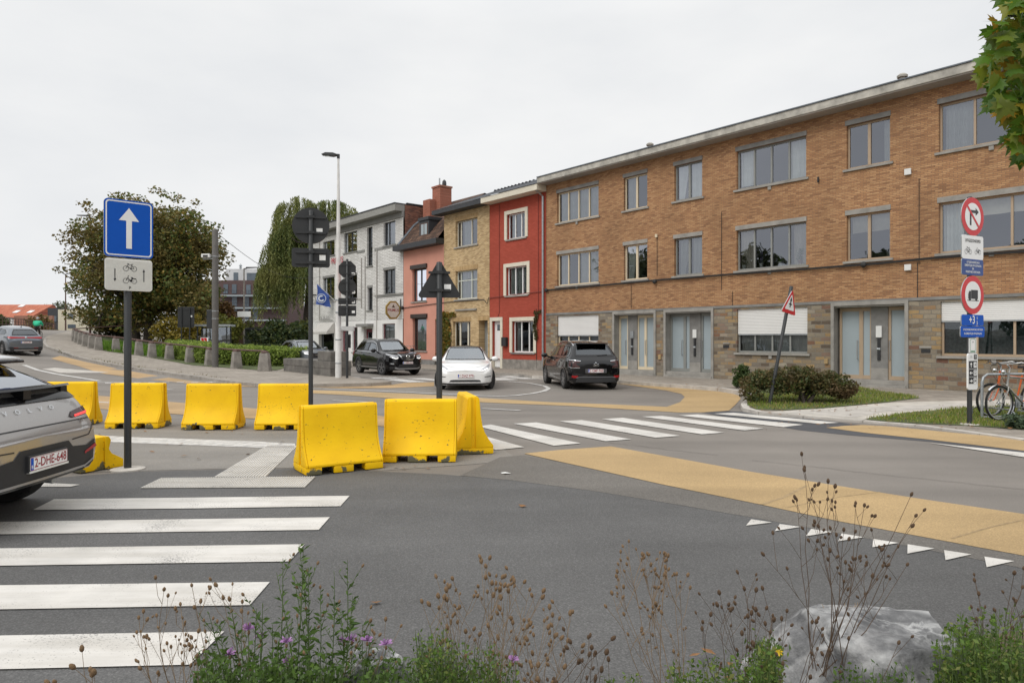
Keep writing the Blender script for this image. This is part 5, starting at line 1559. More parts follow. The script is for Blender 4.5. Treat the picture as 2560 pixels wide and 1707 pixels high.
# ---------------------------------------------------------------- concrete bollards with pipe rail
bpx = [(608 * 1.0884, 927.5), (543 * 1.0884, 921), (482 * 1.0884, 914), (436 * 1.0884, 906.5), (389 * 1.0884, 899), (349 * 1.0884, 893.5), (319 * 1.0884, 888), (292 * 1.0884, 883), (266 * 1.0884, 878.5), (246, 875), (229.5, 870.5), (214.5, 866), (203, 861), (194, 857), (187, 853)]
BO = []
b0 = MB()
vs = [(-.30, -.25, -.05), (.30, -.25, -.05), (.30, .25, -.05), (-.30, .25, -.05), (-.20, -.18, .88), (.20, -.18, .88), (.20, .18, .88), (-.20, .18, .88)]
b0.add(vs, [(3, 2, 1, 0), (4, 5, 6, 7), (0, 1, 5, 4), (1, 2, 6, 5), (2, 3, 7, 6), (3, 0, 4, 7)])
bol = thing("bollard", "x", "bollard")
b0.build("post", M['concrete'], bol, bevel=.06, smooth=50)
b = MB(); b.lathe([(.17, .86), (.19, .90), (.16, .96), (.07, .99), (.0, 1.0)], 14); b.build("cap", M['rust'], bol, smooth=40)
pts = []
names = ["beside the stone wall end of the hedge", "left of the nearest one at the hedge", "hidden partly by the grey mast", "before the hedge middle", "at the left half of the hedge", "at the hedge's left corner", "just left of the hedge corner on the lawn", "half behind the one way sign pole", "left of the one way sign pole"]
for i, (x, y) in enumerate(bpx):
    p = G(x, y, PAVE)
    o = bol if i == 0 else copy_tree(bol)
    o.location = p; pts.append(p + Vector((0, 0, .97)))
    t = math.atan2(1, -.8) if i else 0
    o.rotation_euler = (0, 0, t)
    if i < 9: o['label'] = "tapered concrete bollard with pipe rail, " + names[i]
    else: o['label'] = "tapered concrete bollard in the far cluster curving up to the bridge"
    o['group'] = "concrete bollards along the curved pavement"
b = MB(); b.tube(pts + [pts[-1] + Vector((1.0, 8, .5)), pts[-1] + Vector((5, 16, .8))], .045, 7)
tag(b.build("pipe_rail", M['rust'], smooth=60), "long rusty pipe rail running over the concrete bollards", "railing")

# low stone wall with taller block at its end
wl = thing("stone_wall", "low dark stone wall with a taller block at its right end, under the white lamp", "wall")
q0, q1 = G(709, 927, PAVE), G(826, 941, PAVE)
dv = (q1 - q0); dv.z = 0; Lw = dv.length; wa = math.atan2(dv.y, dv.x)
wl.location = q0; wl.rotation_euler = (0, 0, wa)
b = MB(); b.box(0, Lw, 0, .9, -.1, .31); b.build("base", M['concrete_dark'], wl, bevel=.02)
b = MB(); b.box(-.02, Lw + .01, -.015, .92, .312, .62); b.build("coping", M['concrete_dark'], wl, bevel=.02)
b = MB(); b.box(Lw - 1.65, Lw - .1, .05, .85, .622, 1.03); b.build("end_block", M['concrete_dark'], wl, bevel=.03)

# ---------------------------------------------------------------- street bits in the park
bs = thing("bus_shelter", "small glass bus shelter with flat roof behind the hedge", "bus shelter", P(530, 880, 52), R(8))
b = MB(); b.box(-1.2, 1.5, -.7, .8, 1.95, 2.1); b.build("roof", M['galv'], bs)
for x in (-.9, 1.2):
    for y in (-.5, .6):
        b = MB(); b.box(x - .04, x + .04, y - .04, y + .04, -.3, 1.95); b.build("post", M['pole_grey'], bs)
b = MB(); b.box(-.86, 1.16, .59, .61, .1, 1.9); b.build("glass_panel", M['pane'], bs)
ch = thing("chevron_sign", "small red and white chevron board above the hedge by the bus shelter", "traffic sign", P(511, 880, 47), R(4))
b = MB(); b.box(-.26, .26, -.02, .02, .45, 1.0); b.build("board", M['sign_white'], ch)
b = MB()
for k in (-1, 0): poly2(b, [(-.24 + k * .2 + .2, .97), (-.05 + k * .2 + .2, .97), (.05 + k * .2 + .15, .725), (-.05 + k * .2 + .2, .48), (-.24 + k * .2 + .2, .48), (-.1 + k * .2 + .15, .725)], -.023)
b.build("chevron", M['sign_red'], ch); b = MB(); b.tube([(0, .03, -.3), (0, .03, .9)], .03, 6); b.build("post", M['galv'], ch)
bk = thing("direction_board", "dark back of a large direction board on two posts before the yellow shrubs", "traffic sign", P(465, 866, 50), R(6))
zt, zb = P(465, 767, 50).z - bk.location.z, P(465, 819, 50).z - bk.location.z
b = MB(); b.box(-.58, .58, -.02, .03, zb, zt); b.build("board", M['sign_back'], bk, bevel=.01)
for x in (-.3, .28):
    b = MB(); b.tube([(x, -.06, -.6), (x, -.06, zt - .05)], .045, 8); b.build("post", M['pole_grey'], bk)
for z in (zb + .2, zt - .2):
    b = MB(); b.box(-.56, .56, -.05, -.022, z - .03, z + .03); b.build("brace", M['sign_back'], bk)
b = MB(); b.box(.33, .45, -.026, -.022, zt - .75, zt - .62); b.build("sticker", M['paper'], bk)
sh = thing("garden_shed", "long low dark green shed with flat roof beyond the hedge", "shed", P(606, 872, 66), R(3))
b = MB(); b.box(-1.5, 1.6, 0, 2.5, -.5, 1.85); b.build("wall", mat('dark_green_boards', (.035, .045, .03), .9, var=.4), sh)
b = MB(); b.box(-1.6, 1.7, -.15, 2.6, 1.853, 2.05); b.build("roof", M['anthracite'], sh)
b = MB(); b.box(-1.35, .2, -.03, -.002, .1, 1.7); b.build("door", mat('rusty_boards', (.10, .055, .04), .9, var=.4), sh)

# ---------------------------------------------------------------- far buildings
db = thing("apartment_block", "dark brick apartment block with white penthouse and balcony bands beyond the park", "building", P(625, 849, 165) * 1.0, R(2))
db.location.z = 0
ZF = 165
fx = lambda x: (x - 625) / FPX * ZF
fz2 = lambda y: CAM_H + (HY - y) * ZF / FPX
b = MB(); b.box(fx(470), fx(720), 0, 14, 0, fz2(701)); b.build("wall", M['brick_dark'], db)
b = MB(); b.box(fx(560), fx(712), 1.5, 12, fz2(701) + .01, fz2(671)); b.build("penthouse", mat('pale_panel', (.52, .53, .54), .6, var=.15, scale=.5), db)
for y in (738, 768.5, 799):
    b = MB(); b.box(fx(558), fx(715), -1.6, -.01, fz2(y + 4), fz2(y)); bl = b.build("balcony", mat('grey_slab', (.28, .32, .34), .7), db)
    b = MB()
    for k in range(30): x = fx(560) + k * .5; b.box(x, x + .04, -1.58, -1.54, fz2(y) + .01, fz2(y) + 1.0)
    b.box(fx(558), fx(715), -1.6, -1.52, fz2(y) + 1.0, fz2(y) + 1.06); b.build("railing", M['pole_grey'], bl)
gl = mat('far_glass', (.10, .125, .15), .15, var=.3, scale=.4)
for x0, x1, ya, yb in ((560, 571, 711, 734), (581, 592, 711, 734), (616, 627, 712, 735), (637, 648, 712, 735), (581, 593, 742, 765), (609, 623, 742, 766), (633, 645, 743, 766), (581, 593, 772, 797), (610, 622, 773, 797), (632, 645, 773, 797), (660, 672, 712, 735), (660, 672, 743, 766)):
    b = MB(); b.box(fx(x0), fx(x1), -.12, -.01, fz2(yb), fz2(ya)); b.build("window", gl, db)
for x0, x1, ya, yb in ((579, 590, 680, 700), (612, 645, 681, 700)):
    b = MB(); b.box(fx(x0), fx(x1), 1.38, 1.49, fz2(yb), fz2(ya)); b.build("window", gl, db)
for x in (587, 641):
    b = MB(); b.lathe([(.25, 0), (.25, .5), (.45, .55), (.2, .8), (.45, 1.1), (.2, 1.3), (.05, 1.6)], 8, (fx(x), 4, fz2(671))); b.lathe([(1.0, 0), (1.0, .15)], 8, (fx(x), 4, fz2(671) + .01)); b.build("roof_vent", M['galv'], db)

def far_house(name, label, x0, x1, ytop, Z, d, m, parts, roofm=None, ridge=None):
    r = thing(name, label, "house", (0, Z, 0))
    X = lambda x: (x - CX) / FPX * Z
    Y = lambda y: CAM_H + (HY - y) * Z / FPX
    b = MB(); b.box(X(x0), X(x1), 0, d, 0, Y(ytop)); b.build("wall", m, r)
    if roofm:
        b = MB(); b.add([(X(x0) - .2, -.3, Y(ytop) - .02), (X(x1) + .2, -.3, Y(ytop) - .02), (X(x1) + .2, d * .6, Y(ridge) + (Y(ridge) - CAM_H) * d * .6 / Z), (X(x0) - .2, d * .6, Y(ridge) + (Y(ridge) - CAM_H) * d * .6 / Z), (X(x0) - .2, d, Y(ytop)), (X(x1) + .2, d, Y(ytop))], [(0, 1, 2, 3), (3, 2, 5, 4), (0, 3, 4), (1, 5, 2)]); rf = b.build("roof", roofm, r)
        for (a, c, e, f_) in parts.get('sky', []):
            t0 = (Y(e) - Y(ytop)); 
            b = MB(); k0 = (ytop - f_) / (ytop - ridge); k1 = (ytop - e) / (ytop - ridge)
            def pt(x, k): return (X(x), -.3 + k * (d * .6 + .3), Y(ytop) + k * (Y(ridge) + (Y(ridge) - CAM_H) * d * .6 / Z - Y(ytop)) + .06)
            b.add([pt(a, k0), pt(c, k0), pt(c, k1), pt(a, k1)], [(0, 1, 2, 3)]); b.build("skylight", M['sign_white'], rf)
    for (a, c, e, f_) in parts.get('win', []):
        b = MB(); b.box(X(a), X(c), -.08, -.005, Y(f_), Y(e)); b.build("window", gl, r)
    return r
far_house("house", "far house with big orange tiled roof and three skylights at the left edge", -60, 75, 793.5, 112, 9, M['white_render'], {'sky': [(-4, 9, 763, 768), (12, 24, 777, 783), (48, 60, 777, 783)]}, M['tile_orange'], 761.5)
far_house("house", "low far house with brown roof right of the orange roof", 76, 120, 789, 116, 8, M['brick_dark'], {}, mat('grey_brown_tile', (.13, .10, .085), .9), 772)
far_house("house", "far house with dark grey zinc upper storey beside the cream house", 119, 146, 770, 108, 8, M['anthracite'], {'win': [(130, 142, 790, 804)]})
far_house("house", "far cream house with two dark windows behind the brown lamp", 145, 215, 773.5, 104, 8, mat('cream_render', (.60, .56, .44), .9, var=.06), {'win': [(170, 183, 783, 797), (170, 189, 811, 820)]})
far_house("garden_wall", "long low red brick wall in front of the far houses at the bridge", 35, 130, 789, 100, .5, mat('pinkish_brick', (.32, .16, .115), .9, var=.12), {})
# bridge railing at the far side of the ramp
rl = thing("bridge_railing", "brown mesh railing along the far side of the bridge ramp", "railing")
pa = [P(-40, 815, 74), P(30, 815.5, 78), P(80, 816, 84), P(138, 819, 92)]
for k in range(24):
    t = k / 23 * 3; i = min(2, int(t)); p = pa[i].lerp(pa[i + 1], t - i)
    hgt = 1.1 * (1 - .55 * k / 23)
    b = MB(); b.tube([p + Vector((0, 0, -.4)), p + Vector((0, 0, hgt))], .04, 5); b.build("post", M['rust'], rl)
for h in (.25, .6, .95, 1.1):
    b = MB(); b.tube([pa[0] + Vector((0, 0, h)), pa[1] + Vector((0, 0, h * .9)), pa[2] + Vector((0, 0, h * .7)), pa[3] + Vector((0, 0, h * .45))], .03, 5); b.build("rail", M['rust'], rl)
pts = [(-60, 824.5), (0, 823), (60, 821), (138, 820), (138, 822), (60, 824), (0, 828), (-60, 832)]

# ---------------------------------------------------------------- cars
def paint(name, col, metal=0.0, rough=.35, spec=.5):
    m, t, b = newmat(name)
    g = N(t, "ShaderNodeNewGeometry")
    c = mixc(t, g.outputs['Backfacing'], col, (.02, .02, .021))
    t.links.new(c, b.inputs['Base Color'])
    b.inputs['Metallic'].default_value = metal
    b.inputs['Roughness'].default_value = rough
    b.inputs['Coat Weight'].default_value = 1.0
    b.inputs['Specular IOR Level'].default_value = spec
    b.inputs['Coat Roughness'].default_value = .03
    nz = N(t, "ShaderNodeTexNoise", Scale=260.0)
    tcn = N(t, "ShaderNodeTexCoord"); t.links.new(tcn.outputs['Object'], nz.inputs['Vector'])
    rr = ramp(t, [(.3, (rough - .05,) * 3), (.7, (rough + .08,) * 3)]); t.links.new(nz.outputs['Fac'], rr.inputs[0]); t.links.new(rr.outputs[0], b.inputs['Roughness'])
    return m
M['car_black'] = paint('black_car_paint', (.004, .004, .005), .0, .3, .05)
M['car_white'] = paint('white_car_paint', (.78, .78, .77), 0, .35)
M['car_grey'] = paint('grey_metallic_paint', (.14, .155, .175), .55, .35)
M['car_blue'] = paint('steel_blue_paint', (.135, .155, .18), .55, .35)
M['car_silver'] = paint('silver_paint', (.40, .385, .37), .65, .32)
M['car_glass'] = glass_mat('car_glass', (.34, .38, .38), .21, rc=(.9, .95, 1))
M['car_glass_sky'] = glass_mat('sky_reflecting_glass', (.10, .105, .11), .34, rc=(.92, .95, 1))
M['car_glass_dark'] = glass_mat('tinted_car_glass', (.07, .075, .08), .06, rc=(.9, .95, 1))
M['frit'] = mat('black_glass_border', (.008, .008, .009), .12, var=0)
M['cladding'] = mat('black_cladding', (.022, .022, .023), .62, var=.12)
M['chrome'] = mat('chrome', (.62, .63, .64), .12, metal=1.0, var=0)
M['tyre'] = mat('tyre_rubber', (.017, .017, .017), .85, var=.15, bump=.2)
M['rim'] = mat('alloy_rim', (.36, .36, .37), .32, metal=.8, var=.05)
M['rim_dark'] = mat('dark_rim', (.03, .03, .032), .45, metal=.4, var=.05)
M['lamp_red'] = mat('red_lamp', (.33, .008, .012), .12, var=.1, scale=30)
M['lamp_lit'] = mat('lit_red_lamp', (.75, .03, .03), .2, var=0, emit=(1, .06, .05), es=.9)
M['lamp_dark'] = mat('smoked_lamp', (.06, .022, .022), .1, var=.2, scale=20)
M['lamp_clear'] = mat('headlamp_glass', (.36, .37, .39), .10, var=.35, scale=25)
M['lamp_on'] = mat('daylight_lamp', (.9, .9, .9), .2, var=0, emit=(1, .97, .92), es=1.1)
M['plate_red'] = mat('plate_red', (.30, .02, .03), .5, var=0)
M['seat'] = mat('car_seat', (.018, .018, .02), .8, var=.2)

def sm(a, s, axis=0, it=1):
    for _ in range(it):
        b = a.copy()
        sl = [slice(None)] * a.ndim
        def S(x): q = sl.copy(); q[axis] = x; return tuple(q)
        b[S(slice(1, -1))] = (1 - s) * a[S(slice(1, -1))] + s * .5 * (a[S(slice(0, -2))] + a[S(slice(2, None))])
        a = b
    return a

class Car:
    def __init__(s, name, label, cat, pos, head, mat_, st, wheel_r=.33, wb=2.7, front_oh=.9, W=1.8, track=None, arch=.04, clad=None, step=.045):
        s.root = thing(name, label, cat, (pos[0], pos[1], H(pos[0])), math.atan2(head[1], head[0]))
        s.mat = mat_; s.W = W
        xs = [q[0] for q in st][::-1]
        rings = np.array([q[1] for q in st][::-1], dtype=float)          # (n,8,2) rear to front
        L = xs[-1] - xs[0]
        nx = int(L / step) + 1
        X = np.linspace(xs[0], xs[-1], nx)
        D = np.zeros((nx, rings.shape[1], 2))
        for i in range(rings.shape[1]):
            for k in range(2): D[:, i, k] = np.interp(X, xs, rings[:, i, k])
        D[2:-2] = sm(D, .8, 0, 5)[2:-2]
        cnt = [5, 2, 6, 8, 11, 4, 9]
        R_ = []
        for i, c in enumerate(cnt):
            for j in range(c):
                t = j / c; R_.append(D[:, i] * (1 - t) + D[:, i + 1] * t)
        R_.append(D[:, -1])
        G_ = np.stack(R_, 1)
        g2 = sm(G_, .7, 1, 3); G_[:, 8:] = g2[:, 8:]
        G_[:, :, 0][:, 0] = 0; G_[:, :, 0][:, -1] = 0
        m = G_.shape[1]
        s.nx, s.m, s.X = nx, m, X
        V, Fc = [], []
        for i in range(nx):
            for j in range(m): V.append((X[i], G_[i, j, 0], G_[i, j, 1]))
            for j in range(1, m - 1): V.append((X[i], -G_[i, j, 0], G_[i, j, 1]))
        tot = 2 * m - 2
        idx = lambda i, j, sd: i * tot + (j if (sd > 0 or j in (0, m - 1)) else m + j - 1)
        for i in range(nx - 1):
            for j in range(m - 1):
                Fc.append((idx(i, j, 1), idx(i + 1, j, 1), idx(i + 1, j + 1, 1), idx(i, j + 1, 1)))
                Fc.append((idx(i, j, -1), idx(i, j + 1, -1), idx(i + 1, j + 1, -1), idx(i + 1, j, -1)))
        # closed ends as grids across
        for i, flip in ((0, False), (nx - 1, True)):
            K = 10
            rows = []
            for j in range(m):
                y, z = G_[i, j]
                bulge = 0.0
                rows.append([])
                for k in range(K + 1):
                    u = 1 - 2 * k / K
                    if k == 0: rows[-1].append(idx(i, j, 1))
                    elif k == K: rows[-1].append(idx(i, j, -1))
                    elif j in (0, m - 1): rows[-1].append(idx(i, j, 1))
                    else:
                        V.append((X[i] + (1 if flip else -1) * .035 * (1 - u * u), y * u, z)); rows[-1].append(len(V) - 1)
            for j in range(m - 1):
                for k in range(K):
                    q = (rows[j][k], rows[j][k + 1], rows[j + 1][k + 1], rows[j + 1][k])
                    q2 = tuple(dict.fromkeys(q))
                    if len(q2) >= 3: Fc.append(q2 if flip else q2[::-1])
        Fc = [tuple(f[::-1]) for f in Fc]
        s.V = [Vector(v) for v in V]; s.F = Fc
        s.bvh = BVHTree.FromPolygons(s.V, Fc)
        s.cuts = []       # (axis, polygon, sign) regions removed for glass
        s.wheels = []
        s.xf = xs[-1] - front_oh; s.xr = s.xf - wb
        s.wr = wheel_r; s.arch = arch; s.clad = clad
        s.tw = track or (W / 2 - .115)
    # ---- projection helpers. view: 'L' (+y side), 'R' (-y side), 'F' front, 'B' rear, 'T' top
    def hit(s, view, a, c):
        o, d = {'L': (Vector((a, 3, c)), Vector((0, -1, 0))), 'R': (Vector((a, -3, c)), Vector((0, 1, 0))),
                'F': (Vector((5, a, c)), Vector((-1, 0, 0))), 'B': (Vector((-5, a, c)), Vector((1, 0, 0))),
                'T': (Vector((a, c, 4)), Vector((0, 0, -1)))}[view]
        h = s.bvh.ray_cast(o, d)
        if h[0] is None:
            q = o + d * 3.0 if view in 'LR' else o + d * 4.0
            h = s.bvh.find_nearest(q)
        n = h[1].copy()
        if n.dot(d) > 0: n = -n
        return h[0], n
    def decal(s, name, view, poly, material, off=.006, parent=None, res=.07, mb=None, mi=0, thick=.0):
        pts = []
        k = len(poly)
        for i in range(k):
            a, b_ = Vector(poly[i]), Vector(poly[(i + 1) % k]); n = max(1, int((b_ - a).length / res))
            for j in range(n): pts.append(a.lerp(b_, j / n))
        n = len(pts)
        from mathutils.geometry import delaunay_2d_cdt
        inner = []
        x0, x1 = min(p.x for p in pts), max(p.x for p in pts); y0, y1 = min(p.y for p in pts), max(p.y for p in pts)
        for x in np.arange(x0 + res / 2, x1, res):
            for y in np.arange(y0 + res / 2, y1, res): inner.append(Vector((float(x), float(y))))
        r = delaunay_2d_cdt(pts + inner, [(i, (i + 1) % n) for i in range(n)], [list(range(n))], 1, 1e-5)
        used = sorted({i for f in r[2] for i in f}); mp_ = {u: q for q, u in enumerate(used)}
        vs = []
        for u in used:
            h, nn = s.hit(view, r[0][u].x, r[0][u].y); vs.append(h + nn * off)
        fs = [tuple(mp_[i] for i in f) for f in r[2]]
        if mb is not None: mb.add(vs, fs, mi); return
        b_ = MB(); b_.add(vs, fs)
        return b_.build(name, material, parent or s.root, smooth=40)
    def line(s, view, pts, w, material, off=.005, mb=None, closed=False):
        q = [Vector(p) for p in pts]
        if closed: q.append(q[0])
        dense = []
        for a, b_ in zip(q[:-1], q[1:]):
            n = max(1, int((b_ - a).length / .05))
            for j in range(n): dense.append(a.lerp(b_, j / n))
        dense.append(q[-1])
        hs = [s.hit(view, p.x, p.y) for p in dense]
        vs, fs = [], []
        for i, (h, n) in enumerate(hs):
            t = hs[min(i + 1, len(hs) - 1)][0] - hs[max(i - 1, 0)][0]
            sd = n.cross(t)
            if sd.length < 1e-6: sd = Vector((0, 0, 1))
            sd = sd.normalized() * w / 2
            vs += [h + n * off + sd, h + n * off - sd]
        for i in range(len(hs) - 1): fs.append((2 * i, 2 * i + 1, 2 * i + 3, 2 * i + 2))
        mb.add(vs, fs)
    def inset(s, poly, d):
        P_ = [Vector(p) for p in poly]; n = len(P_); out = []
        area = sum(P_[i].x * P_[(i + 1) % n].y - P_[(i + 1) % n].x * P_[i].y for i in range(n))
        sg = 1 if area > 0 else -1
        for i in range(n):
            a, b_, c = P_[i - 1], P_[i], P_[(i + 1) % n]
            e1 = (b_ - a).normalized(); e2 = (c - b_).normalized()
            n1 = Vector((-e1.y, e1.x)) * sg; n2 = Vector((-e2.y, e2.x)) * sg
            bis = n1 + n2
            L = max(.35, bis.length / 2)
            out.append(b_ + bis.normalized() * d / L)
        return [(p.x, p.y) for p in out]
    def glass(s, name, view, poly, material='car_glass', border=.05, trim=None):
        """pane with black printed border; the bodywork behind is cut away"""
        inn = s.inset(poly, border)
        s.cuts.append((view, s.inset(poly, border * .45)))
        g = s.decal(name, view, poly, M[material], .004)
        b_ = MB()
        n = len(poly)
        P_, Q_ = [], []
        for i in range(n):
            a, c = Vector(poly[i]), Vector(poly[(i + 1) % n]); ai, ci = Vector(inn[i]), Vector(inn[(i + 1) % n])
            k = max(1, int((c - a).length / .06))
            for j in range(k): P_.append(a.lerp(c, j / k)); Q_.append(ai.lerp(ci, j / k))
        vs = []
        for p, q in zip(P_, Q_):
            h, nn = s.hit(view, p.x, p.y); vs.append(h + nn * .008)
            h, nn = s.hit(view, q.x, q.y); vs.append(h + nn * .008)
        N_ = len(P_)
        b_.add(vs, [(2 * i, 2 * i + 1, (2 * i + 3) % (2 * N_), (2 * i + 2) % (2 * N_)) for i in range(N_)])
        b_.build('border', M['frit'], g, smooth=40)
        if trim:
            b_ = MB(); s.line(view, poly, .022, None, .012, mb=b_, closed=True); b_.build('trim', M[trim], g)
        return g
    def wheel(s, x, y, steer=0.0, style='5', rim='rim', w=.215, name='wheel'):
        sd = 1 if y > 0 else -1
        e = empty(name, (x, y, s.wr), 0); e.parent = s.root
        e.rotation_euler = (0, 0, steer)
        r = s.wr
        b_ = MB()
        h = w / 2
        prof = [(r * .66, -h * .9), (r * .80, -h), (r * .94, -h * .98), (r * .99, -h * .8), (r, -h * .45), (r, h * .45), (r * .99, h * .8), (r * .94, h * .98), (r * .80, h), (r * .66, h * .9)]
        b_.lathe(prof, 32, axis='y', closed=True)
        b_.build('tyre', M['tyre'], e, smooth=35)
        b_ = MB()
        b_.lathe([(r * .67, h * .86 * sd), (r * .62, h * .92 * sd), (r * .60, h * .5 * sd), (.001, h * .25 * sd)], 28, axis='y', m=1)
        n = {'5': 5, '10': 10, '7': 7, '6': 6}[style]
        for k in range(n):
            a = 2 * math.pi * k / n + .3
            for dd in ((-.16, .16) if n == 5 else (0,)):
                a1 = a + dd; wd = r * (.055 if n == 5 else .07)
                c1, s1 = math.cos(a1), math.sin(a1); c0, s0 = math.cos(a), math.sin(a)
                p0, p1 = (r * .12 * c0, r * .12 * s0), (r * .635 * c1, r * .635 * s1)
                d = Vector((p1[0] - p0[0], p1[1] - p0[1])).normalized(); nn = Vector((-d.y, d.x)) * wd
                q = [(p0[0] + nn.x, p0[1] + nn.y), (p0[0] - nn.x, p0[1] - nn.y), (p1[0] - nn.x * .8, p1[1] - nn.y * .8), (p1[0] + nn.x * .8, p1[1] + nn.y * .8)]
                b_.prism(q, h * .70 * sd, h * .88 * sd, 'y')
        b_.lathe([(r * .17, h * .6 * sd), (r * .17, h * .9 * sd), (.001, h * .92 * sd)], 14, axis='y')
        b_.lathe([(r * .66, h * .80 * sd), (r * .66, h * .93 * sd), (r * .60, h * .90 * sd), (r * .60, h * .7 * sd)], 28, axis='y')
        b_.build('rim', [M[rim], M['rim_dark']], e, smooth=35)
        return e
    def finish(s, steer=0.0, style='5', rim='rim', shells=True, seats=True, ww=.215):
        F2 = []
        Rr = s.wr + s.arch
        def inside(poly, x, y):
            ins = False; j = len(poly) - 1
            for i in range(len(poly)):
                if (poly[i][1] > y) != (poly[j][1] > y) and x < (poly[j][0] - poly[i][0]) * (y - poly[i][1]) / (poly[j][1] - poly[i][1]) + poly[i][0]: ins = not ins
                j = i
            return ins
        for f in s.F:
            c = sum((s.V[i] for i in f), Vector()) / len(f)
            n = (s.V[f[1]] - s.V[f[0]]).cross(s.V[f[2]] - s.V[f[0]])
            cut = False
            if abs(c.y) > s.W / 2 - .32:
                for wx in (s.xf, s.xr):
                    if (c.x - wx) ** 2 + (c.z - s.wr) ** 2 < Rr * Rr: cut = True
            if not cut:
                for view, poly in s.cuts:
                    if view in 'LR':
                        if (c.y > .3) == (view == 'L') and abs(c.y) > .3 and inside(poly, c.x, c.z) and abs(n.normalized().y) > .35: cut = True
                    elif view in 'FB':
                        if (c.x > 0) == (view == 'F') and inside(poly, c.y, c.z) and (n.normalized().x * (1 if view == 'F' else -1)) > .12: cut = True
                    elif view == 'T' and c.z > 1.0 and inside(poly, c.x, c.y): cut = True
            if not cut: F2.append(f)
        me = bpy.data.meshes.new('body')
        me.from_pydata([tuple(v) for v in s.V], [], F2)
        me.materials.append(s.mat); me.shade_smooth(); me.set_sharp_from_angle(angle=R(38))
        o = bpy.data.objects.new('body', me); COL.objects.link(o); o.parent = s.root
        s.body = o
        # wheels, arches, liners
        for wx, st in ((s.xf, steer), (s.xr, 0)):
            for sd in (1, -1):
                s.wheel(wx, sd * s.tw, st, style, rim, ww)
                b_ = MB(); vs = []
                n = 30
                a0 = math.asin(max(-1, min(1, (.20 - s.wr) / Rr)))
                for k in range(n + 1):
                    a = a0 + (math.pi - 2 * a0) * k / n
                    for rr in (Rr - .012, Rr + (.075 if s.clad else .045)):
                        h, nn = s.hit('L' if sd > 0 else 'R', wx + rr * math.cos(a), s.wr + rr * math.sin(a))
                        vs.append(h + Vector((0, sd, 0)) * .012)
                    p = vs[-2]; vs.append(Vector((p.x, p.y - sd * .05, p.z)))
                fs = []
                for k in range(n):
                    fs += [(3 * k, 3 * k + 3, 3 * k + 4, 3 * k + 1), (3 * k, 3 * k + 2, 3 * k + 5, 3 * k + 3)]
                b_.add(vs, fs); b_.build('arch_trim', M['cladding'] if s.clad else s.mat, s.root, smooth=40)
                b_ = MB(); vs = []
                for k in range(n + 1):
                    a = -.25 + (math.pi + .5) * k / n
                    for yy in (s.W / 2 - .05, s.W / 2 - .42): vs.append((wx + (Rr + .005) * math.cos(a), sd * yy, s.wr + (Rr + .005) * math.sin(a)))
                b_.add(vs, [(2 * k, 2 * k + 1, 2 * k + 3, 2 * k + 2) for k in range(n)])
                b_.quad((wx - Rr, sd * (s.W / 2 - .40), .15), (wx + Rr, sd * (s.W / 2 - .40), .15), (wx + Rr, sd * (s.W / 2 - .40), s.wr + Rr), (wx - Rr, sd * (s.W / 2 - .40), s.wr + Rr))
                b_.build('wheel_well', M['black_plastic'], s.root)
        if seats:
            b_ = MB(); zf = .45
            b_.box(s.xr - .1, s.xf - .2, -.6, .6, .28, zf)
            b_.box(s.xf - .62, s.xf - .30, -.68, .68, zf, .92)
            b_.build('dashboard', M['seat'], s.root, bevel=.04)
            for x in (s.xf - 1.55, s.xr + .35):
                for y in (.36, -.36):
                    b_ = MB(); b_.box(x, x + .45, y - .24, y + .24, .45, .62)
                    b_.prism([(x - .04, .55), (x + .12, .55), (x - .06, 1.13), (x - .18, 1.13)], y - .22, y + .22, 'y'); b_.prism([(x - .08, 1.17), (x - .15, 1.17), (x - .20, 1.36), (x - .11, 1.36)], y - .12, y + .12, 'y')
                    b_.build('car_seat', M['seat'], s.root, bevel=.035, smooth=40)
        return o
    def mirror(s, x, z, mat_=None, sides=(1, -1), size=1.0, base=.0):
        for sd in sides:
            h, n = s.hit('L' if sd > 0 else 'R', x, z)
            b_ = MB(); c = h + Vector((-.02, sd * .16, .06))
            b_.ell(c, (.075 * size, .125 * size, .085 * size), 14, 10)
            b_.build('mirror', mat_ or s.mat, s.root, smooth=60)
            b_ = MB(); b_.tube([h + Vector((.0, -sd * .02, 0)), h + Vector((-.01, sd * .08, .03))], .03, 7); b_.build('mirror_arm', M['cladding'], s.root)
    def number_plate(s, view, y, z, text, w=.52, h=.113, off=.012, tilt=None):
        p, n = s.hit(view, y, z)
        fx_ = 1 if view == 'F' else -1
        Rz = Matrix.Rotation(R(90) * fx_, 4, 'Z')
        T_ = Matrix.Translation(p + Vector((fx_ * off, 0, 0))) @ Rz @ Matrix.Rotation(R(90), 4, 'X')
        b_ = MB(); b_.T = T_; b_.prism(rrect(w, h, .012, 2), -.006, 0, 'z'); pl = b_.build('number_plate', M['sign_white'], s.root)
        b_ = MB(); b_.T = T_; b_.add([(x - w * .455, y_, .0015) for x, y_ in rrect(w * .075, h * .95, .005, 2)], [tuple(range(12))])
        b_.build('blue_band', M['sign_blue'], pl)
        b_ = MB(); b_.text(text, .112, T_ @ Matrix.Translation((w * .035, 0, .002)), sx=.86)
        b_.build('lettering', M['plate_red'], pl)
        b_ = MB(); b_.text("B", .04, T_ @ Matrix.Translation((-w * .455, -h * .22, .003))); b_.build('lettering', M['sign_white'], pl)
        b_ = MB(); b_.T = T_; a, c = rrect(w * .985, h * .95, .01, 2), rrect(w * .97, h * .88, .008, 2); n_ = len(a)
        b_.add([(x, y_, .0018) for x, y_ in a] + [(x, y_, .0018) for x, y_ in c], [(i, (i + 1) % n_, n_ + (i + 1) % n_, n_ + i) for i in range(n_)]); b_.build('border', M['plate_red'], pl)
        return pl
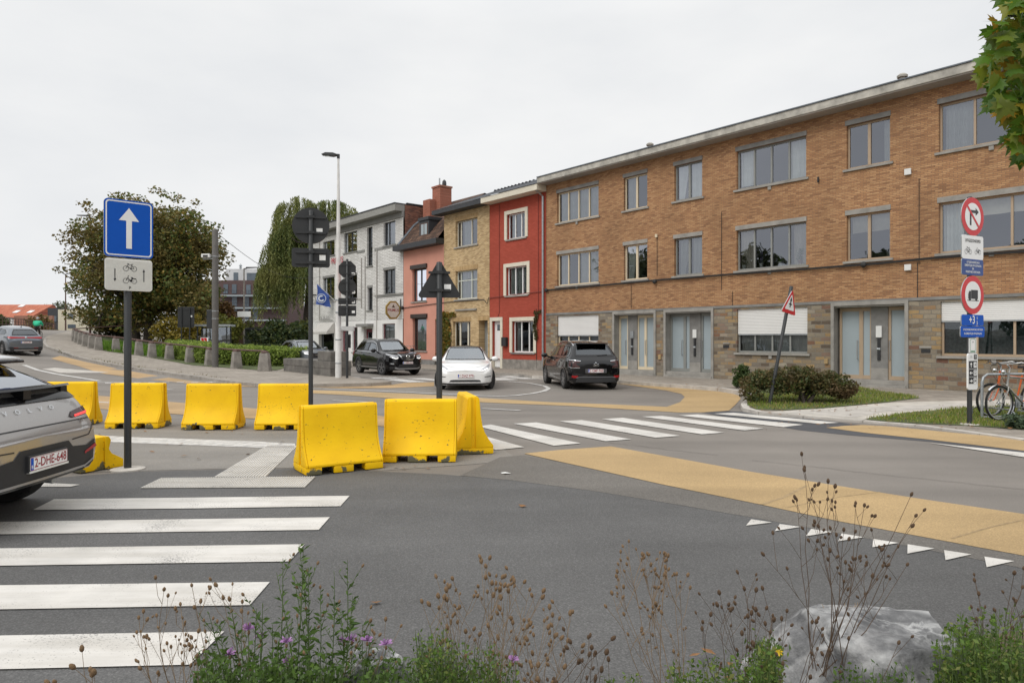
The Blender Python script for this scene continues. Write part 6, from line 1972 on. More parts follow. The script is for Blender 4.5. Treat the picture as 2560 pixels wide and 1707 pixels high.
    def stext(s, view, y, z, text, size, material, off=.006, spread=None, sx=1.0, name='lettering'):
        fx_ = 1 if view == 'F' else -1
        b_ = MB()
        items = [(text, y)] if spread is None else [(c, y - fx_ * -1 * (i - (len(text) - 1) / 2) * spread) for i, c in enumerate(text)]
        for c, yy in items:
            p, n = s.hit(view, yy, z)
            zax = n; xax = Vector((0, 0, 1)).cross(zax).normalized(); yax = zax.cross(xax)
            Mm = Matrix((xax, yax, zax)).transposed().to_4x4(); Mm.translation = p + n * off
            b_.text(c, size, Mm, sx=sx)
        return b_.build(name, M[material], s.root)
    def handles(s, pts, material=None):
        for x, z in pts:
            for sd in (1, -1):
                h, n = s.hit('L' if sd > 0 else 'R', x, z)
                b_ = MB(); b_.box(h.x - .10, h.x + .10, h.y - .005, h.y + .005 + .0, z - .014, z + .016); 
                for i in range(len(b_.v)): b_.v[i] = (b_.v[i][0], b_.v[i][1] + sd * .028, b_.v[i][2])
                b_.build('door_handle', material or s.mat, s.root, bevel=.004)
    def seams(s, lines, name='panel_gap', w=.009):
        b_ = MB()
        for view, pts in lines: s.line(view, pts, w, None, .004, mb=b_)
        return b_.build(name, M['black_plastic'], s.root)
    def rails(s, x0, x1, y, mat_='chrome', lift=.035):
        for sd in (1, -1):
            pts = []
            for k in range(9):
                x = x0 + (x1 - x0) * k / 8; h, n = s.hit('T', x, sd * y)
                pts.append(h + Vector((0, 0, lift if 0 < k < 8 else -.01)))
            b_ = MB(); b_.tube(pts, .017, 6); b_.build('roof_rail', M[mat_], s.root, smooth=50)

def RG(w, zb, zl, zm, zsh, wg, zg, wr, zr, zc, wb=.86, wl=.97, wsh=.965, zlo=None):
    return [(0, zb), (w * wb, zb), (w * wl, zl), (w, zm), (w * wsh, zsh), (wg, zg), (wr, zr), (0, zc)]

def suv(L, W, Ht, hood_n, hood_c, belt, xc, xw, xr1, xr2, ztail, zb=.20, roofw=None, ground_f=.22, tail_low=.62, nose_low=.55, rear_w=.93, rear_in=.06):
    """stations from nose to tail. xc cowl, xw windscreen top, xr1 roof end, xr2 rear-window foot"""
    h = W / 2; f = L / 2; rw = roofw or h * .70
    st = [
        (f, RG(h * .66, zb + .03, .30, nose_low, hood_n - .16, h * .58, hood_n - .07, h * .36, hood_n - .04, hood_n - .03)),
        (f - .09, RG(h * .84, zb, .29, nose_low, hood_n - .08, h * .70, hood_n - .015, h * .42, hood_n + .005, hood_n + .012)),
        (f - .32, RG(h * .965, zb, .28, .60, hood_n - .01, h * .80, hood_n + .055, h * .45, hood_n + .065, hood_n + .075)),
        ((f + xc) / 2 - .1, RG(h * .995, zb, .28, .62, (hood_n + belt) / 2 + .01, h * .84, (hood_n + hood_c) / 2 + .055, h * .45, (hood_n + hood_c) / 2 + .065, (hood_n + hood_c) / 2 + .075)),
        (xc, RG(h, zb, .28, .64, belt, h * .84, hood_c, h * .47, hood_c + .02, hood_c + .03)),
        (xw, RG(h, zb, .28, .66, belt + .01, rw, Ht - .115, rw * .86, Ht - .045, Ht - .015)),
        (xw - .45, RG(h, zb, .28, .66, belt + .015, rw * 1.02, Ht - .095, rw * .88, Ht - .028, Ht)),
        ((xw + xr1) / 2 - .2, RG(h, zb, .28, .66, belt + .025, rw * 1.02, Ht - .095, rw * .88, Ht - .03, Ht - .005)),
        (xr1, RG(h * .985, zb, .28, .67, belt + .05, rw * .95, Ht - .135, rw * .82, Ht - .075, Ht - .055)),
        (xr2, RG(h * .955, zb + .02, .30, .68, belt + .02, h * .82, ztail + .01, h * .60, ztail + .03, ztail + .04)),
        (-f + .07, RG(h * .93, zb + .04, .32, tail_low, ztail - .11, h * .80, ztail - .045, h * .58, ztail - .035, ztail - .03)),
        (-f, RG(h * .88, zb + .06, .34, tail_low - .06, .78, h * .78, .86, h * .5, .88, .885)),
    ]
    return st

# ---- white saloon coming towards the viewer
def mirrored(p): return [(-a, c) for a, c in p][::-1]
st = suv(4.69, 1.85, 1.443, .70, .93, .90, 1.02, .18, -1.05, -1.78, 1.06, zb=.17, roofw=.60)
c = Car('parked_car', "white electric saloon with black glass roof driving towards the viewer", 'car', (-1.67, 24.4), (.068, -1), M['car_white'], st, .335, 2.875, .84, 1.85, arch=.03)
c.root.name = 'car'
ws = [(-.70, .955), (.70, .955), (.60, 1.29), (.545, 1.385), (-.545, 1.385), (-.60, 1.29)]
c.glass('windscreen', 'F', ws, 'car_glass', .035)
sw = [(.78, .96), (.30, 1.25), (-.1, 1.33), (-.7, 1.33), (-1.35, 1.17), (-1.55, 1.00), (-.6, .965)]
for v in 'LR': c.glass('side_window', v, sw, 'car_glass_dark', .035, 'frit')
c.glass('rear_window', 'B', [(-.58, 1.10), (.58, 1.10), (.52, 1.33), (-.52, 1.33)], 'car_glass_dark', .04)
c.decal('glass_roof', 'T', [(.24, -.535), (.24, .535), (-1.15, .50), (-1.15, -.50)], M['frit'], .006)
for sd in (1, -1):
    hl = [(.50, .655), (.60, .64), (.74, .70), (.80, .77), (.815, .845), (.77, .83), (.62, .735)]
    c.decal('headlight', 'F', [(a * sd, z) for a, z in hl], M['lamp_clear'], .007)
    c.decal('running_light', 'F', [(a * sd, z) for a, z in [(.52, .652), (.60, .645), (.74, .705), (.73, .722), (.60, .665)]], M['lamp_on'], .011)
    c.decal('air_slot', 'F', [(a * sd, z) for a, z in [(.60, .455), (.84, .475), (.83, .44), (.66, .437)]], M['black_plastic'], .007)
c.decal('lower_grille', 'F', [(-.52, .285), (.52, .285), (.47, .345), (.38, .355), (-.38, .355), (-.47, .345)], M['black_plastic'], .008)
b = MB()
c.line('F', [(-.60, .60), (-.35, .635), (.35, .635), (.60, .60)], .012, None, .004, mb=b); b.build('panel_gap', mat('pale_gap', (.45, .45, .45), .5), c.root)
c.seams([('F', [(-.66, .80), (-.35, .74), (.35, .74), (.66, .80)]), ('L', [(.85, .35), (.86, .9)]), ('R', [(.85, .35), (.86, .9)]), ('L', [(-.15, .3), (-.15, .95)]), ('R', [(-.15, .3), (-.15, .95)])])
c.decal('lower_lip', 'F', [(-.78, .20), (.78, .20), (.80, .25), (-.80, .25)], M['cladding'], .01)
c.number_plate('F', .02, .475, "1-DAZ-979", off=.02)
c.mirror(.72, .93)
c.finish(steer=R(-20), rim='rim_dark', style='7')
# driver
drv = thing("person", "driver in a salmon pink jacket behind the wheel of the white saloon", "person", c.root.location, 0)
drv.rotation_euler = c.root.rotation_euler
def figure(root, joints, edges, radii, material, name):
    me = bpy.data.meshes.new(name); me.from_pydata(joints, edges, [])
    o = bpy.data.objects.new(name, me); COL.objects.link(o)
    sk = o.modifiers.new('skin', 'SKIN'); sk.use_smooth_shade = True
    su_ = o.modifiers.new('sub', 'SUBSURF'); su_.levels = su_.render_levels = 2
    for i, r_ in enumerate(radii): me.skin_vertices[0].data[i].radius = r_ if isinstance(r_, tuple) else (r_, r_)
    me.skin_vertices[0].data[0].use_root = True
    dg = bpy.context.evaluated_depsgraph_get()
    m2 = bpy.data.meshes.new_from_object(o.evaluated_get(dg))
    bpy.data.objects.remove(o)
    m2.materials.clear(); m2.materials.append(material); m2.shade_smooth()
    o = bpy.data.objects.new(name, m2); COL.objects.link(o); o.parent = root
    return o
M['skin'] = mat('skin', (.48, .28, .20), .55, var=.08)
M['salmon'] = mat('salmon_jacket', (.55, .15, .10), .85, var=.15)
M['hair'] = mat('brown_hair', (.07, .045, .03), .7, var=.3)
X0 = c.xf - 1.50
J = [(X0, .36, .66), (X0 - .03, .36, .88), (X0 - .05, .36, 1.06), (X0 - .02, .36, 1.14), (X0 + .00, .36, 1.24), (X0 + .02, .36, 1.31),
     (X0 - .03, .55, 1.05), (X0 + .17, .60, .86), (X0 + .42, .46, .96), (X0 - .03, .17, 1.05), (X0 + .17, .13, .86), (X0 + .42, .27, .96), (X0 + .40, .45, .62), (X0 + .40, .27, .62)]
E = [(0, 1), (1, 2), (2, 3), (3, 4), (4, 5), (2, 6), (6, 7), (7, 8), (2, 9), (9, 10), (10, 11), (0, 12), (0, 13)]
figure(drv, J, E, [.15, .14, .15, .05, .085, .075, .06, .05, .035, .06, .05, .035, .085, .085], M['salmon'], 'body')
b = MB(); b.ell((X0 + .02, .36, 1.255), (.095, .075, .115), 14, 10); b.ell((X0 + .115, .36, 1.25), (.018, .013, .018), 8, 6)
for s_ in (1, -1): b.ell((X0 + .02, .36 + s_ * .078, 1.25), (.02, .012, .03), 6, 5)
hd = b.build('head', M['skin'], drv, smooth=60)
b = MB(); b.ell((X0 - .005, .36, 1.29), (.10, .085, .095), 14, 10); b.build('hair', M['hair'], drv, smooth=60)
for yy in (.45, .28):
    b = MB(); b.ell((X0 + .46, yy, .985), (.035, .03, .045), 8, 6)
    for k in range(4): b.tube([(X0 + .47, yy - .03 + k * .018, .99), (X0 + .505, yy - .03 + k * .018, 1.0), (X0 + .51, yy - .03 + k * .018, .97)], .009, 5)
    b.build('hand', M['skin'], drv, smooth=60)
b = MB(); b.lathe([(.19, -.012), (.20, 0), (.19, .012), (.178, 0)], 22, axis='x', closed=True)
b.v = [(x + X0 + .50 - z * .3, y + .36, z + .96) for x, y, z in b.v]
b.build('steering_wheel', M['black_plastic'], c.root, smooth=50)

# ---- black people carrier driving away
st = suv(4.60, 1.83, 1.63, .86, 1.02, .98, 1.28, .25, -1.72, -2.14, 1.07, zb=.19, roofw=.64, rear_in=.1)
c = Car('car', "black people carrier seen from behind with tall rear window, driving away past the loop line", 'car', (2.36, 24.6), (-.165, .985), M['car_black'], st, .335, 2.84, .93, 1.83, arch=.03)
c.glass('rear_window', 'B', [(-.66, 1.10), (.66, 1.10), (.63, 1.30), (.52, 1.50), (-.52, 1.50), (-.63, 1.30)], 'car_glass_dark', .05)
for v in 'LR':
    c.glass('side_window', v, [(.92, 1.06), (.45, 1.40), (-.05, 1.47), (-.30, 1.475), (-.30, 1.06)], 'car_glass_dark', .035, 'chrome')
    c.glass('side_window', v, [(-.36, 1.06), (-.36, 1.475), (-1.25, 1.46), (-1.25, 1.07)], 'car_glass_dark', .035, 'chrome')
    c.glass('side_window', v, [(-1.31, 1.07), (-1.31, 1.455), (-1.60, 1.43), (-1.85, 1.22), (-1.88, 1.10)], 'car_glass_dark', .035, 'chrome')
c.glass('windscreen', 'F', [(-.70, 1.06), (.70, 1.06), (.56, 1.52), (-.56, 1.52)], 'car_glass', .04)
for sd in (1, -1):
    c.decal('tail_light', 'B', [(a * sd, z) for a, z in [(.52, .94), (.84, .98), (.86, .78), (.80, .74), (.55, .74), (.56, .79), (.66, .84), (.66, .89), (.52, .90)]], M['lamp_dark'], .010)
    b = MB(); c.line('B', [(a * sd, z) for a, z in [(.50, .95), (.84, .985), (.86, .77), (.80, .73), (.54, .73)]], .024, None, .014, mb=b); b.build('light_trim', M['chrome'], c.root)
    c.decal('reflector', 'B', [(a * sd, z) for a, z in [(.60, .475), (.80, .485), (.80, .40), (.62, .40)]], M['lamp_red'], .008)
c.decal('bumper_insert', 'B', [(-.70, .26), (.70, .26), (.62, .40), (.52, .42), (-.52, .42), (-.62, .40)], M['cladding'], .008)
b = MB(); c.line('B', [(-.66, .405), (-.55, .435), (.55, .435), (.66, .405)], .03, None, .014, mb=b); b.build('bumper_strip', mat('satin_grey_strip', (.12, .12, .125), .4), c.root)
c.decal('plate_recess', 'B', [(-.36, .56), (.36, .56), (.36, .70), (-.36, .70)], mat('satin_recess', (.07, .07, .075), .35), .006)
c.number_plate('B', .01, .632, "2-GMF-968", off=.018)
b = MB()
for dz in (0, -.055): c.line('B', [(.075, .845 + dz), (.0, .90 + dz), (-.075, .845 + dz)], .02, None, .012, mb=b)
b.build('badge', M['chrome'], c.root)
b = MB(); c.line('B', [(-.10, .800), (.10, .800)], .014, None, .010, mb=b); b.build('badge_lettering', M['chrome'], c.root)
c.seams([('B', [(-.76, .72), (-.72, .56), (-.60, .50), (.60, .50), (.72, .56), (.76, .72)]), ('L', [(-.33, .3), (-.33, 1.03)]), ('L', [(-1.28, .75), (-1.28, 1.04)]), ('L', [(.95, .35), (.95, 1.03)]), ('L', [(-.33, .62), (.95, .66)])])
b = MB(); p_, n_ = c.hit('B', .08, 1.15); b.tube([c.hit('B', -.10, 1.13)[0] + Vector((-.02, 0, 0)), c.hit('B', -.44, 1.15)[0] + Vector((-.025, 0, 0))], .014, 5); b.build('rear_wiper', M['black_plastic'], c.root)
h, n_ = c.hit('T', -1.68, 0)
b = MB(); b.prism([(-1.60, 1.575), (-1.96, 1.535), (-1.97, 1.510), (-1.70, 1.52)], -.52, .52, 'y'); b.build('roof_spoiler', M['car_black'], c.root, bevel=.012, smooth=40)
b = MB(); b.tube([c.hit('T', -1.45, 0)[0], c.hit('T', -1.45, 0)[0] + Vector((-.10, 0, .20))], .006, 4); b.build('aerial', M['black_plastic'], c.root)
c.rails(.35, -1.75, .60, 'chrome', .03)
c.mirror(.98, 1.02, M['car_black'])
c.handles([(-.10, .93), (-1.1, .93)], M['chrome'])
c.finish(rim='rim', style='7')

# ---- black SUV turning in from the side street
st = suv(4.69, 1.82, 1.70, .94, 1.10, 1.03, 1.12, .35, -1.66, -2.10, 1.12, zb=.24, roofw=.63)
hv = Vector((.57, -.82)).normalized(); ax = Vector((-hv.y, hv.x))
ctr = Vector((-6.0, 31.75)) + ax * .80 - hv * (4.69 / 2 - .93)
c = Car('car', "black SUV with chrome grille and silver roof rails crossing before the white cafe", 'car', (ctr.x, ctr.y), hv, M['car_black'], st, .36, 2.705, .93, 1.82, clad=True)
c.glass('windscreen', 'F', [(-.71, 1.13), (.71, 1.13), (.60, 1.55), (.54, 1.59), (-.54, 1.59), (-.60, 1.55)], 'car_glass', .04)
for v in 'LR':
    c.glass('side_window', v, [(.84, 1.10), (.40, 1.44), (.05, 1.52), (-.22, 1.53), (-.22, 1.12)], 'car_glass', .035)
    c.glass('side_window', v, [(-.28, 1.12), (-.28, 1.53), (-1.05, 1.50), (-1.15, 1.14)], 'car_glass_dark', .035)
    c.glass('side_window', v, [(-1.21, 1.15), (-1.12, 1.49), (-1.45, 1.46), (-1.85, 1.22), (-1.70, 1.16)], 'car_glass_dark', .035)
    b = MB(); c.line(v, [(.92, 1.07), (.42, 1.46), (.05, 1.555), (-.28, 1.56), (-1.1, 1.53), (-1.47, 1.49), (-1.93, 1.21), (-1.72, 1.12), (-.25, 1.075), (.92, 1.06)], .03, None, .012, mb=b); b.build('window_trim', M['chrome'], c.root)
    c.decal('sill_cladding', v, [(1.05, .30), (-1.0, .30), (-1.0, .42), (1.05, .42)], M['cladding'], .010)
    b = MB(); c.line(v, [(1.0, .36), (-.98, .36)], .045, None, .025, mb=b); b.build('sill_strip', M['chrome'], c.root)
c.glass('rear_window', 'B', [(-.60, 1.18), (.60, 1.18), (.54, 1.52), (-.54, 1.52)], 'car_glass_dark', .04)
for sd in (1, -1):
    c.decal('headlight', 'F', [(a * sd, z) for a, z in [(.46, .80), (.58, .76), (.78, .85), (.85, .96), (.82, 1.0), (.62, .93), (.46, .90)]], M['lamp_clear'], .008)
    b = MB(); c.line('F', [(a * sd, z) for a, z in [(.47, .81), (.58, .775), (.72, .83)]], .028, None, .014, mb=b); b.build('running_light', M['lamp_on'], c.root)
    b = MB(); c.line('F', [(a * sd, z) for a, z in [(.40, .97), (.30, .80), (.22, .735), (.0, .725)]], .055, None, .018, mb=b); b.build('grille_trim', M['chrome'], c.root)
    c.decal('fog_light', 'F', [(a * sd, z) for a, z in [(.62, .56), (.80, .60), (.82, .50), (.64, .49)]], M['cladding'], .008)
    b = MB(); c.line('F', [(a * sd, z) for a, z in [(.66, .545), (.77, .555)]], .05, None, .013, mb=b); b.build('fog_lens', M['lamp_clear'], c.root)
c.decal('grille', 'F', [(-.44, .96), (-.30, .74), (-.20, .70), (.20, .70), (.30, .74), (.44, .96), (.40, .985), (-.40, .985)], M['black_plastic'], .007)
c.decal('lower_grille', 'F', [(-.48, .40), (.48, .40), (.42, .52), (-.42, .52)], M['black_plastic'], .008)
c.decal('bumper_cladding', 'F', [(-.78, .25), (.78, .25), (.80, .42), (.50, .40), (-.50, .40), (-.80, .42)], M['cladding'], .007)
b = MB(); c.line('F', [(-.62, .36), (-.45, .315), (.45, .315), (.62, .36)], .07, None, .02, mb=b); b.build('skid_plate', M['rim'], c.root)
b = MB(); p_, n_ = c.hit('F', 0, .855); b.lathe([(.075, 0), (.085, .012), (.095, 0)], 20, (p_.x + .01, 0, .855), axis='x'); b.box(p_.x + .005, p_.x + .03, -.11, .11, .838, .872); b.build('badge', M['chrome'], c.root)
c.number_plate('F', 0, .59, "1-XEF-615", off=.02)
c.seams([('R', [(-.25, .45), (-.25, 1.09)]), ('R', [(.90, .45), (.92, 1.03)]), ('R', [(-1.18, .80), (-1.20, 1.10)]), ('F', [(-.72, 1.02), (-.50, .985), (.50, .985), (.72, 1.02)])])
c.rails(.30, -1.60, .57, 'chrome', .05)
c.mirror(.82, 1.08, M['car_black'], size=1.1)
c.handles([(-.12, 1.0), (-1.02, 1.02)], M['chrome'])
for sd in (1, -1): c.decal('tail_light', 'L' if sd > 0 else 'R', [(-1.98, 1.08), (-2.22, 1.05), (-2.20, .86), (-2.05, .92)], M['lamp_red'], .010)
c.finish(steer=R(12), style='5')

# ---- grey SUV half hidden behind the stone wall
st = suv(4.66, 1.89, 1.64, .93, 1.08, 1.02, 1.05, .28, -1.55, -2.05, 1.10, zb=.22, roofw=.62)
hv = Vector((.62, -.78)).normalized()
c = Car('car', "grey SUV with lit daytime lamps half hidden behind the low stone wall", 'car', (-12.45, 40.8), hv, M['car_grey'], st, .36, 2.87, .85, 1.89)
c.glass('windscreen', 'F', [(-.71, 1.11), (.71, 1.11), (.58, 1.52), (-.58, 1.52)], 'car_glass', .04)
for v in 'LR':
    c.glass('side_window', v, [(.80, 1.08), (.35, 1.40), (.0, 1.47), (-.25, 1.48), (-.25, 1.09)], 'car_glass_dark', .035, 'chrome')
    c.glass('side_window', v, [(-.31, 1.09), (-.31, 1.48), (-1.1, 1.45), (-1.45, 1.28), (-1.30, 1.11)], 'car_glass_dark', .035, 'chrome')
c.glass('rear_window', 'B', [(-.58, 1.15), (.58, 1.15), (.5, 1.46), (-.5, 1.46)], 'car_glass_dark', .04)
for sd in (1, -1):
    c.decal('headlight', 'F', [(a * sd, z) for a, z in [(.46, .86), (.62, .78), (.80, .82), (.84, .92), (.70, .93), (.52, .92)]], M['lamp_clear'], .008)
    b = MB(); c.line('F', [(a * sd, z) for a, z in [(.50, .90), (.68, .915), (.80, .90), (.78, .84), (.62, .81), (.50, .86)]], .03, None, .014, mb=b); b.build('running_light', M['lamp_on'], c.root)
c.decal('grille', 'F', [(-.42, .62), (.42, .62), (.46, .80), (.38, .90), (-.38, .90), (-.46, .80)], M['black_plastic'], .008)
b = MB(); c.line('F', [(-.42, .77), (.42, .77)], .035, None, .016, mb=b); b.build('grille_bar', M['chrome'], c.root)
c.rails(.25, -1.5, .56, 'chrome', .03)
c.mirror(.80, 1.06); c.handles([(-.15, .98), (-1.05, 1.0)])
c.seams([('R', [(-.28, .4), (-.28, 1.06)]), ('R', [(.85, .4), (.87, 1.03)])])
c.finish()

# ---- steel blue hatchback SUV climbing the ramp
st = suv(4.34, 1.79, 1.58, .90, 1.04, 1.0, 1.10, .32, -1.45, -2.02, 1.10, zb=.22, roofw=.60)
c = Car('car', "steel blue hatchback SUV seen from behind climbing the ramp at the left edge", 'car', (-26.7 - 1.70, 37.5 + 1.38), (-.78, .63), M['car_blue'], st, .35, 2.61, .87, 1.79, clad=True)
c.root.location.z = H(-28.4) - .02; c.root.rotation_euler = (0, -math.atan(.062), c.root.rotation_euler[2])
c.glass('rear_window', 'B', [(-.62, 1.13), (.62, 1.13), (.58, 1.24), (.44, 1.44), (-.44, 1.44), (-.58, 1.24)], 'car_glass_dark', .045)
for v in 'LR':
    c.glass('side_window', v, [(.85, 1.06), (.40, 1.37), (.05, 1.43), (-.25, 1.43), (-.25, 1.07)], 'car_glass_dark', .035)
    c.glass('side_window', v, [(-.31, 1.07), (-.31, 1.43), (-1.0, 1.39), (-1.45, 1.22), (-1.30, 1.12)], 'car_glass_dark', .035)
c.glass('windscreen', 'F', [(-.68, 1.07), (.68, 1.07), (.55, 1.46), (-.55, 1.46)], 'car_glass', .04)
c.decal('tail_light', 'B', [(-.80, .98), (-.70, .95), (-.30, .975), (.30, .975), (.70, .95), (.80, .98), (.80, 1.06), (.30, 1.04), (-.30, 1.04), (-.80, 1.06)], M['lamp_red'], .010)
c.decal('bumper_cladding', 'B', [(-.76, .28), (.76, .28), (.80, .52), (.60, .50), (.50, .44), (-.50, .44), (-.60, .50), (-.80, .52)], M['cladding'], .009)
b = MB(); c.line('B', [(-.55, .33), (.55, .33)], .07, None, .02, mb=b); b.build('skid_plate', M['rim'], c.root)
for sd in (1, -1): c.decal('reflector', 'B', [(a * sd, z) for a, z in [(.36, .47), (.56, .475), (.56, .445), (.36, .445)]], M['lamp_red'], .016)
c.number_plate('B', 0, .76, "1-XLK-391", off=.02)
p_, n_ = c.hit('B', 0, 1.01); b = MB(); b.ell(p_ + Vector((-.015, 0, 0)), (.02, .06, .05), 12, 8); b.build('badge', M['chrome'], c.root)
b = MB(); b.tube([c.hit('B', -.05, 1.145)[0] + Vector((-.02, 0, 0)), c.hit('B', -.42, 1.165)[0] + Vector((-.025, 0, 0))], .014, 5); b.build('rear_wiper', M['black_plastic'], c.root)
b = MB(); h, n_ = c.hit('T', -1.25, 0); b.prism([(h.x + .12, h.z), (h.x - .04, h.z + .07), (h.x - .06, h.z)], -.02, .02, 'y'); b.build('aerial', M['car_blue'], c.root)
c.seams([('B', [(-.70, .66), (-.62, .60), (.62, .60), (.70, .66)]), ('L', [(-.28, .4), (-.28, 1.03)])])
c.mirror(.86, 1.03); c.handles([(-.1, .98)])
c.finish()

# ---- silver coupe SUV in the left foreground, seen from its rear corner
h_ = 1.873 / 2; f_ = 4.44 / 2
st = [
    (f_, RG(h_ * .66, .25, .32, .55, .75, h_ * .58, .84, h_ * .36, .87, .88)),
    (f_ - .10, RG(h_ * .86, .22, .30, .58, .86, h_ * .72, .92, h_ * .45, .94, .95)),
    (f_ - .40, RG(h_ * .97, .20, .29, .62, .95, h_ * .82, 1.0, h_ * .45, 1.01, 1.02)),
    (1.10, RG(h_, .20, .29, .64, 1.02, h_ * .84, 1.09, h_ * .47, 1.11, 1.12)),
    (.35, RG(h_, .20, .29, .66, 1.03, .66, 1.47, .56, 1.54, 1.57)),
    (-.10, RG(h_, .20, .29, .66, 1.03, .66, 1.49, .57, 1.565, 1.59)),
    (-.80, RG(h_, .20, .29, .66, 1.05, .64, 1.46, .55, 1.53, 1.555)),
    (-1.45, RG(h_ * .99, .20, .29, .67, 1.08, .62, 1.36, .53, 1.435, 1.46)),
    (-1.95, RG(h_ * .965, .30, .36, .68, 1.08, .70, 1.17, .60, 1.195, 1.21)),
    (-2.04, RG(h_ * .95, .33, .40, .68, 1.02, .77, 1.10, .60, 1.115, 1.12)),
    (-2.13, RG(h_ * .935, .35, .42, .64, .90, .80, .97, .60, .985, .99)),
    (-f_, RG(h_ * .90, .37, .44, .60, .70, .80, .76, .60, .775, .78)),
]
hv = Vector((-1.0, -.03)).normalized()
c = Car('car', "silver coupe SUV cut by the left edge, its rear with black spoiler near the viewer", 'car', (-4.26 - 2.22, 6.12), hv, M['car_silver'], st, .365, 2.70, .87, 1.873, clad=True, step=.035)
# local: +x forward (photo left), +y = left side of car = towards the viewer
c.glass('rear_window', 'B', [(-.63, 1.175), (.63, 1.175), (.60, 1.25), (.51, 1.435), (-.51, 1.435), (-.60, 1.25)], 'car_glass_sky', .03)
for v in 'LR':
    c.glass('side_window', v, [(.92, 1.10), (.45, 1.42), (.0, 1.48), (-.25, 1.48), (-.25, 1.11)], 'car_glass_dark', .035)
    c.glass('side_window', v, [(-.31, 1.11), (-.31, 1.48), (-.9, 1.41), (-1.35, 1.28), (-1.25, 1.14)], 'car_glass_dark', .035)
    c.decal('sill_cladding', v, [(1.05, .27), (-1.0, .27), (-1.0, .40), (1.05, .40)], M['cladding'], .010)
c.glass('windscreen', 'F', [(-.70, 1.13), (.70, 1.13), (.57, 1.50), (-.57, 1.50)], 'car_glass', .04)
# split roof spoiler
for sd in (1, -1):
    b = MB()
    b.prism([(-1.36, 1.475), (-1.66, 1.455), (-1.67, 1.425), (-1.42, 1.405)], sd * .20, sd * .60, 'y')
    b.build('roof_spoiler', M['frit'], c.root, bevel=.012, smooth=40)
b = MB(); b.prism([(-1.30, 1.515), (-1.62, 1.475), (-1.63, 1.458), (-1.35, 1.478)], -.60, .60, 'y'); b.build('spoiler_cap', M['car_silver'], c.root, bevel=.008, smooth=40)
# lip spoiler standing clear of the tailgate
def lipx(y): return -2.07 + .10 * (y / .74) ** 2
b = MB(); vs = []
n = 16
for k in range(n + 1):
    y = -.74 + 1.48 * k / n; x = lipx(y)
    for dx, dz in ((.10, 1.195), (-.03, 1.215), (-.045, 1.195), (.08, 1.172)): vs.append((x + dx, y, dz))
b.add(vs, [(4 * k + j, 4 * k + (j + 1) % 4, 4 * k + 4 + (j + 1) % 4, 4 * k + 4 + j) for k in range(n) for j in range(4)] + [(0, 1, 2, 3), tuple(4 * n + j for j in (3, 2, 1, 0))])
b.build('lip_spoiler', M['frit'], c.root, smooth=40)
for y in (-.66, 0, .66):
    b = MB(); x = lipx(y); b.prism([(x + .10, 1.18), (x - .02, 1.19), (x - .02, 1.11), (x + .12, 1.11)], y - .05, y + .05, 'y'); b.build('spoiler_foot', M['frit'], c.root)
c.decal('tailgate_trim', 'B', [(-.76, 1.068), (.76, 1.068), (.74, 1.132), (-.74, 1.132)], M['frit'], .012)
for sd in (1, -1):
    b = MB(); c.line('B', [(sd * .575, 1.43), (sd * .66, 1.26), (sd * .73, 1.15)], .034, None, .014, mb=b); b.build('light_strip', M['lamp_red'], c.root)
    b = MB(); c.line('B', [(sd * .735, 1.135), (sd * .79, 1.06)], .05, None, .012, mb=b); b.build('light_strip', M['lamp_red'], c.root)
    c.decal('tail_light', 'B', [(a * sd, z) for a, z in [(.845, .965), (.80, .975), (.56, .945), (.49, .90), (.53, .885), (.84, .90)]], M['lamp_dark'], .012)
    c.decal('light_bar', 'B', [(a * sd, z) for a, z in [(.845, .93), (.56, .905), (.55, .885), (.845, .908)]], M['lamp_lit'], .017)
    c.decal('reflector', 'B', [(a * sd, z) for a, z in [(.86, .62), (.80, .60), (.60, .545), (.60, .52), (.83, .565)]], M['lamp_red'], .016)
# silver shoulder shelf between lamps and bumper, dark bumper with number plate recess
c.decal('bumper_cladding', 'B', [(-.86, .46), (-.70, .385), (.70, .385), (.86, .46), (.88, .66), (.66, .60), (.40, .625), (.33, .69), (-.33, .69), (-.40, .625), (-.66, .60), (-.88, .66)], M['cladding'], .010)
b = MB(); c.line('B', [(-.76, .45), (-.60, .405), (.60, .405), (.76, .45)], .022, None, .018, mb=b); b.build('bumper_strip', M['rim'], c.root)
c.decal('diffuser', 'B', [(-.62, .372), (.62, .372), (.60, .392), (-.60, .392)], M['frit'], .012)
pl_ = c.number_plate('B', .0, .565, "2-DHE-648", w=.52, h=.12, off=.035)
p_, n_ = c.hit('B', 0, .49); b = MB(); b.box(p_.x - .040, p_.x - .010, -.27, .27, .488, .503); b.build('plate_holder', M['sign_pale'], c.root)
b = MB(); b.box(p_.x - .034, p_.x - .0, -.275, .275, .492, .640); b.build('plate_holder', M['black_plastic'], c.root, bevel=.006)
c.stext('B', 0, 1.005, "VOLVO", .062, 'chrome', .010, spread=.155, sx=1.25)
c.stext('B', -.64, .845, "EV", .06, 'chrome', .008)
c.stext('B', .66, .845, "C40", .05, 'chrome', .008)
c.seams([('B', [(-.80, .80), (-.70, .70), (-.40, .69)]), ('B', [(.80, .80), (.70, .70), (.40, .69)]), ('B', [(-.84, .86), (-.60, .86), (.60, .86), (.84, .86)])], w=.012)
b = MB(); c.line('B', [(-.80, .795), (.80, .795)], .012, None, .004, mb=b); b.build('tailgate_shade_line', mat('crease_shade', (.30, .29, .28), .4, metal=.5), c.root)  # flat strip, its darker colour painted in as the shade of a crease
h, n_ = c.hit('T', -1.05, 0); b = MB(); b.prism([(h.x + .14, h.z - .01), (h.x - .06, h.z + .075), (h.x - .07, h.z - .01)], -.02, .02, 'y'); b.build('aerial', M['car_silver'], c.root)
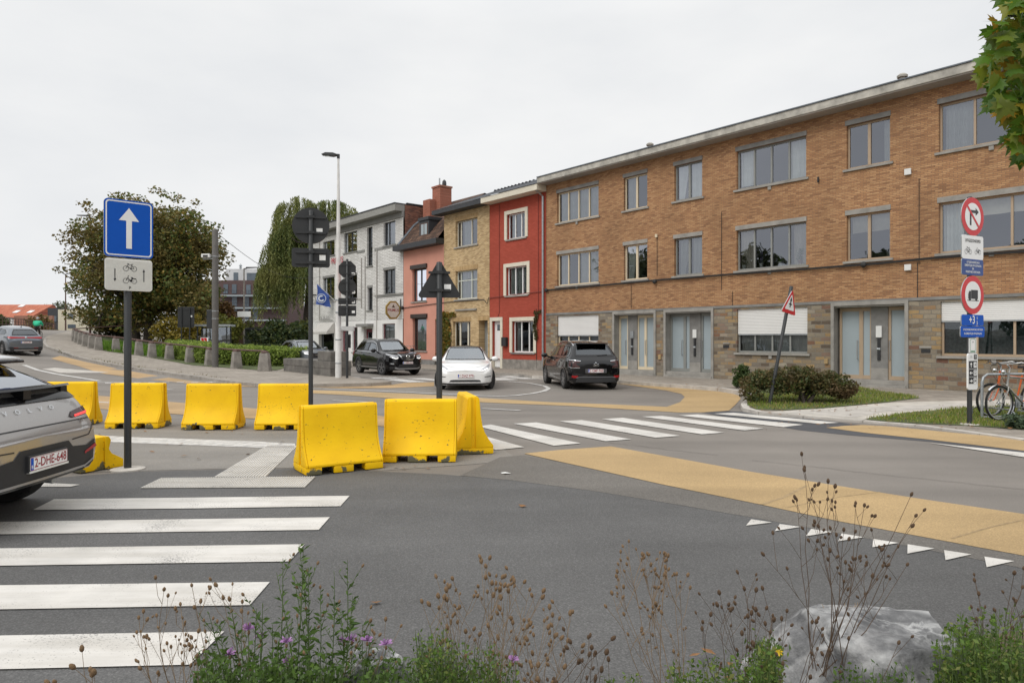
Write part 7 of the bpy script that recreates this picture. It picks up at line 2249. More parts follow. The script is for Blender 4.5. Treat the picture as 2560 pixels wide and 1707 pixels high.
b = MB(); b.tube([(-2.05, -.25, .34), (-2.17, -.25, .33)], .035, 10); b.build('tow_bracket', M['galv'], c.root)
b = MB(); b.box(-1.75, 1.9, -.66, .66, .22, .30); b.build('underbody', M['black_plastic'], c.root)
c.mirror(.95, 1.07); c.handles([(-.1, .98), (-1.05, 1.0)])
c.finish(style='5', ww=.24)

# underbody plates so that daylight does not shine through the other cars: bodies are closed below already

# ---------------------------------------------------------------- vegetation
def unit(r, n):
    v = r.normal(size=(n, 3)); return v / np.linalg.norm(v, axis=1, keepdims=True)
def leaf_quads(C, r, size, aspect=.5, up=0.0, droop=None, svar=.4):
    """diamond shaped leaves at centres C"""
    n = len(C)
    t = unit(r, n); t[:, 2] = t[:, 2] * (1 - up) + (droop if droop is not None else 0)
    t /= np.linalg.norm(t, axis=1, keepdims=True)
    q = unit(r, n); b = np.cross(t, q); b /= np.linalg.norm(b, axis=1, keepdims=True) + 1e-9
    s = size * (1 + svar * (r.random((n, 1)) * 2 - 1))
    nn = np.cross(t, b)
    V = np.stack([C - t * s * .5, C + b * s * aspect * .5 + nn * s * .08, C + t * s * .5, C - b * s * aspect * .5 + nn * s * .08], 1).reshape(-1, 3)
    F_ = np.arange(4 * n).reshape(n, 4)
    return V, F_
def blob_points(r, blobs, n, shell=.55):
    """points in ellipsoids (c, rad); biased to the surface"""
    w = np.array([b[1][0] * b[1][1] * b[1][2] for b in blobs]) ** .75; w /= w.sum()
    idx = r.choice(len(blobs), n, p=w)
    c = np.array([b[0] for b in blobs])[idx]; rad = np.array([b[1] for b in blobs])[idx]
    return c + unit(r, n) * rad * (shell + (1 - shell) * r.random((n, 1)) ** .6) * (1 + .10 * r.normal(size=(n, 1)))
def limb(mb, p, d, L, r0, depth, r, out):
    pts = [Vector(p)]; dd = Vector(d).normalized()
    for i in range(4):
        dd = (dd + Vector(r.normal(size=3) * .14)).normalized(); pts.append(pts[-1] + dd * L / 4)
    mb.tube(pts, [r0, r0 * .9, r0 * .8, r0 * .7, r0 * .58], 7 if depth > 1 else 5, cap=False)
    out.append(pts[-1])
    if depth > 0:
        for k in range(3 if depth > 1 else 2):
            q = pts[2 + k % 3] if depth > 1 else pts[-1]
            nd = (dd + Vector(r.normal(size=3) * .65) + Vector((0, 0, .12))).normalized()
            limb(mb, q, nd, L * r.uniform(.6, .85), r0 * .55, depth - 1, r, out)

# --- broad autumn tree
r = np.random.default_rng(21)
ZT = 62
tb = P(368, 858, ZT); tb.z = H(tb.x)
tr_ = thing("tree", "big round autumn tree with green and rusty leaves behind the bollards", "tree", tb)
cc = P(366, 655, ZT) - tb
b = MB(); ends = []
for dx, lean in ((0, .06), (-.9, -.10)):
    b.tube([(dx, 0, -.5), (dx + lean * 2, 0, 1.6), (dx + lean * 6, .1, 3.4)], [.42, .34, .28], 9, cap=False)
    for k in range(5):
        a = k * 1.26 + dx; limb(b, (dx + lean * 5, .1, 2.6 + .2 * k), (math.cos(a) * .8, math.sin(a) * .8, .75), 3.4, .16, 2, r, ends)
b.build("trunk", M['bark'], tr_, smooth=60)
blobs = []
for k in range(150):
    u = unit(r, 1)[0]
    rad = np.array([6.6, 6.2, 6.4]) * r.uniform(.55, .93)
    p = np.array(cc) + u * rad
    if p[2] < 1.6: p[2] = 1.6 + r.uniform(0, 1)
    lowpx = (p[2] - cc.z) / 6.4
    if lowpx < -.55: p[0] *= .9
    s_ = r.uniform(.9, 1.6)
    blobs.append((p, (s_ * 1.2, s_ * 1.2, s_ * .75)))
for k in range(26):   # ragged outer sprays
    a = r.uniform(0, 2 * math.pi); p = np.array(cc) + np.array([math.cos(a) * 7.0, r.uniform(-2, 2), math.sin(a) * 6.7]) * r.uniform(.92, 1.03)
    if p[2] > 1.8: blobs.append((p, (.7, .7, .4)))
for k in range(70):   # low skirt of the crown
    p = np.array(P(r.uniform(185, 530), r.uniform(715, 812), ZT + r.uniform(-3.5, 3)) - tb); blobs.append((p, (1.1, 1.1, .8)))
for k in range(60):
    u = unit(r, 1)[0]; p = np.array(cc) + u * np.array([6.0, 5.4, 5.6]) * r.uniform(.1, .75)
    if p[2] > 2.0: blobs.append((p, (1.6, 1.6, 1.3)))
C = blob_points(r, blobs, 60000, .35)
V, F_ = leaf_quads(C, r, .27, .68, up=.3)
M['leaf_autumn'] = leaf_mat('autumn_leaf', [(.06, .095, .024), (.09, .13, .032), (.12, .155, .038), (.17, .155, .042), (.085, .125, .03), (.22, .15, .042), (.34, .24, .05), (.07, .11, .026)], patch=(.30, (.17, .13, .042)))
np_mesh("crown", V, F_, M['leaf_autumn'], tr_)

# --- weeping willow
r = np.random.default_rng(5)
ZW = 80
wb = P(765, 880, ZW); wb.z = 0
wl_ = thing("willow_tree", "tall weeping willow with long hanging strands behind the white cafe", "tree", wb)
b = MB(); ends = []
b.tube([(0, 0, -.3), (.2, 0, 4), (.4, .2, 8), (.9, .2, 12)], [.7, .55, .42, .25], 9, cap=False)
for k in range(7):
    a = k * .9; limb(b, (.3, .1, 5.5 + k * .8), (math.cos(a), math.sin(a), .8), 4.2, .18, 1, r, ends)
b.build("trunk", M['bark'], wl_, smooth=60)
Vs, Cs = [], []
domes = [((-2.7, -2.8, 8.6), (1.9, 1.4, 1.4), 3.5, 6.6), ((-1.0, -2.4, 12.6), (2.6, 1.6, 1.8), 5, 9.5), ((-2.6, -1.0, 11.6), (1.9, 2.5, 1.8), 3.4, 8.6), ((-.6, -1, 16.0), (2.5, 2.6, 2.0), 5, 10), ((2.8, 0, 16.0), (3.4, 2.4, 1.8), 3, 7), ((-2.2, -2.4, 9.0), (2.5, 1.6, 1.5), 3.0, 6.2), ((.8, -2.6, 9.4), (2.6, 1.8, 2.0), 3, 6.4), ((-3.6, -.6, 8.4), (1.2, 1.6, 1.3), 3, 5.6), ((-1.6, -1.2, 14.0), (1.8, 2, 1.5), 4, 9), ((2.4, -1.5, 12.5), (2.4, 2, 1.6), 3, 7), ((-2.0, -1.0, 13.4), (1.2, 1.6, 1.2), 3, 7), ((4.8, 0, 15.2), (1.8, 1.8, 1.2), 1.5, 4)]
for (c, rad, l0, l1) in domes:
    n = int(210 * rad[0] / 2)
    for k in range(n):
        if k % 7 == 0: a0, q0, lb = r.uniform(0, 6.283), math.sqrt(r.uniform(.0, 1)), r.uniform(.55, 1.08)
        a = a0 + r.normal() * .09; q = min(1.0, abs(q0 + r.normal() * .05)); 
        p = np.array(c) + np.array([math.cos(a) * q * rad[0], math.sin(a) * q * rad[1], rad[2] * math.sqrt(max(0, 1 - q * q))])
        L = r.uniform(l0, l1) * (.55 + .45 * q) * lb
        nn = int(L / .20); t = np.arange(nn) * .20
        sw = r.normal(size=2) * .05
        outw = np.array([math.cos(a), math.sin(a)]) * .5 * q
        pts = np.stack([p[0] + outw[0] * (1 - np.exp(-t)) + sw[0] * t, p[1] + outw[1] * (1 - np.exp(-t)) + sw[1] * t, p[2] - t], 1)
        pts = pts[pts[:, 2] > 1.6 + r.uniform(0, 1.6)] + r.normal(size=(1, 3)) * .02
        if len(pts): Cs.append(pts + r.normal(size=pts.shape) * [.07, .07, .03])
C = np.concatenate(Cs)
V, F_ = leaf_quads(C, r, .42, .22, up=.8, droop=-1.1)
M['leaf_willow'] = leaf_mat('willow_leaf', [(.06, .095, .03), (.11, .15, .042), (.17, .205, .058), (.09, .125, .036), (.27, .28, .085), (.14, .175, .05)], patch=(.22, (.24, .245, .075)))
np_mesh("crown", V, F_, M['leaf_willow'], wl_)

# --- shrubs
def shrub(name, label, cat, base, blobs, n, size, cols, seed, aspect=.6, group=None, stem=True, trans=.25, patch=None, shell=.5):
    r = np.random.default_rng(seed)
    t = thing(name, label, cat, base, 0, group)
    C = blob_points(r, blobs, n, shell)
    C = C[C[:, 2] > .02]
    V, F_ = leaf_quads(C, r, size, aspect)
    np_mesh("foliage", V, F_, leaf_mat(name + '_leaf', cols, trans=trans, patch=patch), t)
    if stem:
        b = MB()
        for k in range(6):
            a = k * 1.05; q = blobs[k % len(blobs)][0]
            b.tube([(0.1 * math.cos(a), .1 * math.sin(a), -.1), (q[0] * .5, q[1] * .5, q[2] * .5), tuple(q)], [.04, .03, .012], 5, cap=False)
        b.build("stems", M['bark'], t)
    return t
def rb(r, c, R_, n, s0, s1):
    out = []
    for k in range(n):
        u = unit(r, 1)[0]; p = np.array(c) + u * np.array(R_) * r.uniform(.4, .9); s = r.uniform(s0, s1); out.append((p, (s, s, s * .8)))
    return out
rr = np.random.default_rng(99)
def at_ground(x, Z): X = (x - CX) / FPX * Z; return (X, Z, H(X))
shrub("shrub", "yellow green rounded shrub beyond the hedge under the dark brick flats", "shrub", at_ground(566, 60), rb(rr, (0, 0, 1.7), (1.7, 1.4, 1.6), 26, .4, .8), 2600, .26, [(.08, .10, .018), (.14, .15, .025), (.20, .19, .03)], 1)
shrub("shrub", "golden yellow shrubs under the big autumn tree behind the direction board", "shrub", at_ground(448, 56), rb(rr, (0, 0, 1.4), (2.8, 1.4, 1.5), 40, .4, .8), 3600, .26, [(.12, .11, .018), (.22, .17, .025), (.30, .22, .03), (.10, .09, .02)], 2)
shrub("shrub", "rusty brown slim tree behind the grey mast", "tree", at_ground(560, 68), rb(rr, (0, 0, 3.4), (1.4, 1.2, 1.4), 22, .4, .7), 1700, .26, [(.12, .065, .025), (.20, .11, .035), (.09, .06, .02)], 3)
shrub("shrub", "dark green laurel shrubs below the willow beside the grey SUV", "shrub", at_ground(700, 62), rb(rr, (0, 0, 1.5), (2.9, 1.5, 1.7), 46, .5, .9), 4200, .30, [(.018, .034, .012), (.03, .052, .016), (.05, .075, .02), (.10, .11, .025)], 4)
shrub("shrub", "green and yellow undergrowth behind the parked grey SUV, left of the cafe awning", "shrub", at_ground(762, 66), rb(rr, (0, 0, 1.6), (2.2, 1.5, 1.9), 40, .5, .9), 3200, .30, [(.03, .045, .014), (.06, .08, .02), (.14, .14, .03)], 5)
shrub("shrub", "pale olive shrub beside the green shed", "shrub", at_ground(622, 70), rb(rr, (0, 0, 1.5), (1.8, 1.2, 1.3), 24, .4, .8), 1800, .28, [(.09, .10, .025), (.15, .15, .03), (.05, .07, .02)], 6)
shrub("shrub", "low dark clipped hedge in front of the green shed", "hedge", at_ground(655, 56), [((x * .5, 0, .55), (.5, .5, .5)) for x in range(-6, 7)], 2600, .16, [(.03, .05, .015), (.05, .075, .02), (.09, .10, .03)], 7, stem=False)
shrub("shrub", "dark shady bushes at the foot of the big autumn tree", "shrub", at_ground(290, 66), rb(rr, (0, 0, 1.4), (3.2, 1.4, 1.6), 36, .5, .9), 3000, .32, [(.02, .03, .012), (.045, .05, .016), (.09, .065, .02)], 8)
shrub("shrub", "tawny shrub behind the cyclist by the bridge railing", "shrub", (P(100, 815, 96).x, 96, 2.2), rb(rr, (0, 0, 1.6), (2.0, 1.0, 1.9), 24, .5, .9), 1500, .36, [(.14, .10, .03), (.20, .14, .045), (.10, .08, .03)], 9)
shrub("shrub", "small green tree at the left edge before the orange roof", "tree", (P(-2, 815, 98).x, 98, 2.3), rb(rr, (0, 0, 2.0), (1.3, 1.0, 1.5), 16, .5, .8), 900, .36, [(.05, .075, .02), (.09, .11, .03)], 10)
shrub("shrub", "pale bush top behind the cream far house", "tree", (P(140, 770, 125).x, 125, 4.5), rb(rr, (0, 0, 2.8), (3.2, 1.0, 1.2), 16, .5, .9), 900, .4, [(.10, .12, .07), (.15, .17, .10)], 11)

# --- clipped hedge behind the bollards
hg = thing("hedge", "long clipped green laurel hedge behind the concrete bollards", "hedge")
ctl = [G(384, 893, PAVE), G(440, 904, PAVE), G(480, 910, PAVE), G(560, 914, PAVE), G(640, 917, PAVE), G(716, 917.5, PAVE)]
r = np.random.default_rng(31)
Ps, core = [], MB()
back = Vector((.30, 1, 0)).normalized()
DEP = 2.6
for a, c in zip(ctl[:-1], ctl[1:]):
    a2, c2 = a + back * .85, c + back * .85
    L = (c2 - a2).length; hA = .98
    nF = int(L * 620)
    t = r.random((nF, 1)); 
    base = np.array(a2) * (1 - t) + np.array(c2) * t
    # front face
    z = r.random((nF, 1)) ** .8 * hA
    bul = .10 * np.sin(z * 3.1) + .06 * r.normal(size=(nF, 1))
    Ps.append(base + np.concatenate([-np.array([[back.x, back.y]]) * bul, z], 1))
    # top
    nT = int(L * 900); t = r.random((nT, 1)); d = r.random((nT, 1)) * DEP
    base = np.array(a2) * (1 - t) + np.array(c2) * t
    Ps.append(base + d * np.array([[back.x, back.y, 0]]) + np.concatenate([np.zeros((nT, 2)), hA + .05 * r.normal(size=(nT, 1)) + .05 * np.sin(base[:, :1] * 3)], 1))
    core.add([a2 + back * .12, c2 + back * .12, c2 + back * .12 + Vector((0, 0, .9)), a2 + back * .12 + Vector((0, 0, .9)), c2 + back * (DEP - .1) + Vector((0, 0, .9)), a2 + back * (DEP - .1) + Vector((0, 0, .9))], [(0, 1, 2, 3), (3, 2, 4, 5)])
e = ctl[-1] + back * .35
nE = 900; d = r.random((nE, 1)) * DEP; z = r.random((nE, 1)) * 1.0
Ps.append(np.array(e) + d * np.array([[back.x, back.y, 0]]) + np.concatenate([.06 * r.normal(size=(nE, 1)) + .08, np.zeros((nE, 1)), z], 1))
C = np.concatenate(Ps)
V, F_ = leaf_quads(C, r, .13, .45)
np_mesh("foliage", V, F_, leaf_mat('hedge_leaf', [(.08, .12, .025), (.17, .25, .04), (.29, .39, .07), (.42, .52, .12), (.12, .17, .032)], trans=.4), hg)
core.build("dark_core", mat('hedge_inside', (.02, .025, .012), .95), hg)  # plain dark sheets added behind the leaves to block the view through

# --- bush at the leaning sign
p = G(2020, 1012, PV)
r = np.random.default_rng(14)
bl = []
for k in range(60):
    t = r.uniform(-1, 1); bl.append((np.array([t * 1.25, r.uniform(-.45, .5) + .35, .12 + .62 * math.sqrt(max(0, 1 - t ** 4)) * r.uniform(.3, 1.0)]), (.24, .24, .18)))
b1 = shrub("bush", "low broad brown and green bush beside the leaning warning sign", "bush", p + Vector((0, .35, 0)), bl, 12000, .08, [(.03, .05, .016), (.06, .085, .024), (.095, .10, .03), (.14, .095, .036), (.08, .12, .03)], 15, .5, patch=(1.3, (.115, .075, .035)))
p = G(1858, 972, PV)
b2 = shrub("bush", "small round green bush left of the broad brown bush at the kerb", "bush", p + Vector((0.0, .4, 0)), rb(np.random.default_rng(2), (0, 0, .36), (.36, .3, .36), 16, .12, .2), 1900, .075, [(.04, .07, .02), (.075, .12, .03), (.03, .05, .015)], 16, .5)

# --- creeper on the yellow house
r = np.random.default_rng(77)
cv = thing("creeper", "green to yellow climbing creeper on the left edge of the yellow brick house", "climbing plant", FORG, FROT)
pts = []
for k in range(2200):
    v = r.random(); 
    x = 1108 + r.normal() * 4 + 9 * math.sin(v * 3) + (18 * r.random() if v < .07 else 0) + (4 + 6 * v) * r.uniform(-1, 1)
    if v < .06: x = r.uniform(1106, 1141)
    y = 783 + v * 105 + (r.normal() * 2)
    u = FU(x); pts.append((u, -.06 - .10 * r.random(), FZ(x, y)))
C = np.array(pts)
V, F_ = leaf_quads(C, r, .17, .8)
np_mesh("foliage", V, F_, leaf_mat('creeper_leaf', [(.06, .09, .02), (.11, .14, .025), (.19, .17, .03), (.30, .16, .03), (.09, .11, .02)], trans=.25), cv)
b = MB()
for k in range(5): b.tube([(FU(1106 + k * 3), -.03, .2), (FU(1104 + k * 4), -.03, 1.6), (FU(1108 + k * 2), -.03, FZ(1110, 790))], .02, 5)
b.build("stems", M['bark'], cv)
cv2 = thing("creeper", "thin withered creeper beside the ground floor window of the red house", "climbing plant", FORG, FROT)
pts = []
for k in range(420):
    v = r.random(); x = 1341 + r.normal() * 2.2 + 2 * math.sin(v * 9); 
    if v < .12: x = r.uniform(1338, 1356); 
    pts.append((FU(x), -.05 - .05 * r.random(), FZ(x, 775 + v * 75)))
V, F_ = leaf_quads(np.array(pts), r, .10, .7)
np_mesh("foliage", V, F_, leaf_mat('withered_leaf', [(.07, .05, .02), (.10, .10, .03), (.05, .03, .02)]), cv2)
b = MB(); b.tube([(FU(1343), -.03, .2), (FU(1341), -.03, 2.2), (FU(1342), -.03, 3.2)], .015, 4); b.build("stems", M['bark'], cv2)

# --- maple: a real tree standing just right of the frame, its outer branches in view
r = np.random.default_rng(8)
mp_ = thing("maple_tree", "near maple branches with green and yellowing lobed leaves in the top right corner", "tree", (5.6, 3.9, 0))
b = MB(); ends = []
b.tube([(0, 0, -.2), (.05, 0, 1.4), (.0, .05, 3.2), (-.1, .1, 5.4)], [.20, .17, .14, .09], 10, cap=False)
tw = []
def P2(px, py, Z): q = P(px, py, Z); return Vector((q.x - 5.6, q.y - 3.9, q.z))
for px, py, Z in ((2520, 40, 3.7), (2560, 150, 3.9), (2490, 290, 3.6), (2540, 340, 3.5), (2600, 250, 3.4), (2530, -80, 4.0), (2700, 60, 3.6), (2800, -200, 4.0), (2640, 380, 3.9)):
    e_ = P2(px, py, Z); s0 = Vector((-.02, .05, 2.9 + r.uniform(-.4, 1.2)))
    mid = s0.lerp(e_, .5) + Vector((0, 0, .18))
    b.tube([s0, mid, e_], [.03, .016, .005], 5, cap=False); tw.append((mid, e_))
b.build("trunk", M['bark'], mp_, smooth=60)
LOBE = [(0, -.02), (.10, .06), (.30, -.02), (.24, .12), (.50, .22), (.36, .30), (.44, .48), (.24, .44), (.17, .58), (.13, .54), (0, .95)]
LOBE = LOBE + [(-x, y) for x, y in LOBE[::-1][1:]]
LOBE = [(x, y - .15) for x, y in LOBE]
vs, fs = [], []
def maple_leaf(c, s, nrm, tip):
    nrm = Vector(nrm).normalized(); tip = Vector(tip); tip = (tip - nrm * tip.dot(nrm)).normalized(); sd = tip.cross(nrm)
    i0 = len(vs); k = len(LOBE)
    vs.append(tuple(Vector(c)))
    for x, y in LOBE:
        q = Vector(c) + sd * x * s + tip * y * s - nrm * (abs(x) * .25 * s + max(0, y) ** 2 * .18 * s)
        vs.append(tuple(q))
    for i in range(k): fs.append((i0, i0 + 1 + i, i0 + 1 + (i + 1) % k))
cnt = 0
while cnt < 1500:
    px, py = r.uniform(2452, 2900), r.uniform(-260, 400)
    edge = 2478 + 28 * math.sin(py * .021 + 1.2) + 14 * math.sin(py * .067) + (max(0, py - 300) * .55) + max(0, 40 - py) * .3
    if px < edge: continue
    if px > 2600 and r.random() < .35: continue
    c = P2(px, py, r.uniform(3.3, 4.3))
    maple_leaf(c, r.uniform(.085, .14), (r.normal() * .6, -.7 + r.normal() * .5, .55 + r.normal() * .45), (r.normal() * .6 - .3, r.normal() * .4, -.9))
    cnt += 1
for k in range(900):   # the rest of the crown, outside the frame
    u = unit(r, 1)[0]; c = Vector((0.5, .2, 5.0)) + Vector((u[0] * 2.4, u[1] * 2.2, u[2] * 2.0)) * r.uniform(.5, 1)
    w_ = c + Vector((5.6, 3.9, 0))
    px_ = CX + w_.x / max(.1, w_.y) * FPX; py_ = HY - (w_.z - CAM_H) / max(.1, w_.y) * FPX
    if w_.y > 0 and px_ < 2600 and py_ > -60: continue
    maple_leaf(c, r.uniform(.08, .13), u + np.array([0, 0, .6]), (u[0], u[1], -.8))
np_mesh("crown", vs, fs, leaf_mat('maple_leaf', [(.05, .11, .012), (.085, .17, .018), (.12, .22, .022), (.07, .14, .016), (.27, .27, .022), (.095, .19, .018), (.36, .21, .02), (.06, .13, .014), (.10, .20, .02)], rough=.4, trans=.42), mp_)

# ---------------------------------------------------------------- plants at the photographer's feet
M['dry_stem'] = mat('dry_stem', (.20, .135, .075), .9, var=.3, scale=20)
M['dry_dark'] = mat('dark_dry_stem', (.085, .055, .035), .9, var=.3, scale=20)
M['seed'] = mat('seed_head', (.20, .125, .065), .9, var=.45, scale=60, bump=.5, bscale=300)
M['seed_dark'] = mat('dark_seed_head', (.10, .060, .033), .9, var=.4, scale=60, bump=.5, bscale=300)
M['green_stem'] = mat('green_stem', (.07, .11, .03), .8, var=.2, scale=20)
M['purple'] = mat('purple_petal', (.40, .21, .44), .7, var=.15, scale=30)
LEAFG = leaf_mat('herb_leaf', [(.045, .09, .018), (.07, .13, .022), (.10, .17, .03), (.055, .10, .02)], trans=.3)
LEAFF = leaf_mat('fern_leaf', [(.075, .145, .02), (.12, .21, .03), (.055, .10, .018), (.16, .23, .045), (.19, .20, .06)], trans=.32)
_HEAD = {}
def put_heads(lst, name, material, parent):
    """every seed head is a part of its own: copies of one little mesh"""
    if material.name not in _HEAD:
        b = MB(); head(b, Vector((0, 0, 0)), (0, 0, 1), 1.0); o = b.build(name, material, smooth=80); _HEAD[material.name] = o.data; bpy.data.objects.remove(o)
    for p, d, s in lst[:100]:
        o = bpy.data.objects.new(name, _HEAD[material.name]); COL.objects.link(o); o.parent = parent
        o.location = p; o.rotation_euler = Vector(d).to_track_quat('Z', 'Y').to_euler(); o.scale = (s, s, s)
def head(mb, p, d, s):
    if isinstance(mb, list): mb.append((Vector(p), Vector(d), s * 1.05)); return
    d = Vector(d).normalized(); a = d.orthogonal().normalized(); b_ = d.cross(a)
    rings = [(0, .25), (.2, .8), (.5, 1.0), (.8, .75), (1.0, .35)]
    n = 6; V_ = []
    for t, q in rings:
        for k in range(n):
            an = 2 * math.pi * k / n; V_.append(p + d * t * s * 2.1 + (a * math.cos(an) + b_ * math.sin(an)) * q * s * .72)
    F2 = [(i * n + k, i * n + (k + 1) % n, (i + 1) * n + (k + 1) % n, (i + 1) * n + k) for i in range(4) for k in range(n)] + [tuple(range(4 * n, 5 * n))]
    mb.add(V_, F2)
def dry_plant(label, tops, Z, seed, base_px=None, dark=False, hs=.0085, branch=2.4, group=None, zb=.0, r0=.0021):
    """tops: photo positions of the main stem tips"""
    r = np.random.default_rng(seed)
    mx_ = sum(t[0] for t in tops) / len(tops)
    bx = (base_px or mx_)
    base = Vector(((bx - CX) / FPX * Z, Z, zb))
    t = thing("dry_wildflower", label, "wild plant", base, 0, group)
    sm_, hm = MB(), []
    for (x, y) in tops:
        tip = P(x, y, Z + r.uniform(-.18, .18)) - base
        b0_ = Vector((r.uniform(-.06, .06), r.uniform(-.05, .05), 0))
        bend = Vector((r.normal() * .04, r.normal() * .03, 0))
        L = (tip - b0_).length
        pts = [b0_.lerp(tip, q) + bend * math.sin(q * math.pi) + Vector((r.normal(), r.normal(), 0)) * .006 for q in (0, .2, .4, .6, .8, 1)]
        sm_.tube(pts, [r0, r0 * .9, r0 * .8, r0 * .65, r0 * .5, r0 * .4], 4, cap=False)
        d = (pts[-1] - pts[-2]).normalized(); head(hm, pts[-1], d, hs * r.uniform(.85, 1.25))
        nb = int(branch * r.uniform(.7, 1.4) * L / .35)
        for k in range(nb):
            q = r.uniform(.42, .95); i = min(4, int(q * 5)); s0 = pts[i].lerp(pts[i + 1], q * 5 - i)
            a = r.uniform(0, 6.283); sp = r.uniform(.35, .95)
            d = Vector((math.cos(a) * sp, math.sin(a) * sp * .7, 1)).normalized(); ln_ = r.uniform(.05, .20) * (1.2 - q * .5)
            m1 = s0 + d * ln_ * .5 + Vector((r.normal(), r.normal(), r.normal())) * .006; e_ = s0 + d * ln_ + Vector((0, 0, .015))
            sm_.tube([s0, m1, e_], [r0 * .55, r0 * .45, r0 * .35], 3, cap=False); head(hm, e_, e_ - m1, hs * r.uniform(.7, 1.2))
            if r.random() < .5:
                e2 = m1 + (d + Vector((r.normal(), r.normal(), .2)) * .5).normalized() * ln_ * .6
                sm_.tube([m1, e2], [r0 * .4, r0 * .3], 3, cap=False); head(hm, e2, e2 - m1, hs * r.uniform(.6, 1.0))
    sm_.build("stems", M['dry_dark' if dark else 'dry_stem'], t); put_heads(hm, "seed_head", M['seed_dark' if dark else 'seed'], t)
    return t
GD = "dry seeded wildflowers along the front edge"
dry_plant("lone dry stalks with round brown heads at the bottom left corner", [(203, 1629), (184, 1673), (235, 1690), (133, 1712), (118, 1716)], 2.62, 1, 300, hs=.0125, branch=.7, group=GD)
dry_plant("slender reddish dry plant over the lowest zebra bar", [(409, 1478), (481, 1467), (345, 1548), (452, 1515), (490, 1580), (360, 1600), (428, 1610), (500, 1640)], 2.68, 2, 505, hs=.0080, branch=3.2, dark=False, group=GD)
dry_plant("dry stems with beige heads among the purple flowers", [(560, 1500), (575, 1500), (605, 1508), (930, 1555), (968, 1552), (950, 1590)], 2.72, 3, 720, hs=.0085, branch=1.6, group=GD)
dry_plant("dense tan seed heads left of the middle of the bottom edge", [(1196, 1407), (1254, 1448), (1227, 1462), (1284, 1460), (1317, 1478), (1364, 1482), (1180, 1492), (1055, 1508), (1075, 1514), (1118, 1502), (1250, 1500), (1275, 1520), (1335, 1518), (1215, 1540), (1260, 1560)], 2.78, 4, 1215, hs=.0098, branch=3.4, group=GD)
dry_plant("lower tan seed heads right of the dense clump at the bottom middle", [(1388, 1543), (1428, 1541), (1370, 1575), (1340, 1590), (1400, 1600), (1415, 1610), (1310, 1600), (1456, 1620), (1330, 1640)], 2.74, 5, 1290, hs=.0098, branch=2.6, group=GD)
dry_plant("dark brown spent heads at the bottom centre right", [(1467, 1644), (1485, 1623), (1490, 1640), (1525, 1602), (1440, 1660), (1528, 1655), (1505, 1680)], 2.66, 6, 1430, dark=True, hs=.0105, branch=1.5, group=GD)
dry_plant("pale bent dry stalks left of the grey boulder", [(1541, 1432), (1575, 1400), (1605, 1392), (1662, 1390), (1640, 1438), (1672, 1392), (1530, 1488), (1568, 1585), (1695, 1440), (1700, 1470)], 2.86, 7, 1690, hs=.0080, branch=3.0, group=GD)
dry_plant("tall thin dry plant with dark heads rising above the boulder", [(2010, 1180), (2023, 1175), (2071, 1208), (1988, 1255), (2080, 1257), (2142, 1262), (2158, 1268), (2274, 1240), (2284, 1292), (2283, 1320), (2199, 1376), (1912, 1388), (2268, 1415), (2217, 1450), (2110, 1330), (2150, 1400), (2040, 1310)], 2.88, 8, 2070, dark=True, hs=.0088, branch=1.7, group=GD, zb=.25)
dry_plant("low dark brown plant between the pale stalks and the boulder", [(1860, 1476), (1888, 1480), (1912, 1478), (1886, 1528), (1930, 1555), (1800, 1488), (1815, 1512), (1868, 1548), (1790, 1520), (1760, 1560), (1960, 1530)], 2.80, 9, 1880, dark=True, hs=.0092, branch=2.0, group=GD)
dry_plant("grey whiskered dry spikes at the right edge above the green clump", [(2442, 1456), (2450, 1490), (2540, 1437), (2550, 1470), (2536, 1500), (2462, 1520)], 2.95, 10, 2500, dark=True, hs=.0085, branch=2.2, group=GD)
dry_plant("few dry heads standing in front of the boulder", [(2040, 1560), (2050, 1575), (1925, 1585), (1940, 1640), (2120, 1600), (2060, 1640), (2240, 1610)], 2.62, 11, 2010, dark=True, hs=.0085, branch=1.4, group=GD)
b = MB(); r = np.random.default_rng(3); gp = P(2120, 1560, 3.2); gp.z = .05
for k in range(26):
    a = Vector((r.normal() * .03, r.normal() * .03, 0)); e_ = P(2120 + r.normal() * 32, 1500 + abs(r.normal()) * 26, 3.2) - gp
    b.tube([a, a.lerp(e_, .6) + Vector((r.normal() * .01, 0, .03)), e_], [.003, .0025, .001], 4, cap=False)
o = b.build("dry_grass_tuft", mat('straw', (.36, .25, .14), .9, var=.2), loc=gp); tag(o, "straw coloured dry grass tuft just behind the boulder", "grass tuft")

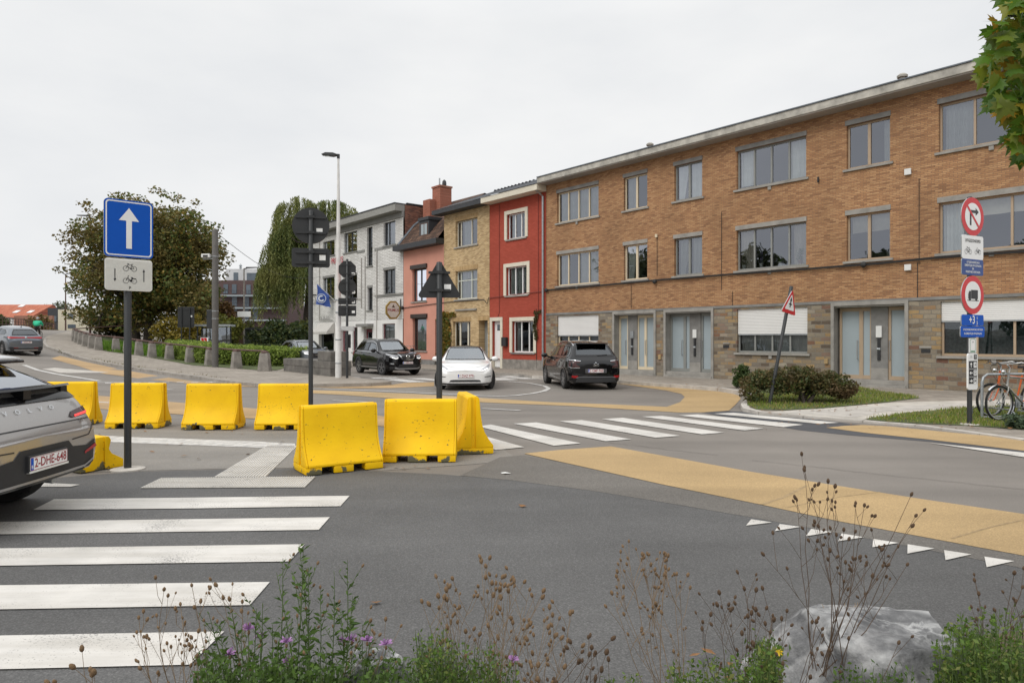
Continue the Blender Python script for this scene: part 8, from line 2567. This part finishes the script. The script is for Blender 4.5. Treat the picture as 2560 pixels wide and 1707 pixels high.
def herb(label, tops, Z, seed, base_px, flowers=(), leaf=.046, group=None):
    r = np.random.default_rng(seed)
    base = Vector(((base_px - CX) / FPX * Z, Z, 0.0))
    t = thing("flowering_herb", label, "wild plant", base, 0, group)
    sm_, hm, fm = MB(), [], MB(); C, D = [], []
    for (x, y) in tops:
        tip = P(x, y, Z + r.uniform(-.15, .15)) - base
        b0_ = Vector((r.uniform(-.08, .08) + tip.x * .25, r.uniform(-.06, .06), 0))
        pts = [b0_.lerp(tip, q) + Vector((math.sin(q * 3) * .015, 0, 0)) for q in (0, .25, .5, .75, 1)]
        sm_.tube(pts, [.0034, .003, .0025, .002, .001], 4, cap=False)
        L = (tip - b0_).length
        for k in range(int(L * 62)):
            q = r.uniform(.12, 1.0); i = min(3, int(q * 4)); p_ = pts[i].lerp(pts[i + 1], q * 4 - i)
            a = r.uniform(0, 6.283); d = np.array([math.cos(a), math.sin(a) * .8, r.uniform(.25, 1.1)]); d /= np.linalg.norm(d)
            s = leaf * (1.25 - q * .55) * r.uniform(.6, 1.3)
            C.append((np.array(p_), d, s))
        for k in range(int(L * 5)):
            q = r.uniform(.5, .95); i = min(3, int(q * 4)); p_ = pts[i].lerp(pts[i + 1], q * 4 - i)
            a = r.uniform(0, 6.283); e_ = p_ + Vector((math.cos(a) * .05, math.sin(a) * .05, .08)) * r.uniform(.6, 1.3)
            sm_.tube([p_, e_], [.0016, .001], 3, cap=False)
            if r.random() < .45: head(hm, e_, e_ - p_, .0075)
            for w_ in range(4):
                pp = p_.lerp(e_, r.uniform(.2, 1)); an = r.uniform(0, 6.283); C.append((np.array(pp), np.array([math.cos(an) * .7, math.sin(an) * .7, .7]), leaf * .55))
    V_, F2 = [], []
    for p_, d, s in C:
        q = np.cross(d, r.normal(size=3)); q /= np.linalg.norm(q) + 1e-9; i0 = len(V_)
        V_ += [p_, p_ + d * s * .45 + q * s * .15, p_ + d * s + np.array([0, 0, -.15 * s]), p_ + d * s * .45 - q * s * .15]; F2.append((i0, i0 + 1, i0 + 2, i0 + 3))
    np_mesh("leaves", V_, F2, LEAFG, t)
    for (x, y) in flowers:
        fm = MB()
        p_ = P(x, y, Z + r.uniform(-.1, .1)) - base
        sm_.tube([(p_.x * .5, p_.y, 0), p_ + Vector((0, 0, -.02))], [.003, .0016], 4, cap=False)
        head(hm, p_ + Vector((0, 0, -.022)), (0, 0, 1), .008)
        for k in range(26):
            a = r.uniform(0, 6.283); el = r.uniform(.0, 1.2); d = Vector((math.cos(a) * math.cos(el), math.sin(a) * math.cos(el), math.sin(el)))
            sd = d.orthogonal().normalized() * .0022
            e_ = p_ + d * r.uniform(.016, .028)
            fm.add([p_ - sd, p_ + sd, e_ + sd * 1.2, e_ - sd * 1.2], [(0, 1, 2, 3)])
        fm.build("petals", M['purple'], t)
    sm_.build("stems", M['green_stem'], t)
    put_heads(hm, "bud", M['seed'], t)
    return t
GH = "green flowering herbs along the front edge"
herb("tallest green herb with lance leaves right of the zebra's near corner", [(746, 1358), (706, 1395), (757, 1372), (690, 1430), (770, 1420), (735, 1450), (800, 1500)], 2.75, 1, 745, group=GH)
herb("green herb leaning right, next to the tallest one", [(867, 1399), (835, 1440), (880, 1490), (905, 1560), (850, 1520), (925, 1560)], 2.78, 2, 860, flowers=[(880, 1598), (860, 1602), (918, 1600)], group=GH)
herb("herb with purple thistle like flowers above the zebra corner", [(655, 1508), (575, 1508), (520, 1530), (640, 1520), (545, 1560), (680, 1560), (600, 1590), (700, 1590), (530, 1620), (490, 1660)], 2.68, 3, 630, flowers=[(622, 1572), (652, 1592), (716, 1604), (575, 1634)], group=GH)
herb("small leafy herb with orange buds in front of the pale rock", [(930, 1600), (880, 1640), (985, 1625), (800, 1610), (770, 1640), (840, 1660), (1000, 1650), (720, 1650), (660, 1660)], 2.62, 4, 830, flowers=[(1282, 1650), (965, 1610), (720, 1655)], group=GH)
def fern(label, boxes, Z, seed, n, size, mat_=None, name="leafy_clump", zb=0.0):
    r = np.random.default_rng(seed)
    bx = sum((q[0] + q[1]) / 2 for q in boxes) / len(boxes)
    base = Vector(((bx - CX) / FPX * Z, Z, zb)); t = thing(name, label, "wild plant", base)
    C = []
    st = MB()
    per = n // len(boxes)
    for (x0, x1, y0, y1) in boxes:
        for k in range(max(4, per // 16)):
            x = r.uniform(x0, x1); yt = y0 + (y1 - y0) * r.random() ** 1.5
            tip = P(x, yt, Z + r.uniform(-.22, .3)) - base; b0_ = Vector((tip.x * .75 + r.normal() * .03, tip.y, .0))
            st.tube([b0_, b0_.lerp(tip, .6) + Vector((r.normal() * .01, r.normal() * .01, .01)), tip], [.0022, .0016, .0008], 3, cap=False)
            for j in range(16):
                q = .35 + .65 * r.random(); C.append(np.array(b0_.lerp(tip, q)) + r.normal(size=3) * size * .8)
    V, F_ = leaf_quads(np.array(C), r, size, .5)
    np_mesh("leaves", V, F_, mat_ or LEAFF, t); st.build("stems", M['green_stem'], t)
    return t
fern("bright green feathery clump at the bottom, left of the tan seed heads", [(1030, 1130, 1565, 1720), (1060, 1240, 1600, 1740), (1100, 1300, 1640, 1760)], 2.70, 1, 5200, .017)
fern("small bright green sprig at the bottom centre right", [(1500, 1545, 1680, 1740), (1570, 1600, 1680, 1740)], 2.6, 2, 500, .016)
fern("green weeds with a yellow flower left of the boulder", [(1670, 1960, 1640, 1740), (1880, 1950, 1590, 1700)], 2.66, 3, 3200, .022)
fern("lush green weeds at the right bottom corner beside the boulder", [(2330, 2420, 1600, 1740), (2400, 2580, 1520, 1740), (2420, 2600, 1580, 1740), (2340, 2460, 1560, 1700)], 2.85, 4, 7500, .022)
fern("dark low greenery in front of the boulder", [(2080, 2300, 1660, 1740)], 2.45, 5, 1100, .020, LEAFG)
fern("dark green weeds along the bottom edge below the purple flowers", [(480, 800, 1625, 1760), (600, 1050, 1640, 1760)], 2.5, 6, 6500, .024, LEAFG)
p = P(1945, 1628, 2.6); b = MB()
for k in range(8): a = k * .785; b.add([(0, 0, 0), (.012 * math.cos(a - .3), .012 * math.sin(a - .3), .004), (.02 * math.cos(a), .02 * math.sin(a), .002), (.012 * math.cos(a + .3), .012 * math.sin(a + .3), .004)], [(0, 1, 2, 3)])
b.tube([(0, 0, 0), (0, .02, -.35)], .0015, 4)
o = b.build("yellow_flower", mat('yellow_petal', (.62, .42, .01), .7), loc=p); o.rotation_euler = (R(50), 0, 0); tag(o, "single small yellow flower left of the boulder", "flower")

# --- boulders
def rock(label, base, dim, seed, cuts):
    bm = bmesh.new(); bmesh.ops.create_icosphere(bm, subdivisions=5, radius=1.0)
    r = np.random.default_rng(seed)
    from mathutils import noise
    planes = [(Vector(n).normalized(), d) for n, d in cuts]
    for v in bm.verts:
        p = v.co.copy()
        for n, d in planes:
            e_ = p.dot(n) - d
            if e_ > 0: p -= n * e_ * .985
        q = p + Vector((seed, 0, 0))
        k = noise.noise(q * 1.6) * .09 + abs(noise.noise(q * 3.1)) * .10 + abs(noise.noise(q * 8)) * .040 + noise.noise(q * 20) * .014
        p += v.co.normalized() * k
        v.co = Vector((p.x * dim[0], p.y * dim[1], p.z * dim[2]))
    me = bpy.data.meshes.new("boulder"); bm.to_mesh(me); bm.free(); me.shade_smooth(); me.set_sharp_from_angle(angle=R(30))
    o = bpy.data.objects.new("boulder", me); COL.objects.link(o); o.location = base
    m, t, bs = newmat('veined_limestone')
    c = N(t, "ShaderNodeTexCoord")
    n1 = N(t, "ShaderNodeTexNoise", Scale=5.0, Detail=8.0, Roughness=.65); t.links.new(c.outputs['Object'], n1.inputs['Vector'])
    r1 = ramp(t, [(.34, (.055, .055, .058)), (.5, (.15, .15, .152)), (.66, (.36, .355, .35))]); t.links.new(n1.outputs['Fac'], r1.inputs[0])
    n2 = N(t, "ShaderNodeTexNoise", Scale=4.0, Detail=5.0, Roughness=.6, Distortion=1.2); t.links.new(c.outputs['Object'], n2.inputs['Vector'])
    ab = N(t, "ShaderNodeMath", operation='SUBTRACT'); ab.inputs[1].default_value = .5; t.links.new(n2.outputs['Fac'], ab.inputs[0])
    a2 = N(t, "ShaderNodeMath", operation='ABSOLUTE'); t.links.new(ab.outputs[0], a2.inputs[0])
    r2 = ramp(t, [(.0, (1, 1, 1)), (.05, (0, 0, 0))]); t.links.new(a2.outputs[0], r2.inputs[0])
    n3 = N(t, "ShaderNodeTexNoise", Scale=2.0); t.links.new(c.outputs['Object'], n3.inputs['Vector'])
    r3 = ramp(t, [(.45, (0, 0, 0)), (.65, (1, 1, 1))]); t.links.new(n3.outputs['Fac'], r3.inputs[0])
    mu = mixc(t, 1.0, r2.outputs[0], r3.outputs[0], 'MULTIPLY')
    g = N(t, "ShaderNodeNewGeometry"); r4 = ramp(t, [(.52, (0, 0, 0)), (.585, (.9, .9, .9))]); t.links.new(g.outputs['Pointiness'], r4.inputs[0])
    mm = mixc(t, 1.0, mu, r4.outputs[0], 'LIGHTEN')
    cc_ = mixc(t, mm, r1.outputs[0], (.62, .62, .61)); t.links.new(cc_, bs.inputs['Base Color']); bs.inputs['Roughness'].default_value = .8
    bp = N(t, "ShaderNodeBump", Strength=.7, Distance=.02); n5 = N(t, "ShaderNodeTexNoise", Scale=28.0, Detail=6.0); t.links.new(c.outputs['Object'], n5.inputs['Vector']); t.links.new(n5.outputs['Fac'], bp.inputs['Height']); t.links.new(bp.outputs[0], bs.inputs['Normal'])
    me.materials.append(m)
    return tag(o, label, "boulder")
rock("large pale grey veined boulder at the bottom right", (1.61, 3.0, .0), (.64, .38, .485), 3, [((0, 0, 1), .78), ((-.75, -.1, .65), .74), ((.8, -.1, .5), .74), ((0, -1, .25), .62), ((.35, -.8, .5), .72), ((-.4, -.7, .6), .76), ((.15, -.3, 1), .80)])
rock("smaller pale rock half hidden by herbs at the bottom left centre", (-.60, 2.86, -.05), (.20, .16, .44), 9, [((0, 0, 1), .8), ((-.8, 0, .4), .7), ((.5, -.6, .5), .7)])

# ---------------------------------------------------------------- bicycles and stand
def torus_ring(mb, c, Rr, r_, axis='y', n=36, k=7, m=0):
    prof = [(Rr + r_ * math.cos(2 * math.pi * i / k), r_ * math.sin(2 * math.pi * i / k)) for i in range(k)]
    mb.lathe(prof, n, c, axis, m, closed=True)
def bicycle(label, loc, rz, frame_mat, fender=True, size=1.0):
    t = thing("bicycle", label, "bicycle", loc, rz); t.scale = (1.05, 1.05, 1.05)
    rw = .34
    for x, nm in ((0, 'wheel'), (1.06, 'wheel')):
        e = empty(nm, (x, 0, rw)); e.parent = t
        b = MB(); torus_ring(b, (0, 0, 0), rw - .02, .021); b.build("tyre", M['tyre'], e, smooth=60)
        b = MB(); torus_ring(b, (0, 0, 0), rw - .048, .010, k=5); torus_ring(b, (0, 0, 0), .02, .012, k=5, n=12); b.build("rim", M['steel'], e, smooth=60)
        b = MB()
        for k in range(28):
            a = 2 * math.pi * k / 28; a2 = a + (.5 if k % 2 else -.5); sd = .02 if k % 4 < 2 else -.02
            b.tube([(.02 * math.cos(a2), sd, .02 * math.sin(a2)), ((rw - .05) * math.cos(a), 0, (rw - .05) * math.sin(a))], .0013, 3, cap=False)
        b.build("spokes", M['galv'], e)
        if fender:
            b = MB(); pts = [((rw + .025) * math.cos(R(a)), 0, (rw + .025) * math.sin(R(a)) + rw) for a in range(-35 if x == 0 else 20, 145 if x == 0 else 215, 9)]
            vs = []
            for p in pts: vs += [(p[0] + x, -.028, p[2] - .006), (p[0] + x, 0, p[2] + .006), (p[0] + x, .028, p[2] - .006)]
            b.add(vs, [f for i in range(len(pts) - 1) for f in ((3 * i, 3 * i + 1, 3 * i + 4, 3 * i + 3), (3 * i + 1, 3 * i + 2, 3 * i + 5, 3 * i + 4))]); b.build("mudguard", M['chrome'], t, smooth=50)
    b = MB(); HT, HB, BB, ST, RA = (.24, 0, .92), (.19, 0, .66), (.62, 0, .29), (.78, 0, .86), (1.06, 0, rw)
    b.tube([HT, HB], .021, 8); b.tube([HB, BB], .019, 8); b.tube([(.225, 0, .84), (.755, 0, .78)], .016, 8); b.tube([BB, ST], .017, 8)
    for s in (.05, -.05): b.tube([BB, (RA[0], s, RA[2])], .010, 6); b.tube([(.765, 0, .80), (RA[0], s, RA[2])], .009, 6)
    b.build("frame", frame_mat, t, smooth=50)
    b = MB()
    for s in (.052, -.052): b.tube([(.185, s * .5, .64), (.16, s, .60), (.04, s, .36), (0, s, rw)], .012, 6)
    b.build("fork", frame_mat, t, smooth=50)
    b = MB(); b.tube([HT, (.255, 0, 1.0), (.20, 0, 1.06)], .014, 7); b.tube([(.34, .30, 1.08), (.24, .24, 1.11), (.18, .10, 1.08), (.18, -.10, 1.08), (.24, -.24, 1.11), (.34, -.30, 1.08)], .012, 7); b.build("handlebar", M['steel'], t, smooth=60)
    for s in (.3, -.3):
        b = MB(); b.tube([(.28, s * .9, 1.10), (.40, s, 1.065)], .017, 7); b.tube([(.28, s * .9, 1.10), (.16, s * .8, 1.06)], .008, 5); b.build("grip", M['black_plastic'], t)
    b = MB(); b.tube([ST, (.80, 0, .97)], .013, 6); b.prism([(.66, .012), (.80, .03), (.94, .085), (.95, 0), (.94, -.085), (.80, -.03), (.66, -.012)], .965, 1.01, 'z'); b.build("saddle", M['black_plastic'], t, bevel=.008)
    b = MB(); b.lathe([(.09, -.035), (.09, -.045)], 18, BB, 'y'); b.box(.60, .64, -.07, -.05, .13, .29); b.box(.58, .66, -.14, -.05, .115, .135); b.box(.60, .64, .05, .07, .29, .45); b.box(.58, .66, .05, .14, .44, .46); b.build("crank", M['galv'], t)
    b = MB(); b.ell((.10, 0, .93), (.045, .035, .04), 10, 7); b.tube([(.13, 0, .93), (.2, 0, .90)], .008, 5); b.build("front_lamp", M['chrome'], t, smooth=60)
    b = MB()
    for s in (.1, -.1): b.tube([(.18, s, 1.06), (.08, s * .8, .98), (.12, s * .3, .80), (.17, 0, .70)], .004, 4, cap=False)
    b.build("brake_cable", M['cable'], t)
    return t
zb_ = .037
w1 = P(2498, 1004, 13.5)
bicycle("silver and black city bicycle with chrome mudguards, front wheel in the stand", (w1.x, w1.y, zb_), R(15), mat('silver_black_frame', (.30, .29, .27), .35, metal=.4, var=.7, scale=4))
w2 = P(2476, 1004, 14.2)
bicycle("orange bicycle behind the silver one in the stand", (w2.x, w2.y, zb_), R(12), mat('orange_frame', (.62, .11, .012), .35, var=.1), fender=False)
bs_ = thing("bicycle_stand", "galvanised tube bicycle stand holding the two bicycles", "bicycle stand", P(2455, 1048, 13.9) * 1.0, R(12))
bs_.location.z = .03; bs_.scale = (1.06, 1.06, 1.06)
b = MB(); b.tube([(0, 0, -.05), (0, 0, .70), (.03, 0, .80), (.12, 0, .86), (1.9, 0, .86), (2.0, 0, .8), (2.03, 0, -.05)], .026, 8); b.build("hoop", M['galv'], bs_, smooth=60)
b = MB(); b.tube([(0, -.02, .04), (2.0, -.02, .04)], .022, 7)
b.build("base_rail", M['galv'], bs_)
for x in (.25, .85, 1.45):
    b = MB(); b.tube([(x, -.45, .03), (x, -.45, .16), (x + .02, -.35, .21), (x + .02, .35, .21), (x, .45, .16), (x, .45, .03)], .014, 6); b.build("wheel_loop", M['galv'], bs_, smooth=60)
shrub("weed_clump", "blue green weeds at the foot of the bicycle stand by the kerb", "wild plant", G(2530, 1072, PV), rb(np.random.default_rng(6), (.1, 0, .12), (.55, .15, .12), 14, .06, .12), 900, .07, [(.05, .085, .05), (.09, .13, .075), (.13, .17, .10)], 40, .45, stem=False)
# bicycles parked at the pink house
bicycle("dark bicycle parked against the pink house behind the black SUV", Vector((FORG[0], FORG[1], 0)) + fd * FU(1052) - fn * .55 + Vector((0, 0, PAVE)), FROT + math.pi, M['black_plastic'], fender=False)

# ---------------------------------------------------------------- cyclist on the ramp
X, Zc = -36.2, 52.0
cy = thing("person", "cyclist in a bright green jacket and grey cap riding away up the ramp", "person", (X, Zc, H(X)), R(105))
J = [(0, 0, .98), (.06, 0, 1.18), (.14, 0, 1.40), (.17, 0, 1.50), (.18, 0, 1.60), (.14, .20, 1.40), (.26, .27, 1.18), (.46, .24, 1.10), (.14, -.20, 1.40), (.26, -.27, 1.18), (.46, -.24, 1.10), (.02, .10, .95), (.30, .12, .72), (.16, .11, .34), (.02, -.10, .95), (.20, -.12, .58), (.05, -.11, .22), (.28, .11, .30), (.17, -.11, .17)]
E = [(0, 1), (1, 2), (2, 3), (3, 4), (2, 5), (5, 6), (6, 7), (2, 8), (8, 9), (9, 10), (0, 11), (11, 12), (12, 13), (13, 17), (0, 14), (14, 15), (15, 16), (16, 18)]
figure(cy, J, E, [.16, .17, .17, .06, .08, .08, .06, .04, .08, .06, .04, .10, .075, .05, .10, .075, .05, .045, .045], mat('dark_trousers', (.05, .035, .03), .9), 'body')
Jt = [(.0, 0, 1.0), (.06, 0, 1.2), (.14, 0, 1.40), (.17, 0, 1.48), (.14, .22, 1.38), (.26, .28, 1.18), (.44, .24, 1.11), (.14, -.22, 1.38), (.26, -.28, 1.18), (.44, -.24, 1.11)]
figure(cy, Jt, [(0, 1), (1, 2), (2, 3), (2, 4), (4, 5), (5, 6), (2, 7), (7, 8), (8, 9)], [.20, .21, .20, .09, .10, .08, .055, .10, .08, .055], mat('green_jacket', (.02, .46, .25), .7, var=.1), 'jacket')
b = MB(); b.ell((.19, 0, 1.62), (.10, .085, .12), 12, 8); b.build('head', M['skin'], cy, smooth=60)
b = MB(); b.ell((.19, 0, 1.68), (.125, .10, .085), 12, 8); b.build('cap', mat('grey_cap', (.42, .45, .47), .8), cy, smooth=60)
for s in (.24, -.24):
    b = MB(); b.ell((.49, s, 1.09), (.045, .03, .035), 8, 6); b.build('hand', M['skin'], cy, smooth=60)
bk_ = bicycle("dark bicycle ridden up the ramp by the cyclist in green", (X, Zc, H(X)), R(105), M['black_plastic'], fender=False)
bk_.rotation_euler = (0, 0, R(105) + math.pi)
dirv = Vector((math.cos(R(105)), math.sin(R(105)), 0)); bk_.location = Vector((X, Zc, H(X))) + dirv * .72

# ---------------------------------------------------------------- litter
r = np.random.default_rng(12)
def litter(name, label, cat, px, py, s, material, dz):
    p = G(px, py, dz); b = MB(); n = 7
    b.add([(s * (.7 + .5 * r.random()) * math.cos(6.283 * k / n) * 1.3, s * (.6 + .4 * r.random()) * math.sin(6.283 * k / n), .004 + s * .25 * r.random()) for k in range(n)] + [(0, 0, s * .3)], [(k, (k + 1) % n, n) for k in range(n)])
    return tag(b.build(name, material, loc=p), label, cat, None)
litter("paper_scrap", "white scrap of paper on the asphalt right of the barriers", "litter", 1266, 1184, .055, M['paper'], .006)
leafm = mat('fallen_leaf', (.22, .105, .035), .8, var=.4, scale=30)
LV, LF = [], []
spots = [(249, 1086), (416, 1111), (452, 1110), (380, 1129), (497, 1147), (620, 1136), (460, 1140), (363, 1078), (517, 1081), (605, 1085), (580, 1079), (1306, 1265), (940, 1506), (705, 1104), (1037, 1165), (990, 1168), (1010, 1172), (1070, 1170), (960, 1166), (860, 1168), (700, 1110)]
spots += [(r.uniform(1900, 2560), r.uniform(1008, 1075)) for k in range(130)] + [(r.uniform(1870, 2200), r.uniform(1005, 1028)) for k in range(90)] + [(r.uniform(1560, 1860), r.uniform(958, 975)) for k in range(25)] + [(r.uniform(1700, 2500), r.uniform(1625, 1700)) for k in range(14)]
for (x, y) in spots:
    p = G(x, y, (lambda a, c: PV(a, c) + .022) if x > 1540 and y < 1090 else .05 if y > 1600 else .014); s = r.uniform(.025, .05); a = r.uniform(0, 6.283); i0 = len(LV)
    for k in range(4):
        an = a + k * 1.571; q = s * (1 if k % 2 else .55); LV.append((p.x + q * math.cos(an), p.y + q * math.sin(an), p.z + r.uniform(0, .018)))
    LF.append((i0, i0 + 1, i0 + 2, i0 + 3))
o = np_mesh("fallen_leaves", LV, LF, leafm); tag(o, "scattered brown fallen leaves on the verge, path and island", "fallen leaves", kind='stuff')

# trees across the road to the left, outside the frame: they are what the lower windows mirror
r = np.random.default_rng(50)
mt = thing("tree", "dark broad tree left of the picture, mirrored in the middle windows", "tree", (-46, 16, 1.5), 0, "trees opposite the terrace")
bl = rb(r, (0, 0, 6.0), (4.6, 4.6, 4.6), 60, 1.0, 1.7); C = blob_points(r, bl, 7000, .4); V, F_ = leaf_quads(C, r, .6, .6)
np_mesh("crown", V, F_, leaf_mat('shade_leaf', [(.03, .045, .014), (.06, .08, .022), (.10, .10, .03)]), mt)
b = MB(); b.tube([(0, 0, -2), (.1, 0, 2), (.2, .1, 6)], [.4, .32, .2], 8); b.build("trunk", M['bark'], mt)
for x, y, z, s in ((-40, 4, .9, .92), (-52, 30, 1.8, 1.05), (-37, -9, .8, 1.0), (-58, 44, 2.0, 1.0)):
    q = copy_tree(mt); q.location = (x, y, z); q.rotation_euler = (0, 0, x); q.scale = (s, s, s)

# flower pots on the window sill of the middle flat
r = np.random.default_rng(60)
a, c = W4[1]
for k, (f, hgt, cols, lab) in enumerate(((.07, .34, [(.10, .12, .05), (.16, .13, .07)], "white pot with dry grassy plant at the left end of the middle flat's window"), (.33, .42, [(.10, .16, .05), (.36, .26, .62)], "pot with a purple orchid in the middle flat's window"), (.60, .30, [(.08, .16, .03), (.14, .24, .05)], "pale pot with small green plant in the middle flat's window"), (.88, .40, [(.07, .15, .03), (.16, .26, .06)], "terracotta pot with bushy green plant at the right end of the middle flat's window"))):
    t = thing("potted_plant", lab, "plant", FORG, FROT, "pot plants on the window sill")
    u = a + (c - a) * f; z = ZM0 + .075
    b = MB(); b.lathe([(.055, z), (.075, z + .13), (.08, z + .13), (.08, z + .15), (.06, z + .15)], 12, (u, .235, 0)); b.build("pot", mat('clay_pot', (.42, .20, .13), .8) if k == 3 else M['plastic_white'], t, smooth=40)
    C = np.array([u, .225, z + .15]) + r.normal(size=(70, 3)) * [.06, .012, .0] + np.array([0, 0, 1]) * r.random((70, 1)) * hgt
    V, F_ = leaf_quads(C, r, .08, .4); np_mesh("foliage", V, F_, leaf_mat('pot_leaf', cols), t)
